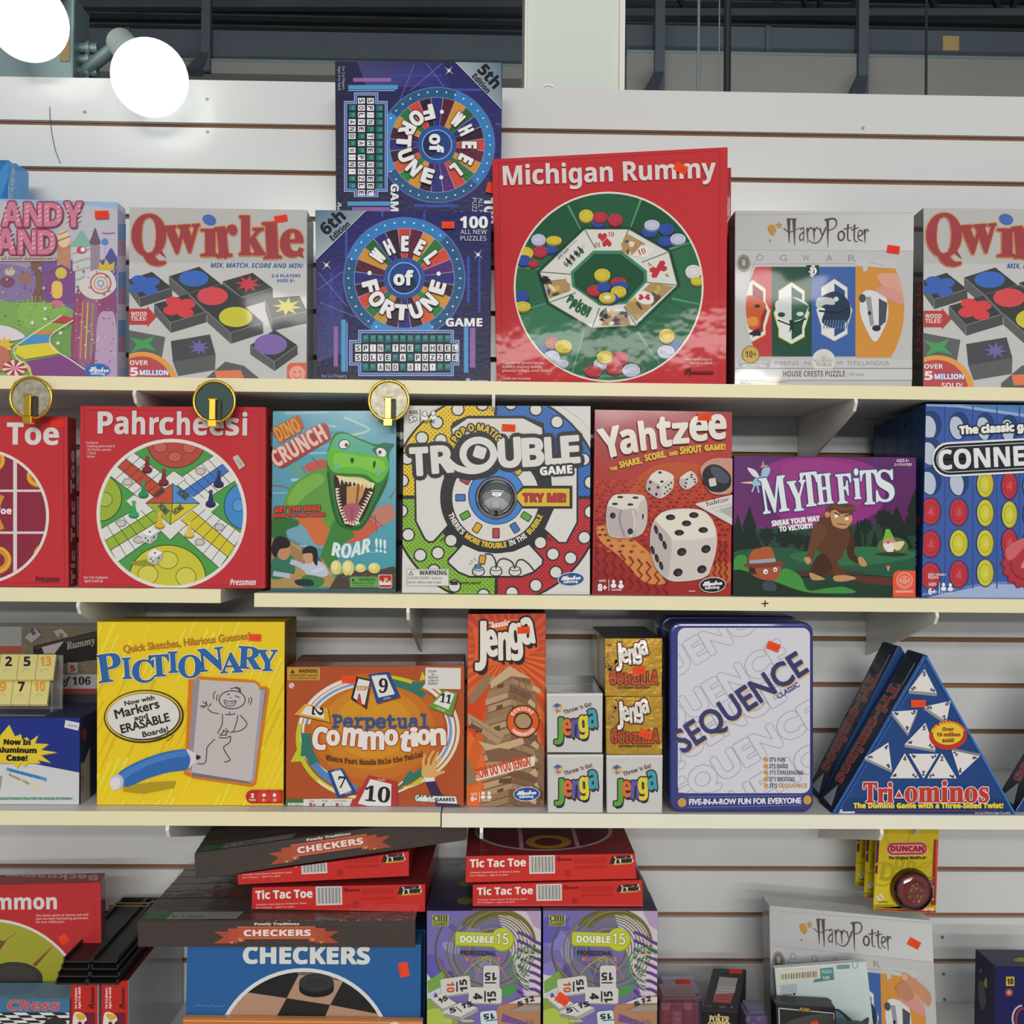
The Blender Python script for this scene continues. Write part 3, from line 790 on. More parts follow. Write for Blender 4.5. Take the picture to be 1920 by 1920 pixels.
def wof(b, ed):
    A = b.A.fr(580, 380, 360)
    cx, cy = 950, 757
    A.poly([(40, 60), (1840, 60), (1840, 1900), (40, 1900)], ['#2b2a6a', '#26255c', '#20203c', '#26263e'])
    A.poly([(60, 700), (340, 600), (340, 1500), (60, 1600)], ['#312a6c', '#2c2c74', '#42487e', '#3b3f66'])
    for (x, w, y0, y1, c) in ((1590, 30, 540, 1000, '#2f4aa0'), (1700, 22, 500, 1100, '#334a98'), (370, 26, 240, 700, '#3a4aa0'), (220, 30, 700, 1200, '#39408f'), (730, 22, 85, 140, '#3f4fa6'), (1150, 22, 85, 180, '#3a48a0')): A.rect(x-w/2, y0, x+w/2, y1, c)
    for p in (((90, 870), (330, 690)), ((90, 700), (380, 1040)), ((110, 1000), (560, 1180)), ((1530, 950), (1560, 720))): A.line(list(p), 5, '#7d78b4')
    A.rect(320, 1170, 365, 1690, '#4c94c4').rect(245, 1240, 285, 1640, '#8c62a0').rect(372, 1200, 382, 1690, '#8aa6d6').rect(1545, 1190, 1590, 1700, '#4c8fc6').rect(1605, 1250, 1660, 1650, '#8a5f9c')
    A.ell(cx, cy, 612, 612, '#5f6fae').ell(cx, cy, 602, 602, '#24557f').ring(cx, cy, 600, 600, 95, '#2f77b4', -70, 45).ring(cx, cy, 600, 600, 95, '#3a86c4', 150, 215)
    for k in range(36): A.ell(cx+560*math.sin(R(k*10)), cy-560*math.cos(R(k*10)), 9, 9, '#e6f2f8')
    A.ell(cx, cy, 502, 502, '#a89ac8')
    cl = '#c33f32 #5c2036 #c98a2c #2d7035 #c9452f #4a2a6c #292c74 #2f1c2c #c98f2e #2f7a38 #c75a34 #36202e #2a2d76 #3a2230 #c28a2e #2d7035 #c9402f #2c1c2c #292c74 #4f1e2c #c58a2c #225c30 #292c74 #2f1c2c'.split()
    for k, c in enumerate(cl): A.wedge(cx, cy, 205, 497, k*15-7.1, k*15+7.1, c)
    A.ell(cx, cy, 205, 205, '#2a4d92').ell(cx, cy, 160, 160, '#86a8de').poly(A.ellp(cx, cy, 150, 150), '#1d3f7c').ell(cx, cy+60, 120, 85, '#15274e')
    A.ell(603, 705, 22, 22, '#e8e8ee').ell(1293, 712, 22, 22, '#e8e8ee')
    # letter board
    def board(g, c): A.poly([(490+g, 1275+g), (1445-g, 1275+g), (1445-g, 1375+g), (1500-g, 1375+g), (1500-g, 1630-g), (1445-g, 1630-g), (1445-g, 1735-g), (490+g, 1735-g), (490+g, 1630-g), (400+g, 1630-g), (400+g, 1375+g), (490+g, 1375+g)], c)
    board(0, '#8ea6dc'); board(12, '#2a2e5c'); board(20, '#7f98d0'); board(32, '#1c2036')
    rows = (("            ", 1325, 12, 535), ("SPIN THE WHEEL", 1420, 14, 460), ("SOLVE A PUZZLE", 1515, 14, 460), ("  AND WIN!  ", 1612, 12, 535))
    for st, y, n, x in rows:
        for k, ch in enumerate(st):
            X = x+k*74.5
            if ch == ' ': A.rect(X, y, X+58, y+70, '#226a66').rect(X+10, y+8, X+48, y+40, '#3a8a84')
            else: A.rect(X, y, X+58, y+72, '#dfe3e2').T(ch, X+(24 if ch in 'I!' else 11), y+62, 9 if ch in 'I!' else 36, 50, '#20242a', 0, 'b')
    A.poly([(60, 78), (575, 78), (60, 585)], ['#4f6a80', '#7f8f9c', '#9aa6ac']).line([(575, 78), (60, 585)], 8, '#aab4ba')
    A.T(ed, 175, 335, 262, 118, '#161a24', 42, 'b', 5).T('Edition', 240, 390, 235, 58, '#161a24', 42, 'b', 2)
    A.T('100', 1510, 258, 272, 112, '#dfe3e8', 0, 'b', 4).T('ALL NEW', 1512, 320, 262, 46, '#c9ced8', 0, 'n').T('PUZZLES', 1512, 385, 258, 46, '#c9ced8', 0, 'n')
    for (x, y) in ((175, 630), (1687, 525)): A.star(x, y, 62, 7, 4, '#cfd6ee', 40).star(x, y, 26, 7, 4, '#e8ecf8')
    A.T('GAME', 1368, 1240, 360, 78, '#dfe6e6', 0, 'b', 3)
    A.T('For 2-4 Players', 130, 1752, 245, 28, '#aeb0bc', 0, 'n').T('Ages 8 to Adult', 130, 1795, 255, 28, '#aeb0bc', 0, 'n').T('Pressman', 1560, 1800, 220, 44, '#b9bcc8', 0, 'sc', 2)
    A.part('title_lettering')
    W_ = '#e0dfe2'
    for ch, a in zip('WHEEL', (-50, -26, 1, 27, 53)): A.TA(ch, cx, cy, 268, 268, a-9, a+9, 146, W_, 'b', bold=7, ol=[(15, '#4a3240')])
    for ch, a in zip('FORTUNE', (256, 232, 208, 184, 160, 134, 107)): A.TA(ch, cx, cy, 420, 420, a+10, a-10, 146, W_, 'b', True, 7, [(15, '#4a3240')])
    A.T('of', 850, 832, 190, 135, '#e6e6ea', 0, 'b', 6)
    A.part('cover_print')
b = Box('game_box', 'dark blue color wheel game box marked 6th Edition, upright on the highest shelf', C1, [(591, 394.5), (921, 397), (919.5, 716), (594, 713.5)], -.188, .058, S1(760)+.0003,
        lean=3, front='#28285c', side='#20203c', top='#343a6c', group=G1, m='shine')
wof(b, '6th'); sticker(b.A, 1325, 198, 1452, 268, 0); b.done()
# plain box hidden behind, carrying the sideways one
z5 = at(780, 433, -.118).z
b2 = Box('game_box', 'dark blue carton behind the 6th Edition wheel box, under the sideways one', C1, [(640, 440), (915, 440), (915, 714), (640, 714)], -.118, .06, S1(760)+.0003, front='#25255a', side='#20203c', top='#20203c', group=G1, m='shine')
d = z5-.0003-b2.F[0].z
for i, v in enumerate(b2.body.data.vertices):
    if i in (0, 1, 4, 5): v.co.z += d
b2.done()
b = Box('game_box', 'dark blue color wheel game box turned sideways, marked 5th Edition, highest of all', C1, [(628, 114), (942, 118.5), (938, 437), (630, 431)], -.118, .06, z5,
        front='#28285c', side='#22223c', top='#8aa0b8', right='#2c3358', group=G1, m='shine')
b.A.post = lambda x, y: (819.4-(y-521.9)*.95, 271.9+(x-758.1)*.95)
wof(b, '5th'); b.A.post = None; b.A.fr(600, 90, 360); sticker(b.A, 1665, 1360, 1800, 1465, -12); b.done()

# rummy
def rummy(b):
    A = b.A.fr(910, 260, 480)
    A.rect(20, 40, 1850, 1950, '#b92d33').line([(100, 185), (1758, 92), (1758, 1815), (130, 1815), (100, 185)], 5, '#8f1f2a')
    A.ell(925, 1112, 712, 714, '#d8d2c4').ell(925, 1112, 698, 700, '#1f5138'); A.push(A.ellp(925, 1112, 698, 700, n=48))
    for (a, c) in ((0, '#23573c'), (45, '#1d4d34'), (90, '#2c6444'), (135, '#256040'), (180, '#2a6242'), (225, '#357050'), (270, '#2a6242'), (315, '#1f5138')):
        A.poly([(925, 1040)]+[(925+900*math.sin(R(a+t)), 1040-900*math.cos(R(a+t))) for t in (-22, 0, 22)], c)
    for (x0, y0, x1, y1) in ((620, 500, 720, 690), (1170, 450, 1080, 690), (230, 960, 430, 980), (225, 1310, 470, 1230), (740, 1450, 640, 1790), (1140, 1450, 1310, 1690), (1400, 1200, 1640, 1250), (1380, 830, 1600, 760)): A.line([(x0, y0), (x1, y1)], 18, '#4f9069', w1=8)
    A.line([(640, 1780), (1190, 1780)], 12, '#4f9069')
    O = [(745, 680), (1075, 680), (1375, 850), (1440, 1100), (1130, 1400), (800, 1420), (480, 1230), (410, 1000)]
    c0 = (925, 1045)
    A.poly([(c0[0]+(x-c0[0])*1.05, c0[1]+(y-c0[1])*1.05) for x, y in O], '#173f2b').poly(O, '#cfcfc8')
    for (x, y) in O: A.line([(x, y), (c0[0]+(x-c0[0])*.55, c0[1]+(y-c0[1])*.6)], 7, '#4a5a50')
    A.line(O, 6, '#5f6f64', closed=True)
    I = [(810, 840), (1020, 840), (1210, 990), (1215, 1070), (1060, 1240), (860, 1255), (650, 1110), (640, 1000)]
    A.poly(I, '#3f7f5c').poly([(c0[0]+(x-c0[0])*.92, c0[1]+(y-c0[1])*.9+4) for x, y in I], '#1c4c34')
    def heart(x, y, r, rot, c='#b5303c'):
        P = [(0, .9), (-.9, -.1), (-.75, -.7), (-.3, -.8), (0, -.45), (.3, -.8), (.75, -.7), (.9, -.1)]; k, n = math.cos(R(rot)), math.sin(R(rot))
        A.poly([(x+(u*k+v*n)*r, y+(-u*n+v*k)*r) for u, v in P], c)
    heart(878, 740, 40, 0); heart(912, 780, 40, 180); A.T('10', 920, 735, 45, 34, '#b5303c', 0, 's').T('10', 866, 780, 45, 34, '#b5303c', 180, 's')
    heart(1320, 960, 48, -70); heart(1275, 1000, 48, 110); A.T('A', 1225, 965, 30, 34, '#b5303c', 30, 's').T('A', 1370, 1005, 30, 34, '#b5303c', 210, 's')
    def face(P, cs):
        A.push(P); x = sum(p[0] for p in P)/4; y = sum(p[1] for p in P)/4
        A.poly(P, '#a58a5c')
        for k in range(14): A.ell(x+random.uniform(-110, 110), y+random.uniform(-90, 90), random.uniform(12, 40), random.uniform(10, 26), random.choice(cs), random.uniform(0, 180))
        A.pop()
    fc = ['#8f3038', '#caa54a', '#3d4a78', '#d8cdb8', '#5a4632', '#b07a4a']
    face([(1060, 710), (1200, 790), (1090, 880), (1000, 830)], fc); face([(1245, 1080), (1415, 1110), (1130, 1370), (1040, 1260)], fc); face([(440, 1070), (630, 1050), (640, 1140), (480, 1200)], fc); face([(930, 1290), (1060, 1300), (1090, 1400), (870, 1400)], fc)
    A.poly([(1100, 880), (1170, 800), (1280, 830), (1200, 900)], '#d6d6d0').T('10', 1150, 880, 60, 40, '#b5303c', 20, 's').ell(1195, 1195, 72, 48, '#d8d8d2', -20); heart(1170, 1192, 26, 80); heart(1215, 1192, 26, -80)
    A.T('7 - 8 - 9', 690, 830, 150, 42, '#26302a', 224, 's').T('♣ ♦ ♠ ♣', 630, 945, 150, 44, '#26302a', 43).T('any suit', 550, 910, 110, 22, '#5c6660', 43)
    for d in (0, 90): A.line([(545+d, 890+d*.9), (690+d*.6, 760+d*.4)], 3, '#7a847c')
    A.T('Poker', 610, 1225, 190, 62, '#1f5a38', -28, 'b', 3).T('Pool', 630, 1270, 150, 58, '#1f5a38', -28, 'b', 3).T('♠', 850, 1340, 60, 70, '#1c2420', -20).T('♣', 490, 1050, 80, 40, '#1c2420', 170)
    def chip(x, y, rx, ry, c, e=14):
        A.ell(x, y+e, rx, ry, mixc(c, '#000000', .35)).ell(x, y, rx, ry, c).ring(x, y, rx*.72, ry*.72, 5, mixc(c, '#000000', .14), n=24)
    Y_, Rr, Bl, Wt = '#cbb83c', '#b23440', '#2f4c9a', '#b9bdd2'
    for (x, y, rx, ry, c) in ((850, 630, 52, 34, Bl), (757, 580, 54, 46, Y_), (862, 590, 56, 38, Rr), (975, 610, 55, 45, Rr), (1232, 700, 60, 38, Bl), (1250, 650, 58, 38, Wt), (1350, 770, 55, 36, Bl), (1358, 680, 60, 42, Bl), (1445, 755, 58, 40, Wt),
                              (490, 830, 50, 32, Bl), (400, 760, 54, 42, Wt), (515, 765, 58, 32, Y_), (410, 850, 55, 40, Rr), (300, 860, 60, 45, Y_), (290, 915, 55, 40, Bl), (360, 940, 36, 25, Rr), (275, 1185, 55, 40, Bl), (280, 1260, 62, 36, Y_),
                              (1560, 1000, 60, 50, '#d3cfd0'), (1590, 1070, 50, 30, Y_), (420, 1590, 55, 35, Bl), (500, 1530, 50, 42, '#b3605c'), (588, 1560, 62, 48, Y_), (500, 1640, 60, 48, Wt), (570, 1690, 55, 30, Wt), (1360, 1480, 58, 50, Y_), (1440, 1560, 50, 35, Bl), (1355, 1600, 65, 45, Wt),
                              (870, 1690, 58, 40, Wt), (900, 1640, 62, 46, Y_), (1010, 1650, 62, 52, Rr), (970, 1720, 62, 50, Rr), (810, 1745, 66, 40, Rr), (1095, 1740, 66, 48, Wt),
                              (820, 1140, 58, 38, Rr), (890, 1110, 50, 38, Bl), (878, 1025, 60, 46, Y_), (1000, 1080, 58, 36, Rr), (1010, 1110, 60, 38, Bl), (1000, 1150, 58, 40, Y_), (930, 1200, 68, 40, Bl), (915, 1195, 62, 38, Y_)): chip(x, y, rx, ry, c)
    A.ell(915, 1195, 26, 16, '#d8d8cc'); A.pop()
    for k, t in enumerate(('Contents: plastic tray,', 'Rummy playing board,', 'plastic chips and rules.', 'Cards not included.')): A.T(t, 130, 1695+k*29+(30 if k == 3 else 0), (310, 290, 375, 215)[k], 20, '#dcb0a8', 0, 'b')
    A.T('For 3 to 8 players', 1500, 1668, 200, 18, '#dcb0a8', 0, 'b').T('Ages 8 to adult', 1530, 1695, 170, 18, '#dcb0a8', 0, 'b').T('Pressman', 1495, 1768, 215, 44, '#5a1820', 0, 'sc', 3)
    A.part('title_lettering').T('Michigan Rummy', 138, 355, 1592, 142, '#cfcac8', 2.1, 'b', 2)
    A.part('cover_print'); sticker(A, 1415, 195, 1515, 262, -28, '#f2491f')
b = Box('game_box', 'big shrink-wrapped red rummy game box with a round green chip tray pictured', C1, [(922.5, 298), (1364.5, 275.5), (1361.5, 717.5), (931, 717.5)], -.195, .05, S1(1150)+.0003, yaw=-9, lean=5,
        front='#b92d33', side='#9c222c', top='#c23238', right='#b02a30', group=G1, m='wrap')
rummy(b); b.done()
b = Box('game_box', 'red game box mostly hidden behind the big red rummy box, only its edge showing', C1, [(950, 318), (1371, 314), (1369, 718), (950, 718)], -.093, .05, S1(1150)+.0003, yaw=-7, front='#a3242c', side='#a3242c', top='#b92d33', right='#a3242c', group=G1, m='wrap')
b.done()

def hp(b, low=False):
    A = b.A.fr(1360, 370, 560)
    A.rect(20, 60, 1240, 1300, '#b8b8b8')
    A.poly([(62, 85), (1215, 85), (1215, 345), (62, 335)], ['#aeaeae', '#c0c2c2', '#c8c8c8', '#b2b2b4']).line([(62, 115), (1215, 100)], 3, '#9a9a9c').line([(62, 338), (1215, 345)], 3, '#9a9a9c')
    A.line([(130, 430), (830, 425)], 3, '#8e8e90').line([(225, 350), (175, 450), (140, 600)], 4, '#9a9a9c')
    A.ell(118, 425, 44, 58, '#8a857c').ell(118, 425, 30, 42, '#6a655e').ell(118, 420, 14, 24, '#a8a49a')
    for k, (ch, x) in enumerate(zip('OGWAR', (200, 350, 495, 645, 790))): A.T(ch, x, 410, 45 if k else 44, 40, '#8a8a8c')
    A.push(A.ellp(640, 720, 510, 560, n=40))
    for (x0, x1, c) in ((100, 298, '#b83a3c'), (298, 555, '#1f4a38'), (555, 836, '#3c5f9e'), (836, 1160, '#c98a3c')): A.rect(x0, 447, x1, 1024 if x0 < 800 else 1030, c)
    def shield(x, y, h, e): 
        P = [(0, -195), (80, -140), (80, -60), (110, 0), (90, 70), (80, 100), (80, 150), (0, 195), (-80, 150), (-80, 100), (-90, 70), (-110, 0), (-80, -60), (-80, -140)]
        A.poly([(x+u*1.06, y+v*1.03) for u, v in P], e).poly([(x+u, y+v) for u, v in P], '#d6d8d4').poly([(x+u*.85, y+v*.88) for u, v in P if u >= 0], h)
    shield(175, 730, '#8e2a30', '#caa040'); A.blob([(135, 640), (230, 660), (260, 700), (230, 760), (220, 830), (150, 840)], '#c4552e').ell(205, 700, 18, 12, '#241a1a').blob([(140, 780), (200, 770), (205, 820), (150, 825)], '#d88a3a').blob([(150, 880), (210, 850), (225, 890)], '#2a2430')
    shield(425, 745, '#1f4a38', '#b8b83e'); A.blob([(320, 680), (400, 640), (480, 655), (535, 700), (500, 780), (425, 800), (350, 770)], '#c6c9c5').poly([(425, 640), (535, 700), (500, 780), (425, 800)], '#2b5a46').ell(360, 755, 24, 16, '#2a3a34').ell(480, 750, 24, 14, '#c6c9c5').poly([(410, 790), (440, 790), (436, 840), (445, 870), (425, 850), (408, 870), (415, 835)], '#20302c').line([(335, 790), (425, 825), (520, 780)], 10, '#1a3a2c')
    shield(700, 725, '#2d4a82', '#c8c4c0'); A.blob([(585, 700), (610, 645), (700, 605), (770, 640), (805, 720), (780, 800), (690, 840), (620, 800), (640, 720)], '#27354e').blob([(580, 690), (600, 645), (690, 650), (700, 690), (640, 690), (600, 715)], '#b9bcc0').ell(712, 655, 16, 16, '#c9ccd0').line([(600, 730), (720, 745), (790, 720)], 12, '#1a2438')
    for k in range(9): A.line([(640+k*18, 790), (632+k*18, 845)], 7, '#5a76a6')
    A.blob([(870, 640), (900, 600), (960, 605), (1030, 640), (1045, 760), (1010, 860), (960, 930), (905, 850), (865, 740)], '#cfd0d2').poly([(900, 640), (935, 640), (955, 820), (930, 830)], '#8e9094').poly([(985, 650), (1040, 680), (1030, 800), (985, 840)], '#4a4c54').ell(970, 842, 28, 20, '#2e2c30').ell(880, 650, 22, 28, '#4a4c50').ell(925, 745, 10, 14, '#2a2a2c')
    A.blob([(975, 500), (1080, 490), (1160, 530), (1160, 680), (1080, 640), (1000, 560)], '#d09a88' if not low else '#d2967e').blob([(960, 590), (1060, 580), (1140, 640), (1130, 690), (1020, 640)], '#c98f86')
    A.pop()
    A.poly([(836, 440), (880, 445), (885, 480), (915, 470), (910, 448), (1100, 460), (1100, 400), (836, 400)], '#bcbcbc').line([(920, 415), (1020, 440)], 4, '#9a9a9c')
    A.rect(520, 437, 600, 500, '#2e3a40').T('H', 535, 495, 50, 52, '#dfe0de', 0, 'fr', 2)
    A.rect(62, 1040, 1200, 1098, '#bdbdbd').rect(85, 1045, 285, 1095, '#9a9a9a').T('DRACO DORMIENS', 92, 1066, 185, 18, '#d6d6d6', 0, 'b').T('ACTIVITIES', 110, 1090, 150, 18, '#d6d6d6', 0, 'b').T('MIENS  N', 320, 1080, 222, 26, '#8a8a8c').T('M  TITILLANDUS', 720, 1080, 330, 26, '#8a8a8c')
    A.ell(630, 1055, 78, 80, '#cfcfcd').ring(630, 1055, 78, 80, 4, '#a8a8a6').T('WIZARDING', 565, 1060, 130, 18, '#8c8478', 0, 's').T('WORLD', 582, 1088, 98, 24, '#8c8478', 0, 's')
    for k in range(9): A.line([(630, 1040), (630+50*math.sin(R(-80+k*20)), 1040-50*math.cos(R(-80+k*20)))], 2, '#a8a49c')
    A.ell(162, 1012, 58, 58, '#7f6a3a').ell(162, 1012, 52, 52, '#c0a052').T('10+', 128, 1030, 70, 40, '#3a3020', 0, 'b')
    A.rect(62, 1105, 1200, 1175, '#c2c2c2').line([(62, 1102), (1200, 1102)], 3, '#9c9c9c').line([(62, 1176), (1200, 1176)], 3, '#9c9c9c').T('HOUSE CRESTS PUZZLE', 370, 1153, 398, 36, '#6a5548', 0, 'b').T('| 300 pieces', 785, 1148, 105, 20, '#85807a')
    A.T('Nintendo', 90, 1200, 90, 36, '#6a625a', 0, 'sc').line([(150, 1190), (390, 1180)], 14, '#c0a86a')
    A.part('title_lettering')
    Z = lambda P: [((x-400)/545*525+375, (y-700)/190*175+140) for x, y in P]
    for P, w, w1 in (([(432, 700), (436, 868)], 23, 3), ([(468, 700), (472, 885)], 23, 3), ([(398, 765), (440, 792), (505, 762)], 6, 4), ([(420, 700), (486, 700)], 6, 6), ([(508, 775), (532, 764), (532, 856)], 10, 4), ([(530, 792), (505, 818), (512, 850), (532, 836)], 9, 5),
                     ([(556, 762), (560, 868)], 12, 3), ([(558, 792), (578, 758), (592, 778)], 10, 4), ([(600, 764), (603, 856)], 12, 3), ([(602, 790), (620, 758), (632, 776)], 10, 4), ([(640, 764), (655, 815)], 11, 4), ([(680, 760), (640, 852), (596, 868), (566, 846)], 10, 3),
                     ([(692, 700), (694, 896)], 19, 2), ([(672, 708), (735, 698), (752, 730), (735, 765), (694, 782)], 11, 5), ([(786, 785), (766, 800), (764, 836), (784, 850), (802, 830), (800, 798), (782, 784)], 10, 10), ([(828, 736), (826, 840), (850, 852)], 11, 4), ([(800, 772), (858, 758)], 8, 5),
                     ([(872, 740), (870, 846), (894, 858)], 11, 4), ([(850, 778), (900, 760)], 8, 5), ([(896, 822), (926, 804), (914, 778), (897, 792), (897, 838), (926, 856)], 9, 5), ([(938, 772), (942, 872)], 12, 3), ([(940, 800), (956, 772), (966, 790)], 10, 4)):
        A.line(Z(P), w, '#4f4a43', 3 if len(P) > 2 else 0, w1=w1)
    A.blob([(275, 185), (310, 180), (325, 215), (305, 245), (280, 220)], '#b48a3e').star(345, 180, 26, 10, 5, '#b48a3e').ell(285, 280, 5, 8, '#8a7a5a')
    A.part('cover_print')
b = Box('puzzle_box', 'silver shrink-wrapped crest puzzle box standing on the highest shelf', 'puzzle box', [(1378, 394.5), (1714, 396.5), (1710, 720), (1377, 719)], -.215, .045, S1(1540)+.0003, lean=3,
        front='#b8b8b8', side='#5a4648', top='#c8c8c8', right='#a8a8a8', group='silver crest puzzle boxes', m='film')
hp(b); sticker(b.A, 1038, 312, 1118, 362, -8, '#dd3626'); b.done()
# ---------------------------------------------------------------- middle shelf
G2 = 'game boxes on the middle shelf'
Y2 = -.246
RED = '#b92f36'
def pressman(A, x, y, w, h, c): A.T('Pressman', x, y, w, h, c, 0, 'bi', 1)
b = Box('game_box', 'shrink-wrapped red tic tac toe box cut by the picture edge, on the middle shelf', C1, [(-215, 776), (126.5, 781), (129, 1106), (-212, 1104)], Y2, .03, S2L(50)+.0003, front=RED, side='#a82a32', top='#c0383c', right='#9c2830', group=G2, m='wrap')
A = b.A.fr(0, 690, 520)
A.line([(440, 345), (445, 1490), (-700, 1480)], 4, '#8f2028')
A.ell(-141, 1027, 481, 470, '#d6cfc6').ell(-141, 1027, 461, 450, '#86293f'); A.push(A.ellp(-141, 1027, 461, 450, n=48))
for x in (105, -390): A.rect(x-13, 500, x+13, 1600, '#d2c6c6')
for y in (850, 1140): A.rect(-700, y-8, 400, y+8, '#d2c6c6')
def oring(x, y, r): A.ring(x, y, r, r*.9, r*.42, '#c98a2e', n=24).ring(x, y-5, r*.95, r*.85, r*.16, '#d9a83e', n=24)
oring(270, 750, 85); oring(-30, 1330, 110); oring(330, 1300, 100); oring(-60, 640, 95)
A.line([(-90, 880), (10, 1120)], 45, '#c98a2e').line([(10, 880), (-90, 1120)], 45, '#c98a2e'); A.pop()
A.T('Tic Tac Toe', -270, 1010, 350, 45, '#e0d4d0', 0, 'b', 2)
pressman(A, 245, 1482, 168, 40, '#5e1a26')
A.part('title_lettering').T('Tic Tac Toe', -700, 522, 1106, 148, '#d2ccca', -.4, 'b', 3).part('cover_print')
sticker(A, 350, 360, 445, 408, 0, '#f0331f')
r = b.face('right').fr(0, 690, 520); r.part('side_print').T('Tic Tac Toe', 520, 1490, 920, 26, '#c9b4b4', 90.4, 'b', 2); r.build(b.root, 'wrap'); b.done()

b = Box('game_box', 'shrink-wrapped red pachisi board game box with a round four color board pictured', C1, [(149.8, 761), (498.5, 763), (497, 1108.5), (146.3, 1105.8)], Y2, .036, S2L(320)+.0003, front=RED, side='#9c2830', top='#c4484a', right='#b43a40', group=G2, m='wrap')
A = b.A.fr(0, 690, 520)
A.line([(585, 290), (1800, 300), (1795, 1505), (575, 1495), (585, 290)], 4, '#9a2630')
A.ell(1188, 1010, 520, 520, '#d8d4cc').ell(1188, 1010, 496, 496, '#4c9448'); A.push(A.ellp(1188, 1010, 496, 496, n=48))
K = '#2c3a2c'
def bigc(x, y, rx, ry, c, sm): 
    A.ell(x, y, rx+6, ry+6, K).ell(x, y, rx, ry, c)
    for (u, v, a, d) in sm: A.ell(u, v, a+4, d+4, K).ell(u, v, a, d, mixc(c, '#ffffff', .12))
bigc(1218, 500, 200, 188, '#b2483c', [(1110, 548, 45, 35), (1312, 552, 45, 35), (1212, 615, 45, 35)]); bigc(688, 900, 152, 158, '#94aa38', [(725, 910, 52, 48)]); bigc(1705, 955, 150, 160, '#4383c4', [(1650, 950, 38, 42)]); bigc(1160, 1455, 262, 226, '#c2bc36', [(1160, 1330, 70, 58), (1025, 1430, 68, 62), (1288, 1445, 68, 62)])
Wc = '#d3d3cf'
def arm(P, lane, c, n):
    A.poly(P, Wc).poly(lane, c)
    for q in (P, lane): A.line(q, 5, K, closed=True)
def cells(a0, a1, b0, b1, n):
    for k in range(1, n): t = k/n; A.line([(a0[0]+(a1[0]-a0[0])*t, a0[1]+(a1[1]-a0[1])*t), (b0[0]+(b1[0]-b0[0])*t, b0[1]+(b1[1]-b0[1])*t)], 4, K)
arm([(925, 585), (1205, 790), (1010, 935), (755, 740)], [(866, 625), (1140, 838), (1065, 890), (812, 682)], '#b54a36', 7); cells((925, 585), (1205, 790), (755, 740), (1010, 935), 6)
arm([(1205, 790), (1490, 600), (1640, 775), (1380, 938)], [(1270, 850), (1547, 662), (1588, 712), (1340, 892)], '#3f72bb', 7); cells((1205, 790), (1490, 600), (1380, 938), (1640, 775), 6)
arm([(1010, 935), (690, 1120), (815, 1345), (1180, 1085)], [(1062, 988), (722, 1200), (760, 1265), (1122, 1045)], '#8fae35', 7); cells((1010, 935), (690, 1120), (1180, 1085), (815, 1345), 6)
arm([(1380, 938), (1680, 1150), (1520, 1385), (1180, 1085)], [(1335, 988), (1630, 1238), (1582, 1310), (1250, 1050)], '#cabb2e', 7); cells((1380, 938), (1680, 1150), (1180, 1085), (1520, 1385), 6)
A.poly([(1205, 712), (1285, 770), (1205, 830), (1125, 775)], Wc).line([(1205, 712), (1285, 770), (1205, 830), (1125, 775)], 4, K, closed=True)
A.poly([(1180, 1040), (1265, 1110), (1180, 1190), (1105, 1120)], Wc).line([(1105, 1120), (1180, 1190), (1265, 1110)], 4, K)
A.poly([(875, 920), (930, 880), (1040, 940), (960, 1000)], Wc).poly([(1440, 890), (1520, 945), (1460, 1000), (1340, 940)], Wc)
A.poly([(1197, 800), (1010, 935), (1197, 937)], '#bb4f3c').poly([(1197, 800), (1385, 938), (1197, 937)], '#4f88c6').poly([(1010, 937), (1180, 1085), (1195, 937)], '#98a93a').poly([(1195, 937), (1385, 938), (1180, 1085)], '#cbbd33')
for p in ((1197, 800), (1010, 936), (1385, 938), (1180, 1085)): A.line([(1195, 937), p], 5, K)
A.line([(1197, 800), (1010, 936), (1180, 1085), (1385, 938)], 5, K, closed=True)
for (x, y, r_) in ((1085, 905, 38), (1225, 870, -38), (1095, 960, -48), (1215, 1020, 38)): A.T('HOME', x, y, 78, 40, '#3a3a34', r_, 'b', 1)
for (x, y) in ((885, 790), (1390, 715), (840, 1075), (960, 1190), (1385, 1205), (1522, 1102)): A.ell(x, y, 36, 26, '#77777a').ell(x, y, 30, 21, '#c0b8b2')
def pawn(x, y, c): A.ell(x, y+8, 36, 24, mixc(c, '#000', .3)).ell(x, y, 34, 20, c).poly([(x-22, y), (x-7, y-70), (x+9, y-70), (x+22, y)], c).ell(x+1, y-78, 15, 15, mixc(c, '#fff', .08))
pawn(1020, 700, '#7c2c34'); pawn(1135, 788, '#7c2c34'); pawn(995, 872, '#2f8a56'); pawn(928, 1010, '#3a9a62'); pawn(1515, 800, '#2c2f5c'); pawn(1460, 936, '#2c2f5c'); pawn(1108, 1085, '#cfae3a'); pawn(1312, 1150, '#cfbb4e')
def die(x, y, s_): A.poly([(x-s_, y-s_*.3), (x-s_*.1, y-s_), (x+s_, y-s_*.5), (x+s_*.1, y+.1*s_)], '#e2e2de').poly([(x-s_, y-s_*.3), (x+s_*.1, y+.1*s_), (x+s_*.1, y+s_), (x-s_*.9, y+s_*.6)], '#c4c4c0').poly([(x+s_*.1, y+.1*s_), (x+s_, y-s_*.5), (x+s_*.9, y+s_*.4), (x+s_*.1, y+s_)], '#a8a8a4').ell(x, y-s_*.45, s_*.14, s_*.1, '#2a2a2a').ell(x-s_*.5, y+s_*.3, s_*.1, s_*.12, '#2a2a2a').ell(x+s_*.5, y+s_*.2, s_*.1, s_*.12, '#2a2a2a').ell(x-s_*.2, y+s_*.6, s_*.1, s_*.12, '#2a2a2a')
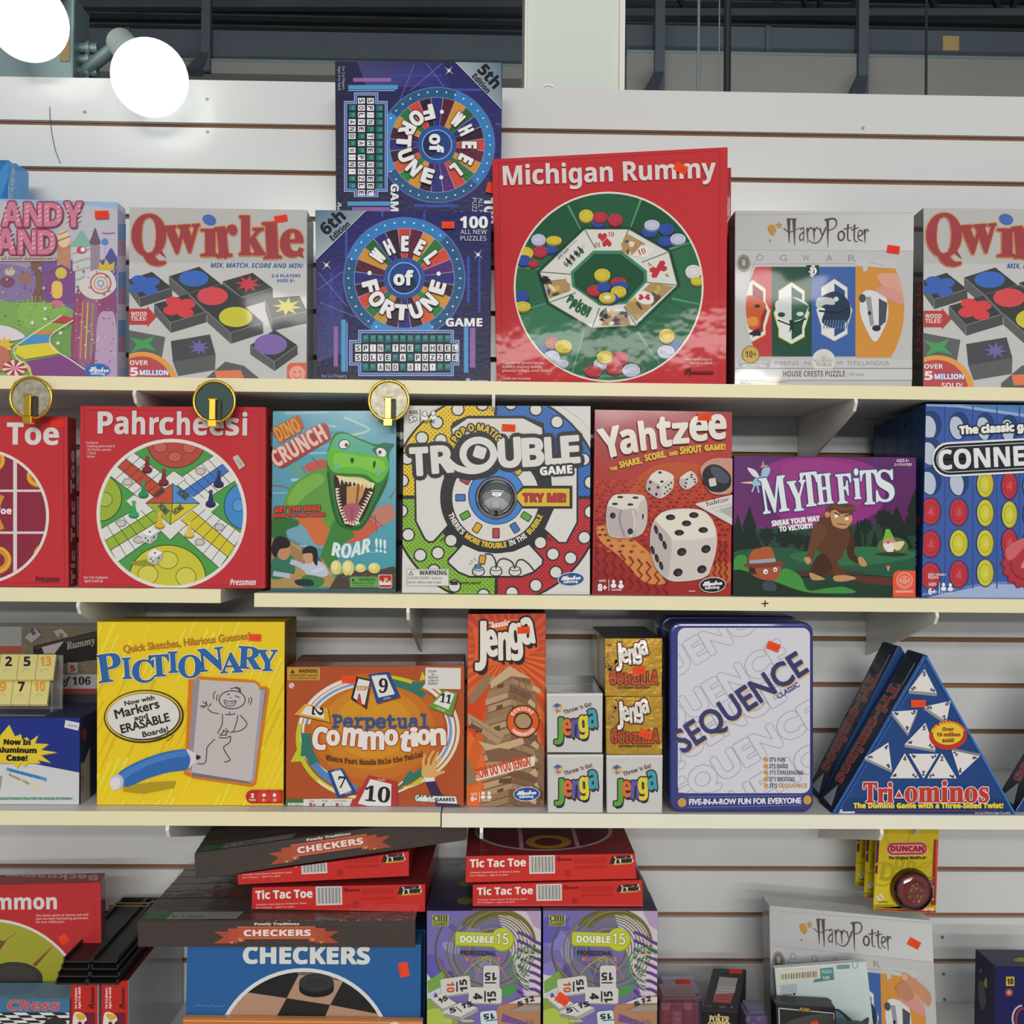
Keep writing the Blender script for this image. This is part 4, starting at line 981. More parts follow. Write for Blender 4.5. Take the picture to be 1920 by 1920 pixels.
A.poly([(900, 1345), (1040, 1320), (1080, 1370), (930, 1365)], '#8f8a34'); die(1075, 1305, 55); die(1040, 1160, 58); A.pop()
for k, t in enumerate(('Contents:', '· Folding game board', '· 16 Plastic pawns', '· 2 Dice', '· Rules')): A.T(t, 598, 526+k*24, (90, 200, 175, 70, 62)[k], 17, '#d8aeb0', 0, 'b')
A.T('For 2 to 4 players', 585, 1458, 165, 18, '#dcbcbc', 0, 'b').T('Ages 6 and up', 585, 1482, 130, 18, '#dcbcbc', 0, 'b'); pressman(A, 1595, 1502, 178, 40, '#dccaca')
A.part('title_lettering').TL([(c, x, y, w, h, -.5) for c, x, y, w, h in (('P', 682, 452, 100, 148), ('a', 798, 455, 92, 150), ('h', 920, 458, 85, 150), ('r', 1040, 460, 60, 150), ('c', 1108, 460, 95, 150), ('h', 1230, 462, 85, 150), ('e', 1342, 463, 95, 150), ('e', 1455, 464, 95, 150), ('s', 1565, 465, 90, 150), ('i', 1683, 466, 28, 150))], '#cfc8c8', 'b', 3)
A.part('price_sticker').poly([(1612, 620), (1648, 600), (1700, 675), (1660, 705)], '#b9b4ae').T('12.99', 1640, 640, 50, 16, '#6a6664', -55)
b.done()

# dinosaur
b = Box('game_box', 'turquoise dinosaur game box with a roaring green dinosaur, between red box and dome board', C1, [(511.3, 770.5), (743.5, 769.5), (742.3, 1107.5), (507.5, 1107.5)], -.235, .055, S2R(625)+.0003, front='#5f93a8', side='#5a6266', top='#7fa4b4', right='#3a4448', group=G2, m='gloss')
A = b.A.fr(490, 690, 290, 1160)
A.poly([(60, 300), (1030, 300), (1030, 1700), (60, 1700)], ['#5a9ab0', '#74aebc', '#3f93a0', '#4f8694'])
for k in range(26): A.line([(random.uniform(60, 700), 340+k*50), (random.uniform(400, 1020), 330+k*50)], random.uniform(6, 22), ('#86b4c4', '#6fa6ba', '#9cc0cc', '#5490a8')[k % 4])
A.blob([(70, 1120), (300, 1110), (530, 1120), (540, 1330), (380, 1340), (150, 1240)], '#6f9cb0').blob([(260, 1130), (540, 1120), (540, 1290), (420, 1330), (330, 1200)], '#c46a3a').blob([(320, 740), (420, 690), (500, 700), (520, 800), (400, 800)], '#b8584e').blob([(600, 1270), (820, 1130), (940, 1060), (900, 1180), (760, 1290), (640, 1310)], '#c25a44').blob([(820, 1090), (960, 1020), (1000, 1120), (880, 1180)], '#b97a6a')
for P in (((80, 880), (170, 890), (240, 920)), ((520, 640), (560, 590)), ((960, 980), (1010, 910)), ((820, 1110), (930, 1200)), ((380, 670), (450, 740)), ((850, 1100), (870, 1250)), ((300, 740), (340, 800))): A.line(P, 10, '#8a4c48', w1=3)
A.line([(540, 520), (700, 500), (810, 465), (740, 420), (620, 370)], 16, '#a8c6b6', 4)
# body, arm, legs
A.blob([(160, 1040), (230, 880), (380, 780), (500, 760), (560, 900), (560, 1250), (430, 1100), (300, 1050), (180, 1110)], '#5a9440').blob([(200, 980), (280, 860), (420, 790), (470, 850), (330, 960), (230, 1060)], '#74a848')
A.blob([(70, 1140), (250, 1130), (280, 1180), (190, 1220), (200, 1320), (70, 1300)], '#2f6a34').blob([(440, 1440), (500, 1260), (560, 1140), (700, 1250), (600, 1330), (560, 1460), (500, 1500)], '#3c7c3a').blob([(210, 760), (260, 700), (330, 800), (280, 820)], '#5f9a8a')
# head
A.blob([(488, 700), (500, 620), (545, 500), (620, 480), (720, 520), (850, 570), (930, 560), (985, 580), (960, 650), (955, 820), (900, 960), (830, 1080), (760, 1200), (680, 1220), (590, 1180), (540, 1080), (510, 900)], '#2f7434')
A.blob([(490, 690), (510, 610), (560, 510), (640, 495), (730, 540), (850, 590), (930, 650), (955, 760), (880, 860), (780, 800), (640, 790), (540, 780)], '#5fae3c').blob([(545, 590), (570, 510), (640, 498), (740, 545), (860, 600), (930, 640), (900, 660), (760, 640), (640, 630)], '#58a690').blob([(560, 640), (740, 660), (900, 690), (930, 760), (860, 790), (720, 740), (560, 740)], '#79be42')
A.blob([(840, 600), (985, 565), (975, 610), (880, 650), (850, 640)], '#2c6a5c')
A.ell(622, 572, 44, 38, '#1f4a34', 20).ell(622, 572, 38, 31, '#dfe2da', 20).ell(638, 578, 13, 15, '#8a3a30').ell(638, 578, 6, 8, '#15150f').ell(900, 632, 40, 30, '#dfe2da', -30).ell(890, 632, 13, 14, '#8a3a30').ell(890, 632, 6, 7, '#15150f')
A.blob([(668, 680), (690, 675), (695, 700), (678, 715)], '#23421c').blob([(838, 710), (858, 700), (852, 745), (842, 750)], '#23421c').ell(565, 740, 16, 24, '#66b0a0').ell(880, 780, 14, 30, '#66b0a0')
A.blob([(552, 800), (640, 815), (760, 830), (850, 880), (820, 1000), (760, 1130), (680, 1195), (610, 1160), (565, 1020), (548, 900)], '#3a1c20')
A.blob([(560, 805), (640, 815), (760, 825), (845, 880), (800, 900), (700, 860), (620, 850)], '#cfc489').poly([(640, 890), (790, 870), (760, 960), (715, 1040), (640, 1020)], '#c08a52').poly([(720, 875), (740, 872), (720, 1030), (708, 1030)], '#7a4a34').blob([(615, 1040), (690, 1015), (745, 1040), (735, 1120), (680, 1165), (630, 1130)], '#a4566a').line([(680, 1040), (682, 1140)], 8, '#8a3f54')
for k in range(9): A.poly([(575+k*31, 815+k*5), (603+k*31, 818+k*6), (592+k*30, 868+k*6+(12 if k % 3 == 0 else 0))], '#ddd6a6')
for k in range(12): t = k/11; x, y = 556+60*t*t+10*t, 900+250*t; A.poly([(x, y), (x+4, y+22), (x+34, y+4)], '#dcd8b8')
for k in range(11): t = k/10; x, y = 836-110*t, 930+220*t; A.poly([(x, y), (x-8, y+22), (x-36, y-6)], '#d2cfae')
for k in range(6): A.poly([(620+k*20, 1180-abs(k-3)*5), (640+k*20, 1182-abs(k-3)*5), (630+k*20, 1145)], '#dcd8b8')
A.line([(500, 780), (530, 1000), (580, 1160), (680, 1205), (770, 1170), (860, 1010), (940, 840)], 18, '#225a2c', 4)
# children at a table
A.poly([(60, 1270), (230, 1300), (470, 1440), (590, 1640), (60, 1650)], '#9a7a52').poly([(200, 1300), (440, 1420), (600, 1650), (570, 1650), (420, 1450)], '#b9986a').poly([(60, 1590), (300, 1480), (540, 1560), (580, 1640), (60, 1650)], '#a88a52').poly([(300, 1340), (440, 1420), (470, 1480), (320, 1460)], '#5a5468')
A.blob([(80, 1450), (150, 1390), (240, 1420), (250, 1540), (190, 1570), (80, 1580)], '#2f6f5a').blob([(120, 1350), (210, 1340), (215, 1400), (180, 1440), (130, 1420)], '#b98462').blob([(75, 1370), (100, 1280), (160, 1262), (215, 1300), (205, 1345), (140, 1360), (110, 1420)], '#231d20').line([(220, 1450), (300, 1480), (340, 1510)], 40, '#aab4ca').ell(340, 1510, 25, 18, '#b98462').line([(90, 1540), (220, 1560)], 36, '#a9b3c6').ell(235, 1560, 24, 16, '#b98462')
A.blob([(310, 1500), (350, 1450), (440, 1450), (490, 1500), (490, 1560), (370, 1560)], '#b4bccb').blob([(320, 1390), (390, 1380), (400, 1440), (350, 1470), (315, 1430)], '#c09072').blob([(310, 1390), (330, 1345), (380, 1335), (420, 1370), (420, 1480), (390, 1450), (380, 1390)], '#241f26').line([(470, 1500), (380, 1530)], 26, '#c3c8d4').blob([(300, 1580), (350, 1550), (470, 1580), (440, 1640), (310, 1640)], '#3f7a3e').blob([(255, 1590), (370, 1585), (390, 1630), (280, 1630)], '#26303a')
# eggs and nest
A.blob([(520, 1640), (600, 1540), (760, 1520), (900, 1510), (1010, 1500), (1020, 1690), (540, 1690)], '#4a4038')
for (x, y, rx, ry) in ((562, 1495, 42, 55), (652, 1500, 46, 60), (745, 1500, 40, 32), (848, 1500, 46, 40)): A.ell(x, y, rx, ry, '#cfc56e').ell(x-8, y-12, rx*.6, ry*.6, '#ded89a')
for k in range(10): A.line([(560+k*45, 1560+(k % 3)*12), (620+k*44, 1540+(k % 4)*10)], 8, '#6a5040')
A.rect(60, 1655, 1010, 1680, '#3a5a5a')
A.rrect(665, 1565, 875, 1645, 10, '#5f9e4c').T('WARNING', 732, 1598, 125, 24, '#23382a', 0, 'b').T('choking hazard - small parts', 680, 1618, 170, 14, '#23382a', 0, 'b').T('not for children under 3 years', 690, 1636, 150, 12, '#23382a').poly([(690, 1575), (703, 1598), (677, 1598)], '#23382a')
A.rrect(878, 1548, 982, 1650, 12, '#d8a8a0').rrect(885, 1555, 976, 1643, 10, '#a82c34').T('Goliath', 888, 1625, 84, 34, '#e8dcd8', 0, 'sc', 3).ell(935, 1585, 16, 14, '#d9a24a')
A.T('GET THE EGGS', 100, 1080, 345, 36, '#c0452e', 2, 'b', 3, ol=[(7, '#3a1c18')]).T('BEFORE THE DINO WAKES!', 75, 1122, 405, 26, '#c0452e', 1.5, 'b', 2, ol=[(5, '#3a1c18')])
A.T('ROAR !!!', 530, 1402, 405, 100, '#cfe4e4', 1, 'bi', 4, warp=lambda t, s: (0, (random.random()-.5)*4-22*math.sin(t*6)))
A.part('title_lettering')
A.poly([(85, 490), (285, 350), (325, 445), (150, 565)], '#b8572c'); A.T('DINO', 140, 555, 185, 112, '#cf8a3a', 27, 'b', 4, ol=[(8, '#8c3f22')])
A.poly([(85, 665), (465, 412), (500, 430), (525, 535), (165, 752), (130, 745)], '#9c3a36').T('CRUNCH', 118, 745, 440, 122, '#d9b8ae', 29.5, 'b', 3, ol=[(9, '#b04a44')])
b.done()

# dome board game
b = Box('game_box', 'white board game box with a clear dome and a yellow arrow', C1, [(757, 760.3), (1107.6, 761.3), (1106.3, 1110), (753.2, 1110)], Y2, .052, S2R(930)+.0003, front='#cfcdc8', side='#1f1f21', top='#bdbcb8', right='#2a2a2c', group=G2, m='card')
A = b.A.fr(740, 740, 380, 1780)
K, Wh = '#2b2b2e', '#cfcdc8'
A.ell(890, 905, 935, 935, K); O = (890, 905)
quads = (('#dcba26', '#4a3c16', 270, 360), ('#2f6ab4', '#16305a', 0, 90), ('#b52f38', '#4a1218', 90, 180), ('#7fae3a', '#2c4416', 180, 270))
for c, d, a0, a1 in quads:
    A.wedge(890, 905, 560, 915, a0+.9, a1-.9, c, 24)
    base = mixc(c, d, .0)
for c, d, a0, a1 in quads:
    off = A.off(); sx, sy = (1 if a0 < 180 else -1), (1 if 90 <= a0 < 270 else -1)
    cells_ = 0
    for i in range(46):
        for j in range(46):
            x, y = 20+i*19.0, 20+j*19.0
            if (i+j) % 2: continue
            X, Yp = 890+sx*x, 905+sy*y; r_ = math.hypot(x, y)
            if 560 < r_ < 900 and 62 < X < 1722 and 95 < Yp < 1730: A.poly([(X, Yp-6.5), (X+6.5, Yp), (X, Yp+6.5), (X-6.5, Yp)], d, off)
# white panels with black borders
def panel(P, w=18): A.poly(P, Wh).line(P, w, K, closed=True)
A.poly([(510, 240), (640, 185), (1130, 185), (1310, 250), (1320, 360), (1100, 420), (700, 420), (500, 360), (490, 290)], K)
panel([(500, 300), (640, 205), (1130, 205), (1295, 290), (1300, 350), (1100, 400), (700, 400), (510, 350)], 10)
panel([(180, 690), (440, 690), (430, 1000), (470, 1150), (345, 1290), (300, 1295), (265, 1270), (185, 1110)]); panel([(1360, 640), (1605, 640), (1605, 1120), (1510, 1300), (1440, 1300), (1310, 1180), (1390, 1000)])
panel([(600, 1310), (740, 1370), (890, 1385), (1040, 1370), (1180, 1310), (1300, 1440), (1300, 1490), (1220, 1560), (1110, 1600), (660, 1600), (560, 1560), (470, 1480), (470, 1450)])
A.line([(885, 90), (885, 200)], 24, K).line([(60, 895), (185, 895)], 20, K).line([(1600, 900), (1730, 900)], 20, K).line([(893, 1600), (893, 1740)], 24, K)
for a in (-52, 52, 128, -128): A.line([(890+370*math.sin(R(a)), 905-370*math.cos(R(a))), (890+620*math.sin(R(a)), 905-620*math.cos(R(a)))], 10, K)
# loops of pegs
for (x, y) in ((555, 130), (370, 245), (240, 380), (405, 400), (110, 560), (68, 755), (60, 1020), (120, 1230), (495, 1280), (225, 1410), (380, 1390), (345, 1545), (525, 1680), (780, 1760), (1240, 130), (1020, 80), (1425, 240), (1720, 770), (1660, 570), (1720, 1030), (1665, 1255), (1280, 1300), (1390, 1400), (1545, 1435), (1415, 1560), (1240, 1675), (1030, 1740), (770, 85)):
    A.ell(x, y, 60, 60, K).ell(x, y, 48, 48, Wh)
for P in ([(62, 95), (400, 95), (230, 210), (90, 380), (62, 420)], [(1722, 100), (1460, 100), (1640, 220), (1722, 330)], [(62, 1460), (180, 1600), (380, 1735), (62, 1735)], [(1722, 1440), (1620, 1580), (1420, 1735), (1722, 1735)]): A.poly(P, Wh)
# bubble surround
A.ell(888, 905, 488, 488, K).ell(888, 905, 382, 385, Wh)
for a, c in ((40, '#c9a53a'), (122, '#5c9a3e'), (148, '#3f6fb8'), (180, '#b84048'), (212, '#cfa02e'), (240, '#5c9a3e'), (270, '#3f6fb8'), (300, '#a83a44')):
    x, y = 890+312*math.sin(R(a)), 905-312*math.cos(R(a)); A.rrect(x-33, y-46, x+33, y+46, 12, K, -a).rrect(x-25, y-38, x+25, y+38, 8, c, -a)
A.ell(895, 890, 250, 252, '#2d4f86').ell(895, 890, 240, 242, '#3f7cc4').ell(892, 905, 186, 190, '#26282c').ell(890, 935, 165, 155, '#8a8c8c').ell(885, 990, 120, 90, '#b4b6b4').blob([(735, 900), (790, 800), (900, 770), (1010, 800), (1060, 900), (960, 850), (820, 850)], '#55585a')
A.TA("THERE'S", 888, 905, 442, 442, 251, 222, 46, '#d9d7d0', 'b', True, 1).TA('MORE TROUBLE', 888, 905, 442, 442, 219, 167, 46, '#d3b13a', 'b', True, 2).TA('IN THE', 888, 905, 442, 442, 164, 141, 46, '#d9d7d0', 'b', True, 1).TA('BUBBLE', 888, 905, 442, 442, 138, 111, 46, '#cfc23a', 'b', True, 1)
# hopping pegs
for (x) in (735, 890, 1057): A.ell(x, 1560, 56, 36, K).rect(x-56, 1535, x+56, 1562, K).ell(x, 1560, 46, 28, Wh).rect(x-46, 1530, x+46, 1560, Wh).ell(x, 1528, 50, 22, K).ell(x, 1528, 40, 15, Wh)
A.line([(790, 1400), (850, 1405), (885, 1460), (890, 1530)], 12, K, 5).line([(890, 1520), (915, 1455), (965, 1440), (1030, 1470), (1055, 1530)], 12, K, 5).line([(1057, 1520), (1080, 1460), (1125, 1450), (1180, 1490), (1225, 1545)], 12, K, 5)
A.rrect(738, 1408, 800, 1490, 12, K, -12).rrect(746, 1415, 792, 1482, 9, '#c9992e', -12).rect(702, 1490, 762, 1532, K).rect(710, 1495, 756, 1530, '#3f6fb8')
for a in (-70, -50, -25, 200, 220): A.line([(735+60*math.sin(R(a)), 1510-60*math.cos(R(a))), (735+85*math.sin(R(a)), 1510-85*math.cos(R(a)))], 4, K)
# arrow
A.poly([(1045, 895), (1125, 800), (1560, 800), (1560, 1000), (1125, 1000)], K).poly([(1058, 895), (1130, 825), (1535, 825), (1535, 980), (1125, 980)], '#cfae33').T('TRY ME!', 1128, 942, 372, 72, '#a83038', 0, 'b', 5, ol=[(8, '#4a1a1c')])
# warning label, age marks, maker's oval
A.rect(105, 1530, 478, 1680, '#9a9894').rect(110, 1535, 473, 1675, '#d2d0ca').T('WARNING:', 218, 1582, 250, 38, '#2a2a2c', 0, 'b', 1).poly([(145, 1545), (168, 1585), (122, 1585)], '#2a2a2c').poly([(145, 1556), (158, 1580), (132, 1580)], '#d2d0ca').T('CHOKING HAZARD - Small parts.', 115, 1620, 310, 24, '#3a3a3c').T('Not for children under 3 years.', 115, 1658, 300, 26, '#3a3a3c')
A.rrect(490, 1638, 555, 1670, 6, K).T('assembly required', 562, 1662, 190, 22, '#20261c', 0, 'b')
A.T('AGES', 128, 170, 75, 30, K, 0, 'b').T('5+', 132, 240, 62, 50, '#efeee8', 0, 'b', 3, ol=[(8, K)]).rect(222, 130, 228, 245, K)
for (x, y) in ((265, 170), (340, 165)): A.ell(x, y, 20, 24, '#efeee8').ell(x, y+35, 30, 22, '#efeee8').ring(x, y, 22, 26, 5, K, n=16)
A.T('PLAYERS', 250, 250, 100, 24, K, 0, 'b')
def oval(A, x, y, rx, ry, dark='#24508f', rot=3):
    A.ell(x, y, rx*1.05, ry*1.1, '#d6d8da', rot).ell(x, y, rx, ry, dark, rot).T('Hasbro', x-rx*.74, y+ry*.12, rx*1.48, ry*.62, '#eceef0', rot, 'sc', 4).T('Gaming', x-rx*.58, y+ry*.62, rx*1.1, ry*.36, '#eceef0', rot, 'b', 1)
oval(A, 1548, 1620, 112, 56)
A.part('title_lettering')
TW = '#d0cec9'
Tt = [('T', 148, 712, 150, 240, 3), ('R', 335, 690, 185, 232, 4), ('U', 920, 638, 190, 250, 3), ('B', 1130, 630, 180, 240, 3), ('L', 1330, 612, 135, 230, 3), ('E', 1475, 604, 150, 232, 4)]
A.TL(Tt, TW, 'b', 9, [(44, K)])
A.ring(735, 535, 225, 205, 130, K, 0, 360).line([(430, 620), (520, 660), (680, 690), (820, 640), (890, 540)], 120, K, 4)
A.TL(Tt, TW, 'b', 9)
A.ring(735, 520, 165, 150, 62, TW).line([(450, 560), (540, 640), (680, 672), (800, 640), (868, 560), (880, 500)], 55, TW, 5).ell(735, 525, 104, 92, K).rrect(695, 455, 800, 560, 22, TW, -18)
A.TA('POP·O·MATIC', 722, 520, 205, 205, -62, 58, 56, '#cfae3a', 'b', bold=2, ol=[(14, K)])
A.T('GAME', 1280, 708, 280, 68, '#e0dfda', 4, 'b', 3, ol=[(22, K)])
A.part('cover_print'); sticker(A, 942, 262, 1060, 322, -3); b.done()
# the clear dome and its die
P = lambda x, y, o: A.w(*A.px((x, y)), o)
c = P(895, 905, .003); n = b.n
rr = (P(1075, 905, 0)-P(895, 905, 0)).length
m_ = mat('clear_plastic', (245, 248, 250)); nt = m_.node_tree; nt.nodes.clear()
tr_, gl_, lw_, mx_, ou_ = (nt.nodes.new('ShaderNode'+t) for t in ('BsdfTransparent', 'BsdfGlossy', 'Fresnel', 'MixShader', 'OutputMaterial'))
gl_.inputs['Roughness'].default_value = .04; lw_.inputs['IOR'].default_value = 1.8; tr_.inputs[0].default_value = (.93, .95, .96, 1)
nt.links.new(lw_.outputs[0], mx_.inputs[0]); nt.links.new(tr_.outputs[0], mx_.inputs[1]); nt.links.new(gl_.outputs[0], mx_.inputs[2]); nt.links.new(mx_.outputs[0], ou_.inputs[0])
mat('chrome', (190, 194, 198), rough=0.16, metal=1.0)
m = MB(); m.lathe(c, n, [(rr, 0), (rr, .001), (rr*.78, .0015), (rr*.74, 0.0005)], '#8a8d90', 40); m.build('dome_rim', 'chrome', b.root)
m = MB(); m.lathe(c, n, [(rr*.9*math.cos(R(t)), .001+rr*.42*math.sin(R(t))) for t in range(0, 90, 9)]+[(.0001, .001+rr*.42)], '#fff', 40); m.build('dome_shell', 'clear_plastic', b.root)
dd = tag(empty('die', P(888, 985, .004)), 'small pale die under the clear dome of the white board game box', 'die')
m = MB(); q = dd.location; ux, vz = b.u, b.v; s_ = .0062
M = Matrix(((ux.x, n.x, vz.x, q.x), (ux.y, n.y, vz.y, q.y), (ux.z, n.z, vz.z, q.z), (0, 0, 0, 1))) @ Matrix.Rotation(R(35), 4, 'X')
m.box((-s_, -s_, -s_), (s_, s_, s_), '#d8d6d0', M); m.build('die_body', 'card', dd, bevel=.0012)
f = Art(M @ Vector((0, -s_, 0)), (M.to_3x3() @ Vector((0, -1, 0))), [(0, 0), (1920, 0), (1920, 1920), (0, 1920)])
dd2 = Art(M @ Vector((0, s_, 0)), (M.to_3x3() @ Vector((0, 1, 0))), [(0, 0), (1920, 0), (1920, 1920), (0, 1920)])
f = dd2 if dd2.n.dot(CAM-dd2.o) > 0 else f
f.part('numeral').T('3', 926, 968, 7.5, 10.5, '#1c1c1e', 0, 'b', .4); f.build(dd, 'matte')

# dice game
b = Box('game_box', 'red dice game box with big white dice tumbling and slanted white lettering', C1, [(1115, 767.8), (1373, 772), (1371, 1113.9), (1109.8, 1112.8)], -.24, .05, S2R(1240)+.0003, front='#a6303a', side='#7c2630', top='#b4545c', right='#8a2a30', group=G2, m='gloss')
A = b.A.fr(1100, 740, 300, 1405)
A.poly([(40, 120), (1300, 120), (1300, 800), (40, 800)], ['#8f2f42', '#a2343c', '#b8452c', '#a8362e']).poly([(40, 800), (1300, 800), (1300, 1800), (40, 1800)], ['#a8362e', '#b8452c', '#a02a24', '#8a2226'])
A.blob([(560, 640), (900, 600), (1100, 700), (700, 860), (350, 900)], '#b4512c').blob([(100, 1150), (300, 1200), (560, 1400), (700, 1640), (500, 1640), (300, 1430), (120, 1280)], '#c98748').blob([(1100, 1500), (1280, 1480), (1280, 1620), (1100, 1700)], '#b9602f')
for j in range(17):
    y = 760+j*26*(1+j*.03)
    for i in range(24):
        x = 90+i*50+(j % 2)*25
        if x < 1260 and not (j > 13 and i % 2): A.ell(x, y, 11+j*.5, 5+j*.3, '#7a1e22' if (i+j) % 3 else '#c4552f')
for i in range(9): A.line([(110+i*62, 1280+i*35+40*((k) % 2)+k*50) if 0 else (90+i*75+(20 if k % 2 else -20), 1330+k*48+i*22) for k in range(7)], 14, '#7f1f22')
for i in range(6): A.line([(1120+(i % 3)*50+(12 if k % 2 else -12), 1280+k*40+(i//3)*200) for k in range(6)], 12, '#7f1f22')
def bigdie(pts_top, pts_l, pts_r, outline, ct='#d4cfc6', cl='#b4aaa6', cr='#c6beb8'):
    A.poly(spline(outline, 4), '#c9c2ba').poly(spline(pts_top, 4), ct).poly(spline(pts_l, 4), cl).poly(spline(pts_r, 4), cr)
def pip(x, y, rx, ry, rot=0): A.ell(x, y, rx, ry, '#1d1d20', rot).ell(x+rx*.15, y+ry*.2, rx*.5, ry*.5, '#38383c', rot)
bigdie([(600, 1110), (690, 1030), (930, 1005), (1050, 1050), (1120, 1180), (1090, 1250), (780, 1275), (720, 1230)], [(560, 1180), (590, 1110), (640, 1150), (740, 1280), (720, 1560), (690, 1600), (600, 1500), (555, 1330)], [(760, 1310), (1090, 1270), (1130, 1300), (1080, 1540), (1020, 1600), (780, 1630), (720, 1600), (745, 1380)], [(552, 1330), (575, 1130), (690, 1020), (930, 1002), (1060, 1050), (1135, 1200), (1125, 1400), (1060, 1570), (980, 1620), (780, 1640), (690, 1610), (600, 1510)], '#d6d1c2')
for (x, y) in ((732, 1077), (936, 1058), (872, 1130), (808, 1212), (1018, 1188)): pip(x, y, 42, 26)
for (x, y) in ((830, 1380), (1042, 1355), (797, 1560), (1006, 1532)): pip(x, y, 42, 35, 20)
for (x, y) in ((605, 1185), (645, 1250), (680, 1320), (575, 1365), (612, 1435), (650, 1500)): pip(x, y, 17, 40, 15)
bigdie([(190, 960), (230, 890), (300, 875), (470, 885), (500, 910), (440, 1000), (350, 1010), (200, 1000)], [(172, 1060), (190, 980), (320, 1010), (430, 1010), (440, 1200), (400, 1250), (230, 1250), (190, 1200)], [(440, 1010), (500, 920), (528, 1000), (520, 1150), (450, 1235), (430, 1200)], [(168, 1060), (190, 940), (260, 880), (440, 876), (510, 905), (530, 1020), (515, 1160), (440, 1245), (230, 1255), (180, 1190)], '#d2cdc4', '#b2a6a6', '#beb4ae')
A.line([(300, 1015), (285, 1100), (330, 1250)], 18, '#8f8688', 4).line([(400, 1015), (420, 1140), (380, 1250)], 14, '#d0c6c0', 4)
for (x, y) in ((292, 900), (425, 905), (245, 960), (380, 965)): pip(x, y, 27, 11)
pip(226, 1062, 25, 27); pip(380, 1200, 25, 27); pip(490, 1070, 8, 26)
bigdie([(545, 735), (630, 665), (740, 700), (755, 740), (660, 800), (650, 800)], [(525, 760), (545, 745), (650, 805), (650, 900), (610, 905), (522, 840)], [(660, 805), (755, 745), (745, 830), (665, 900)], [(520, 790), (545, 730), (630, 662), (745, 700), (758, 760), (745, 835), (665, 905), (610, 905), (525, 845)])
for (x, y) in ((640, 685), (655, 765)): pip(x, y, 16, 11)
for (x, y) in ((555, 770), (622, 815), (545, 830), (608, 875)): pip(x, y, 12, 14)
for (x, y) in ((690, 815), (715, 795), (738, 775), (680, 870), (705, 850), (730, 830)): pip(x, y, 8, 9)
bigdie([(820, 735), (890, 680), (920, 700), (860, 745)], [(812, 745), (870, 740), (885, 800), (870, 830), (815, 800)], [(870, 740), (925, 680), (965, 750), (885, 825)], [(810, 750), (830, 715), (900, 672), (930, 685), (968, 750), (945, 790), (880, 832), (830, 815)])
for (x, y) in ((875, 745), (868, 778), (860, 808), (915, 705), (915, 725), (940, 745), (945, 768)): pip(x, y, 10, 8)
A.blob([(990, 680), (1020, 610), (1100, 565), (1210, 560), (1290, 590), (1290, 830), (1160, 880), (1060, 840)], '#c08a7c').blob([(1010, 690), (1060, 625), (1150, 620), (1250, 700), (1255, 800), (1180, 855), (1080, 845), (1020, 770)], '#26272c').blob([(1080, 650), (1150, 640), (1240, 720), (1220, 780), (1140, 760)], '#4a4e5c').rrect(1068, 735, 1130, 805, 12, '#c9c2b6', 10)
A.poly([(950, 958), (1290, 875), (1290, 1150)], '#cfc9c6').poly([(950, 958), (1290, 1150), (1290, 1160), (948, 968)], '#b0a8a4').T('Yahtzee', 1045, 980, 205, 38, '#35343a', 14, 'si').line([(1090, 1000), (1260, 960)], 4, '#8a8688').line([(1120, 1020), (1270, 1060)], 3, '#8a8688').poly([(1150, 1010), (1290, 970), (1290, 1100)], '#aaa6a6')
wv = lambda t, s: (0, 22*math.sin(t*3.14)*0-26*t+30*t*t)
A.T('THE', 205, 672, 62, 28, '#d2b13a', 13, 'b', 2).T('SHAKE,', 290, 645, 195, 52, '#d2b13a', 13, 'b', 3).T('SCORE,', 512, 586, 182, 54, '#d2b13a', 12, 'b', 3).T('AND', 720, 540, 76, 32, '#d2b13a', 9, 'b', 2).T('SHOUT', 818, 524, 186, 60, '#d2b13a', 6, 'b', 3).T('GAME!', 1032, 495, 180, 48, '#d2b13a', 4, 'b', 3)
A.T('AGES', 104, 1642, 62, 20, '#e2dada', 0, 'b').T('8+', 95, 1720, 78, 58, '#ece6e4', 0, 'b', 3).rect(188, 1620, 194, 1720, '#d8cccc')
for (x, y) in ((232, 1640), (296, 1645)): A.ell(x, y, 15, 17, '#ece6e4').ell(x, y+35, 26, 20, '#ece6e4')
A.T('PLAYERS', 215, 1720, 88, 18, '#e2dada', 0, 'b').rect(888, 1718, 945, 1728, '#c9a8a8')
oval(A, 1098, 1668, 112, 62, '#1c1c1e', 4)
A.part('title_lettering').TL([('Y', 140, 560, 190, 250, 12), ('a', 305, 522, 140, 255, 9), ('h', 478, 490, 130, 235, 7), ('t', 630, 458, 110, 270, 5), ('z', 755, 432, 135, 225, 4), ('e', 905, 405, 150, 265, 2), ('e', 1070, 388, 145, 265, 1)], '#d8d2c8', 'b', 7, sh=(8, 14, '#3c1218'))
A.poly([(205, 480), (250, 470), (215, 578)], '#d8d2c8')
A.part('cover_print'); sticker(A, 968, 168, 1088, 232, -1); b.done()

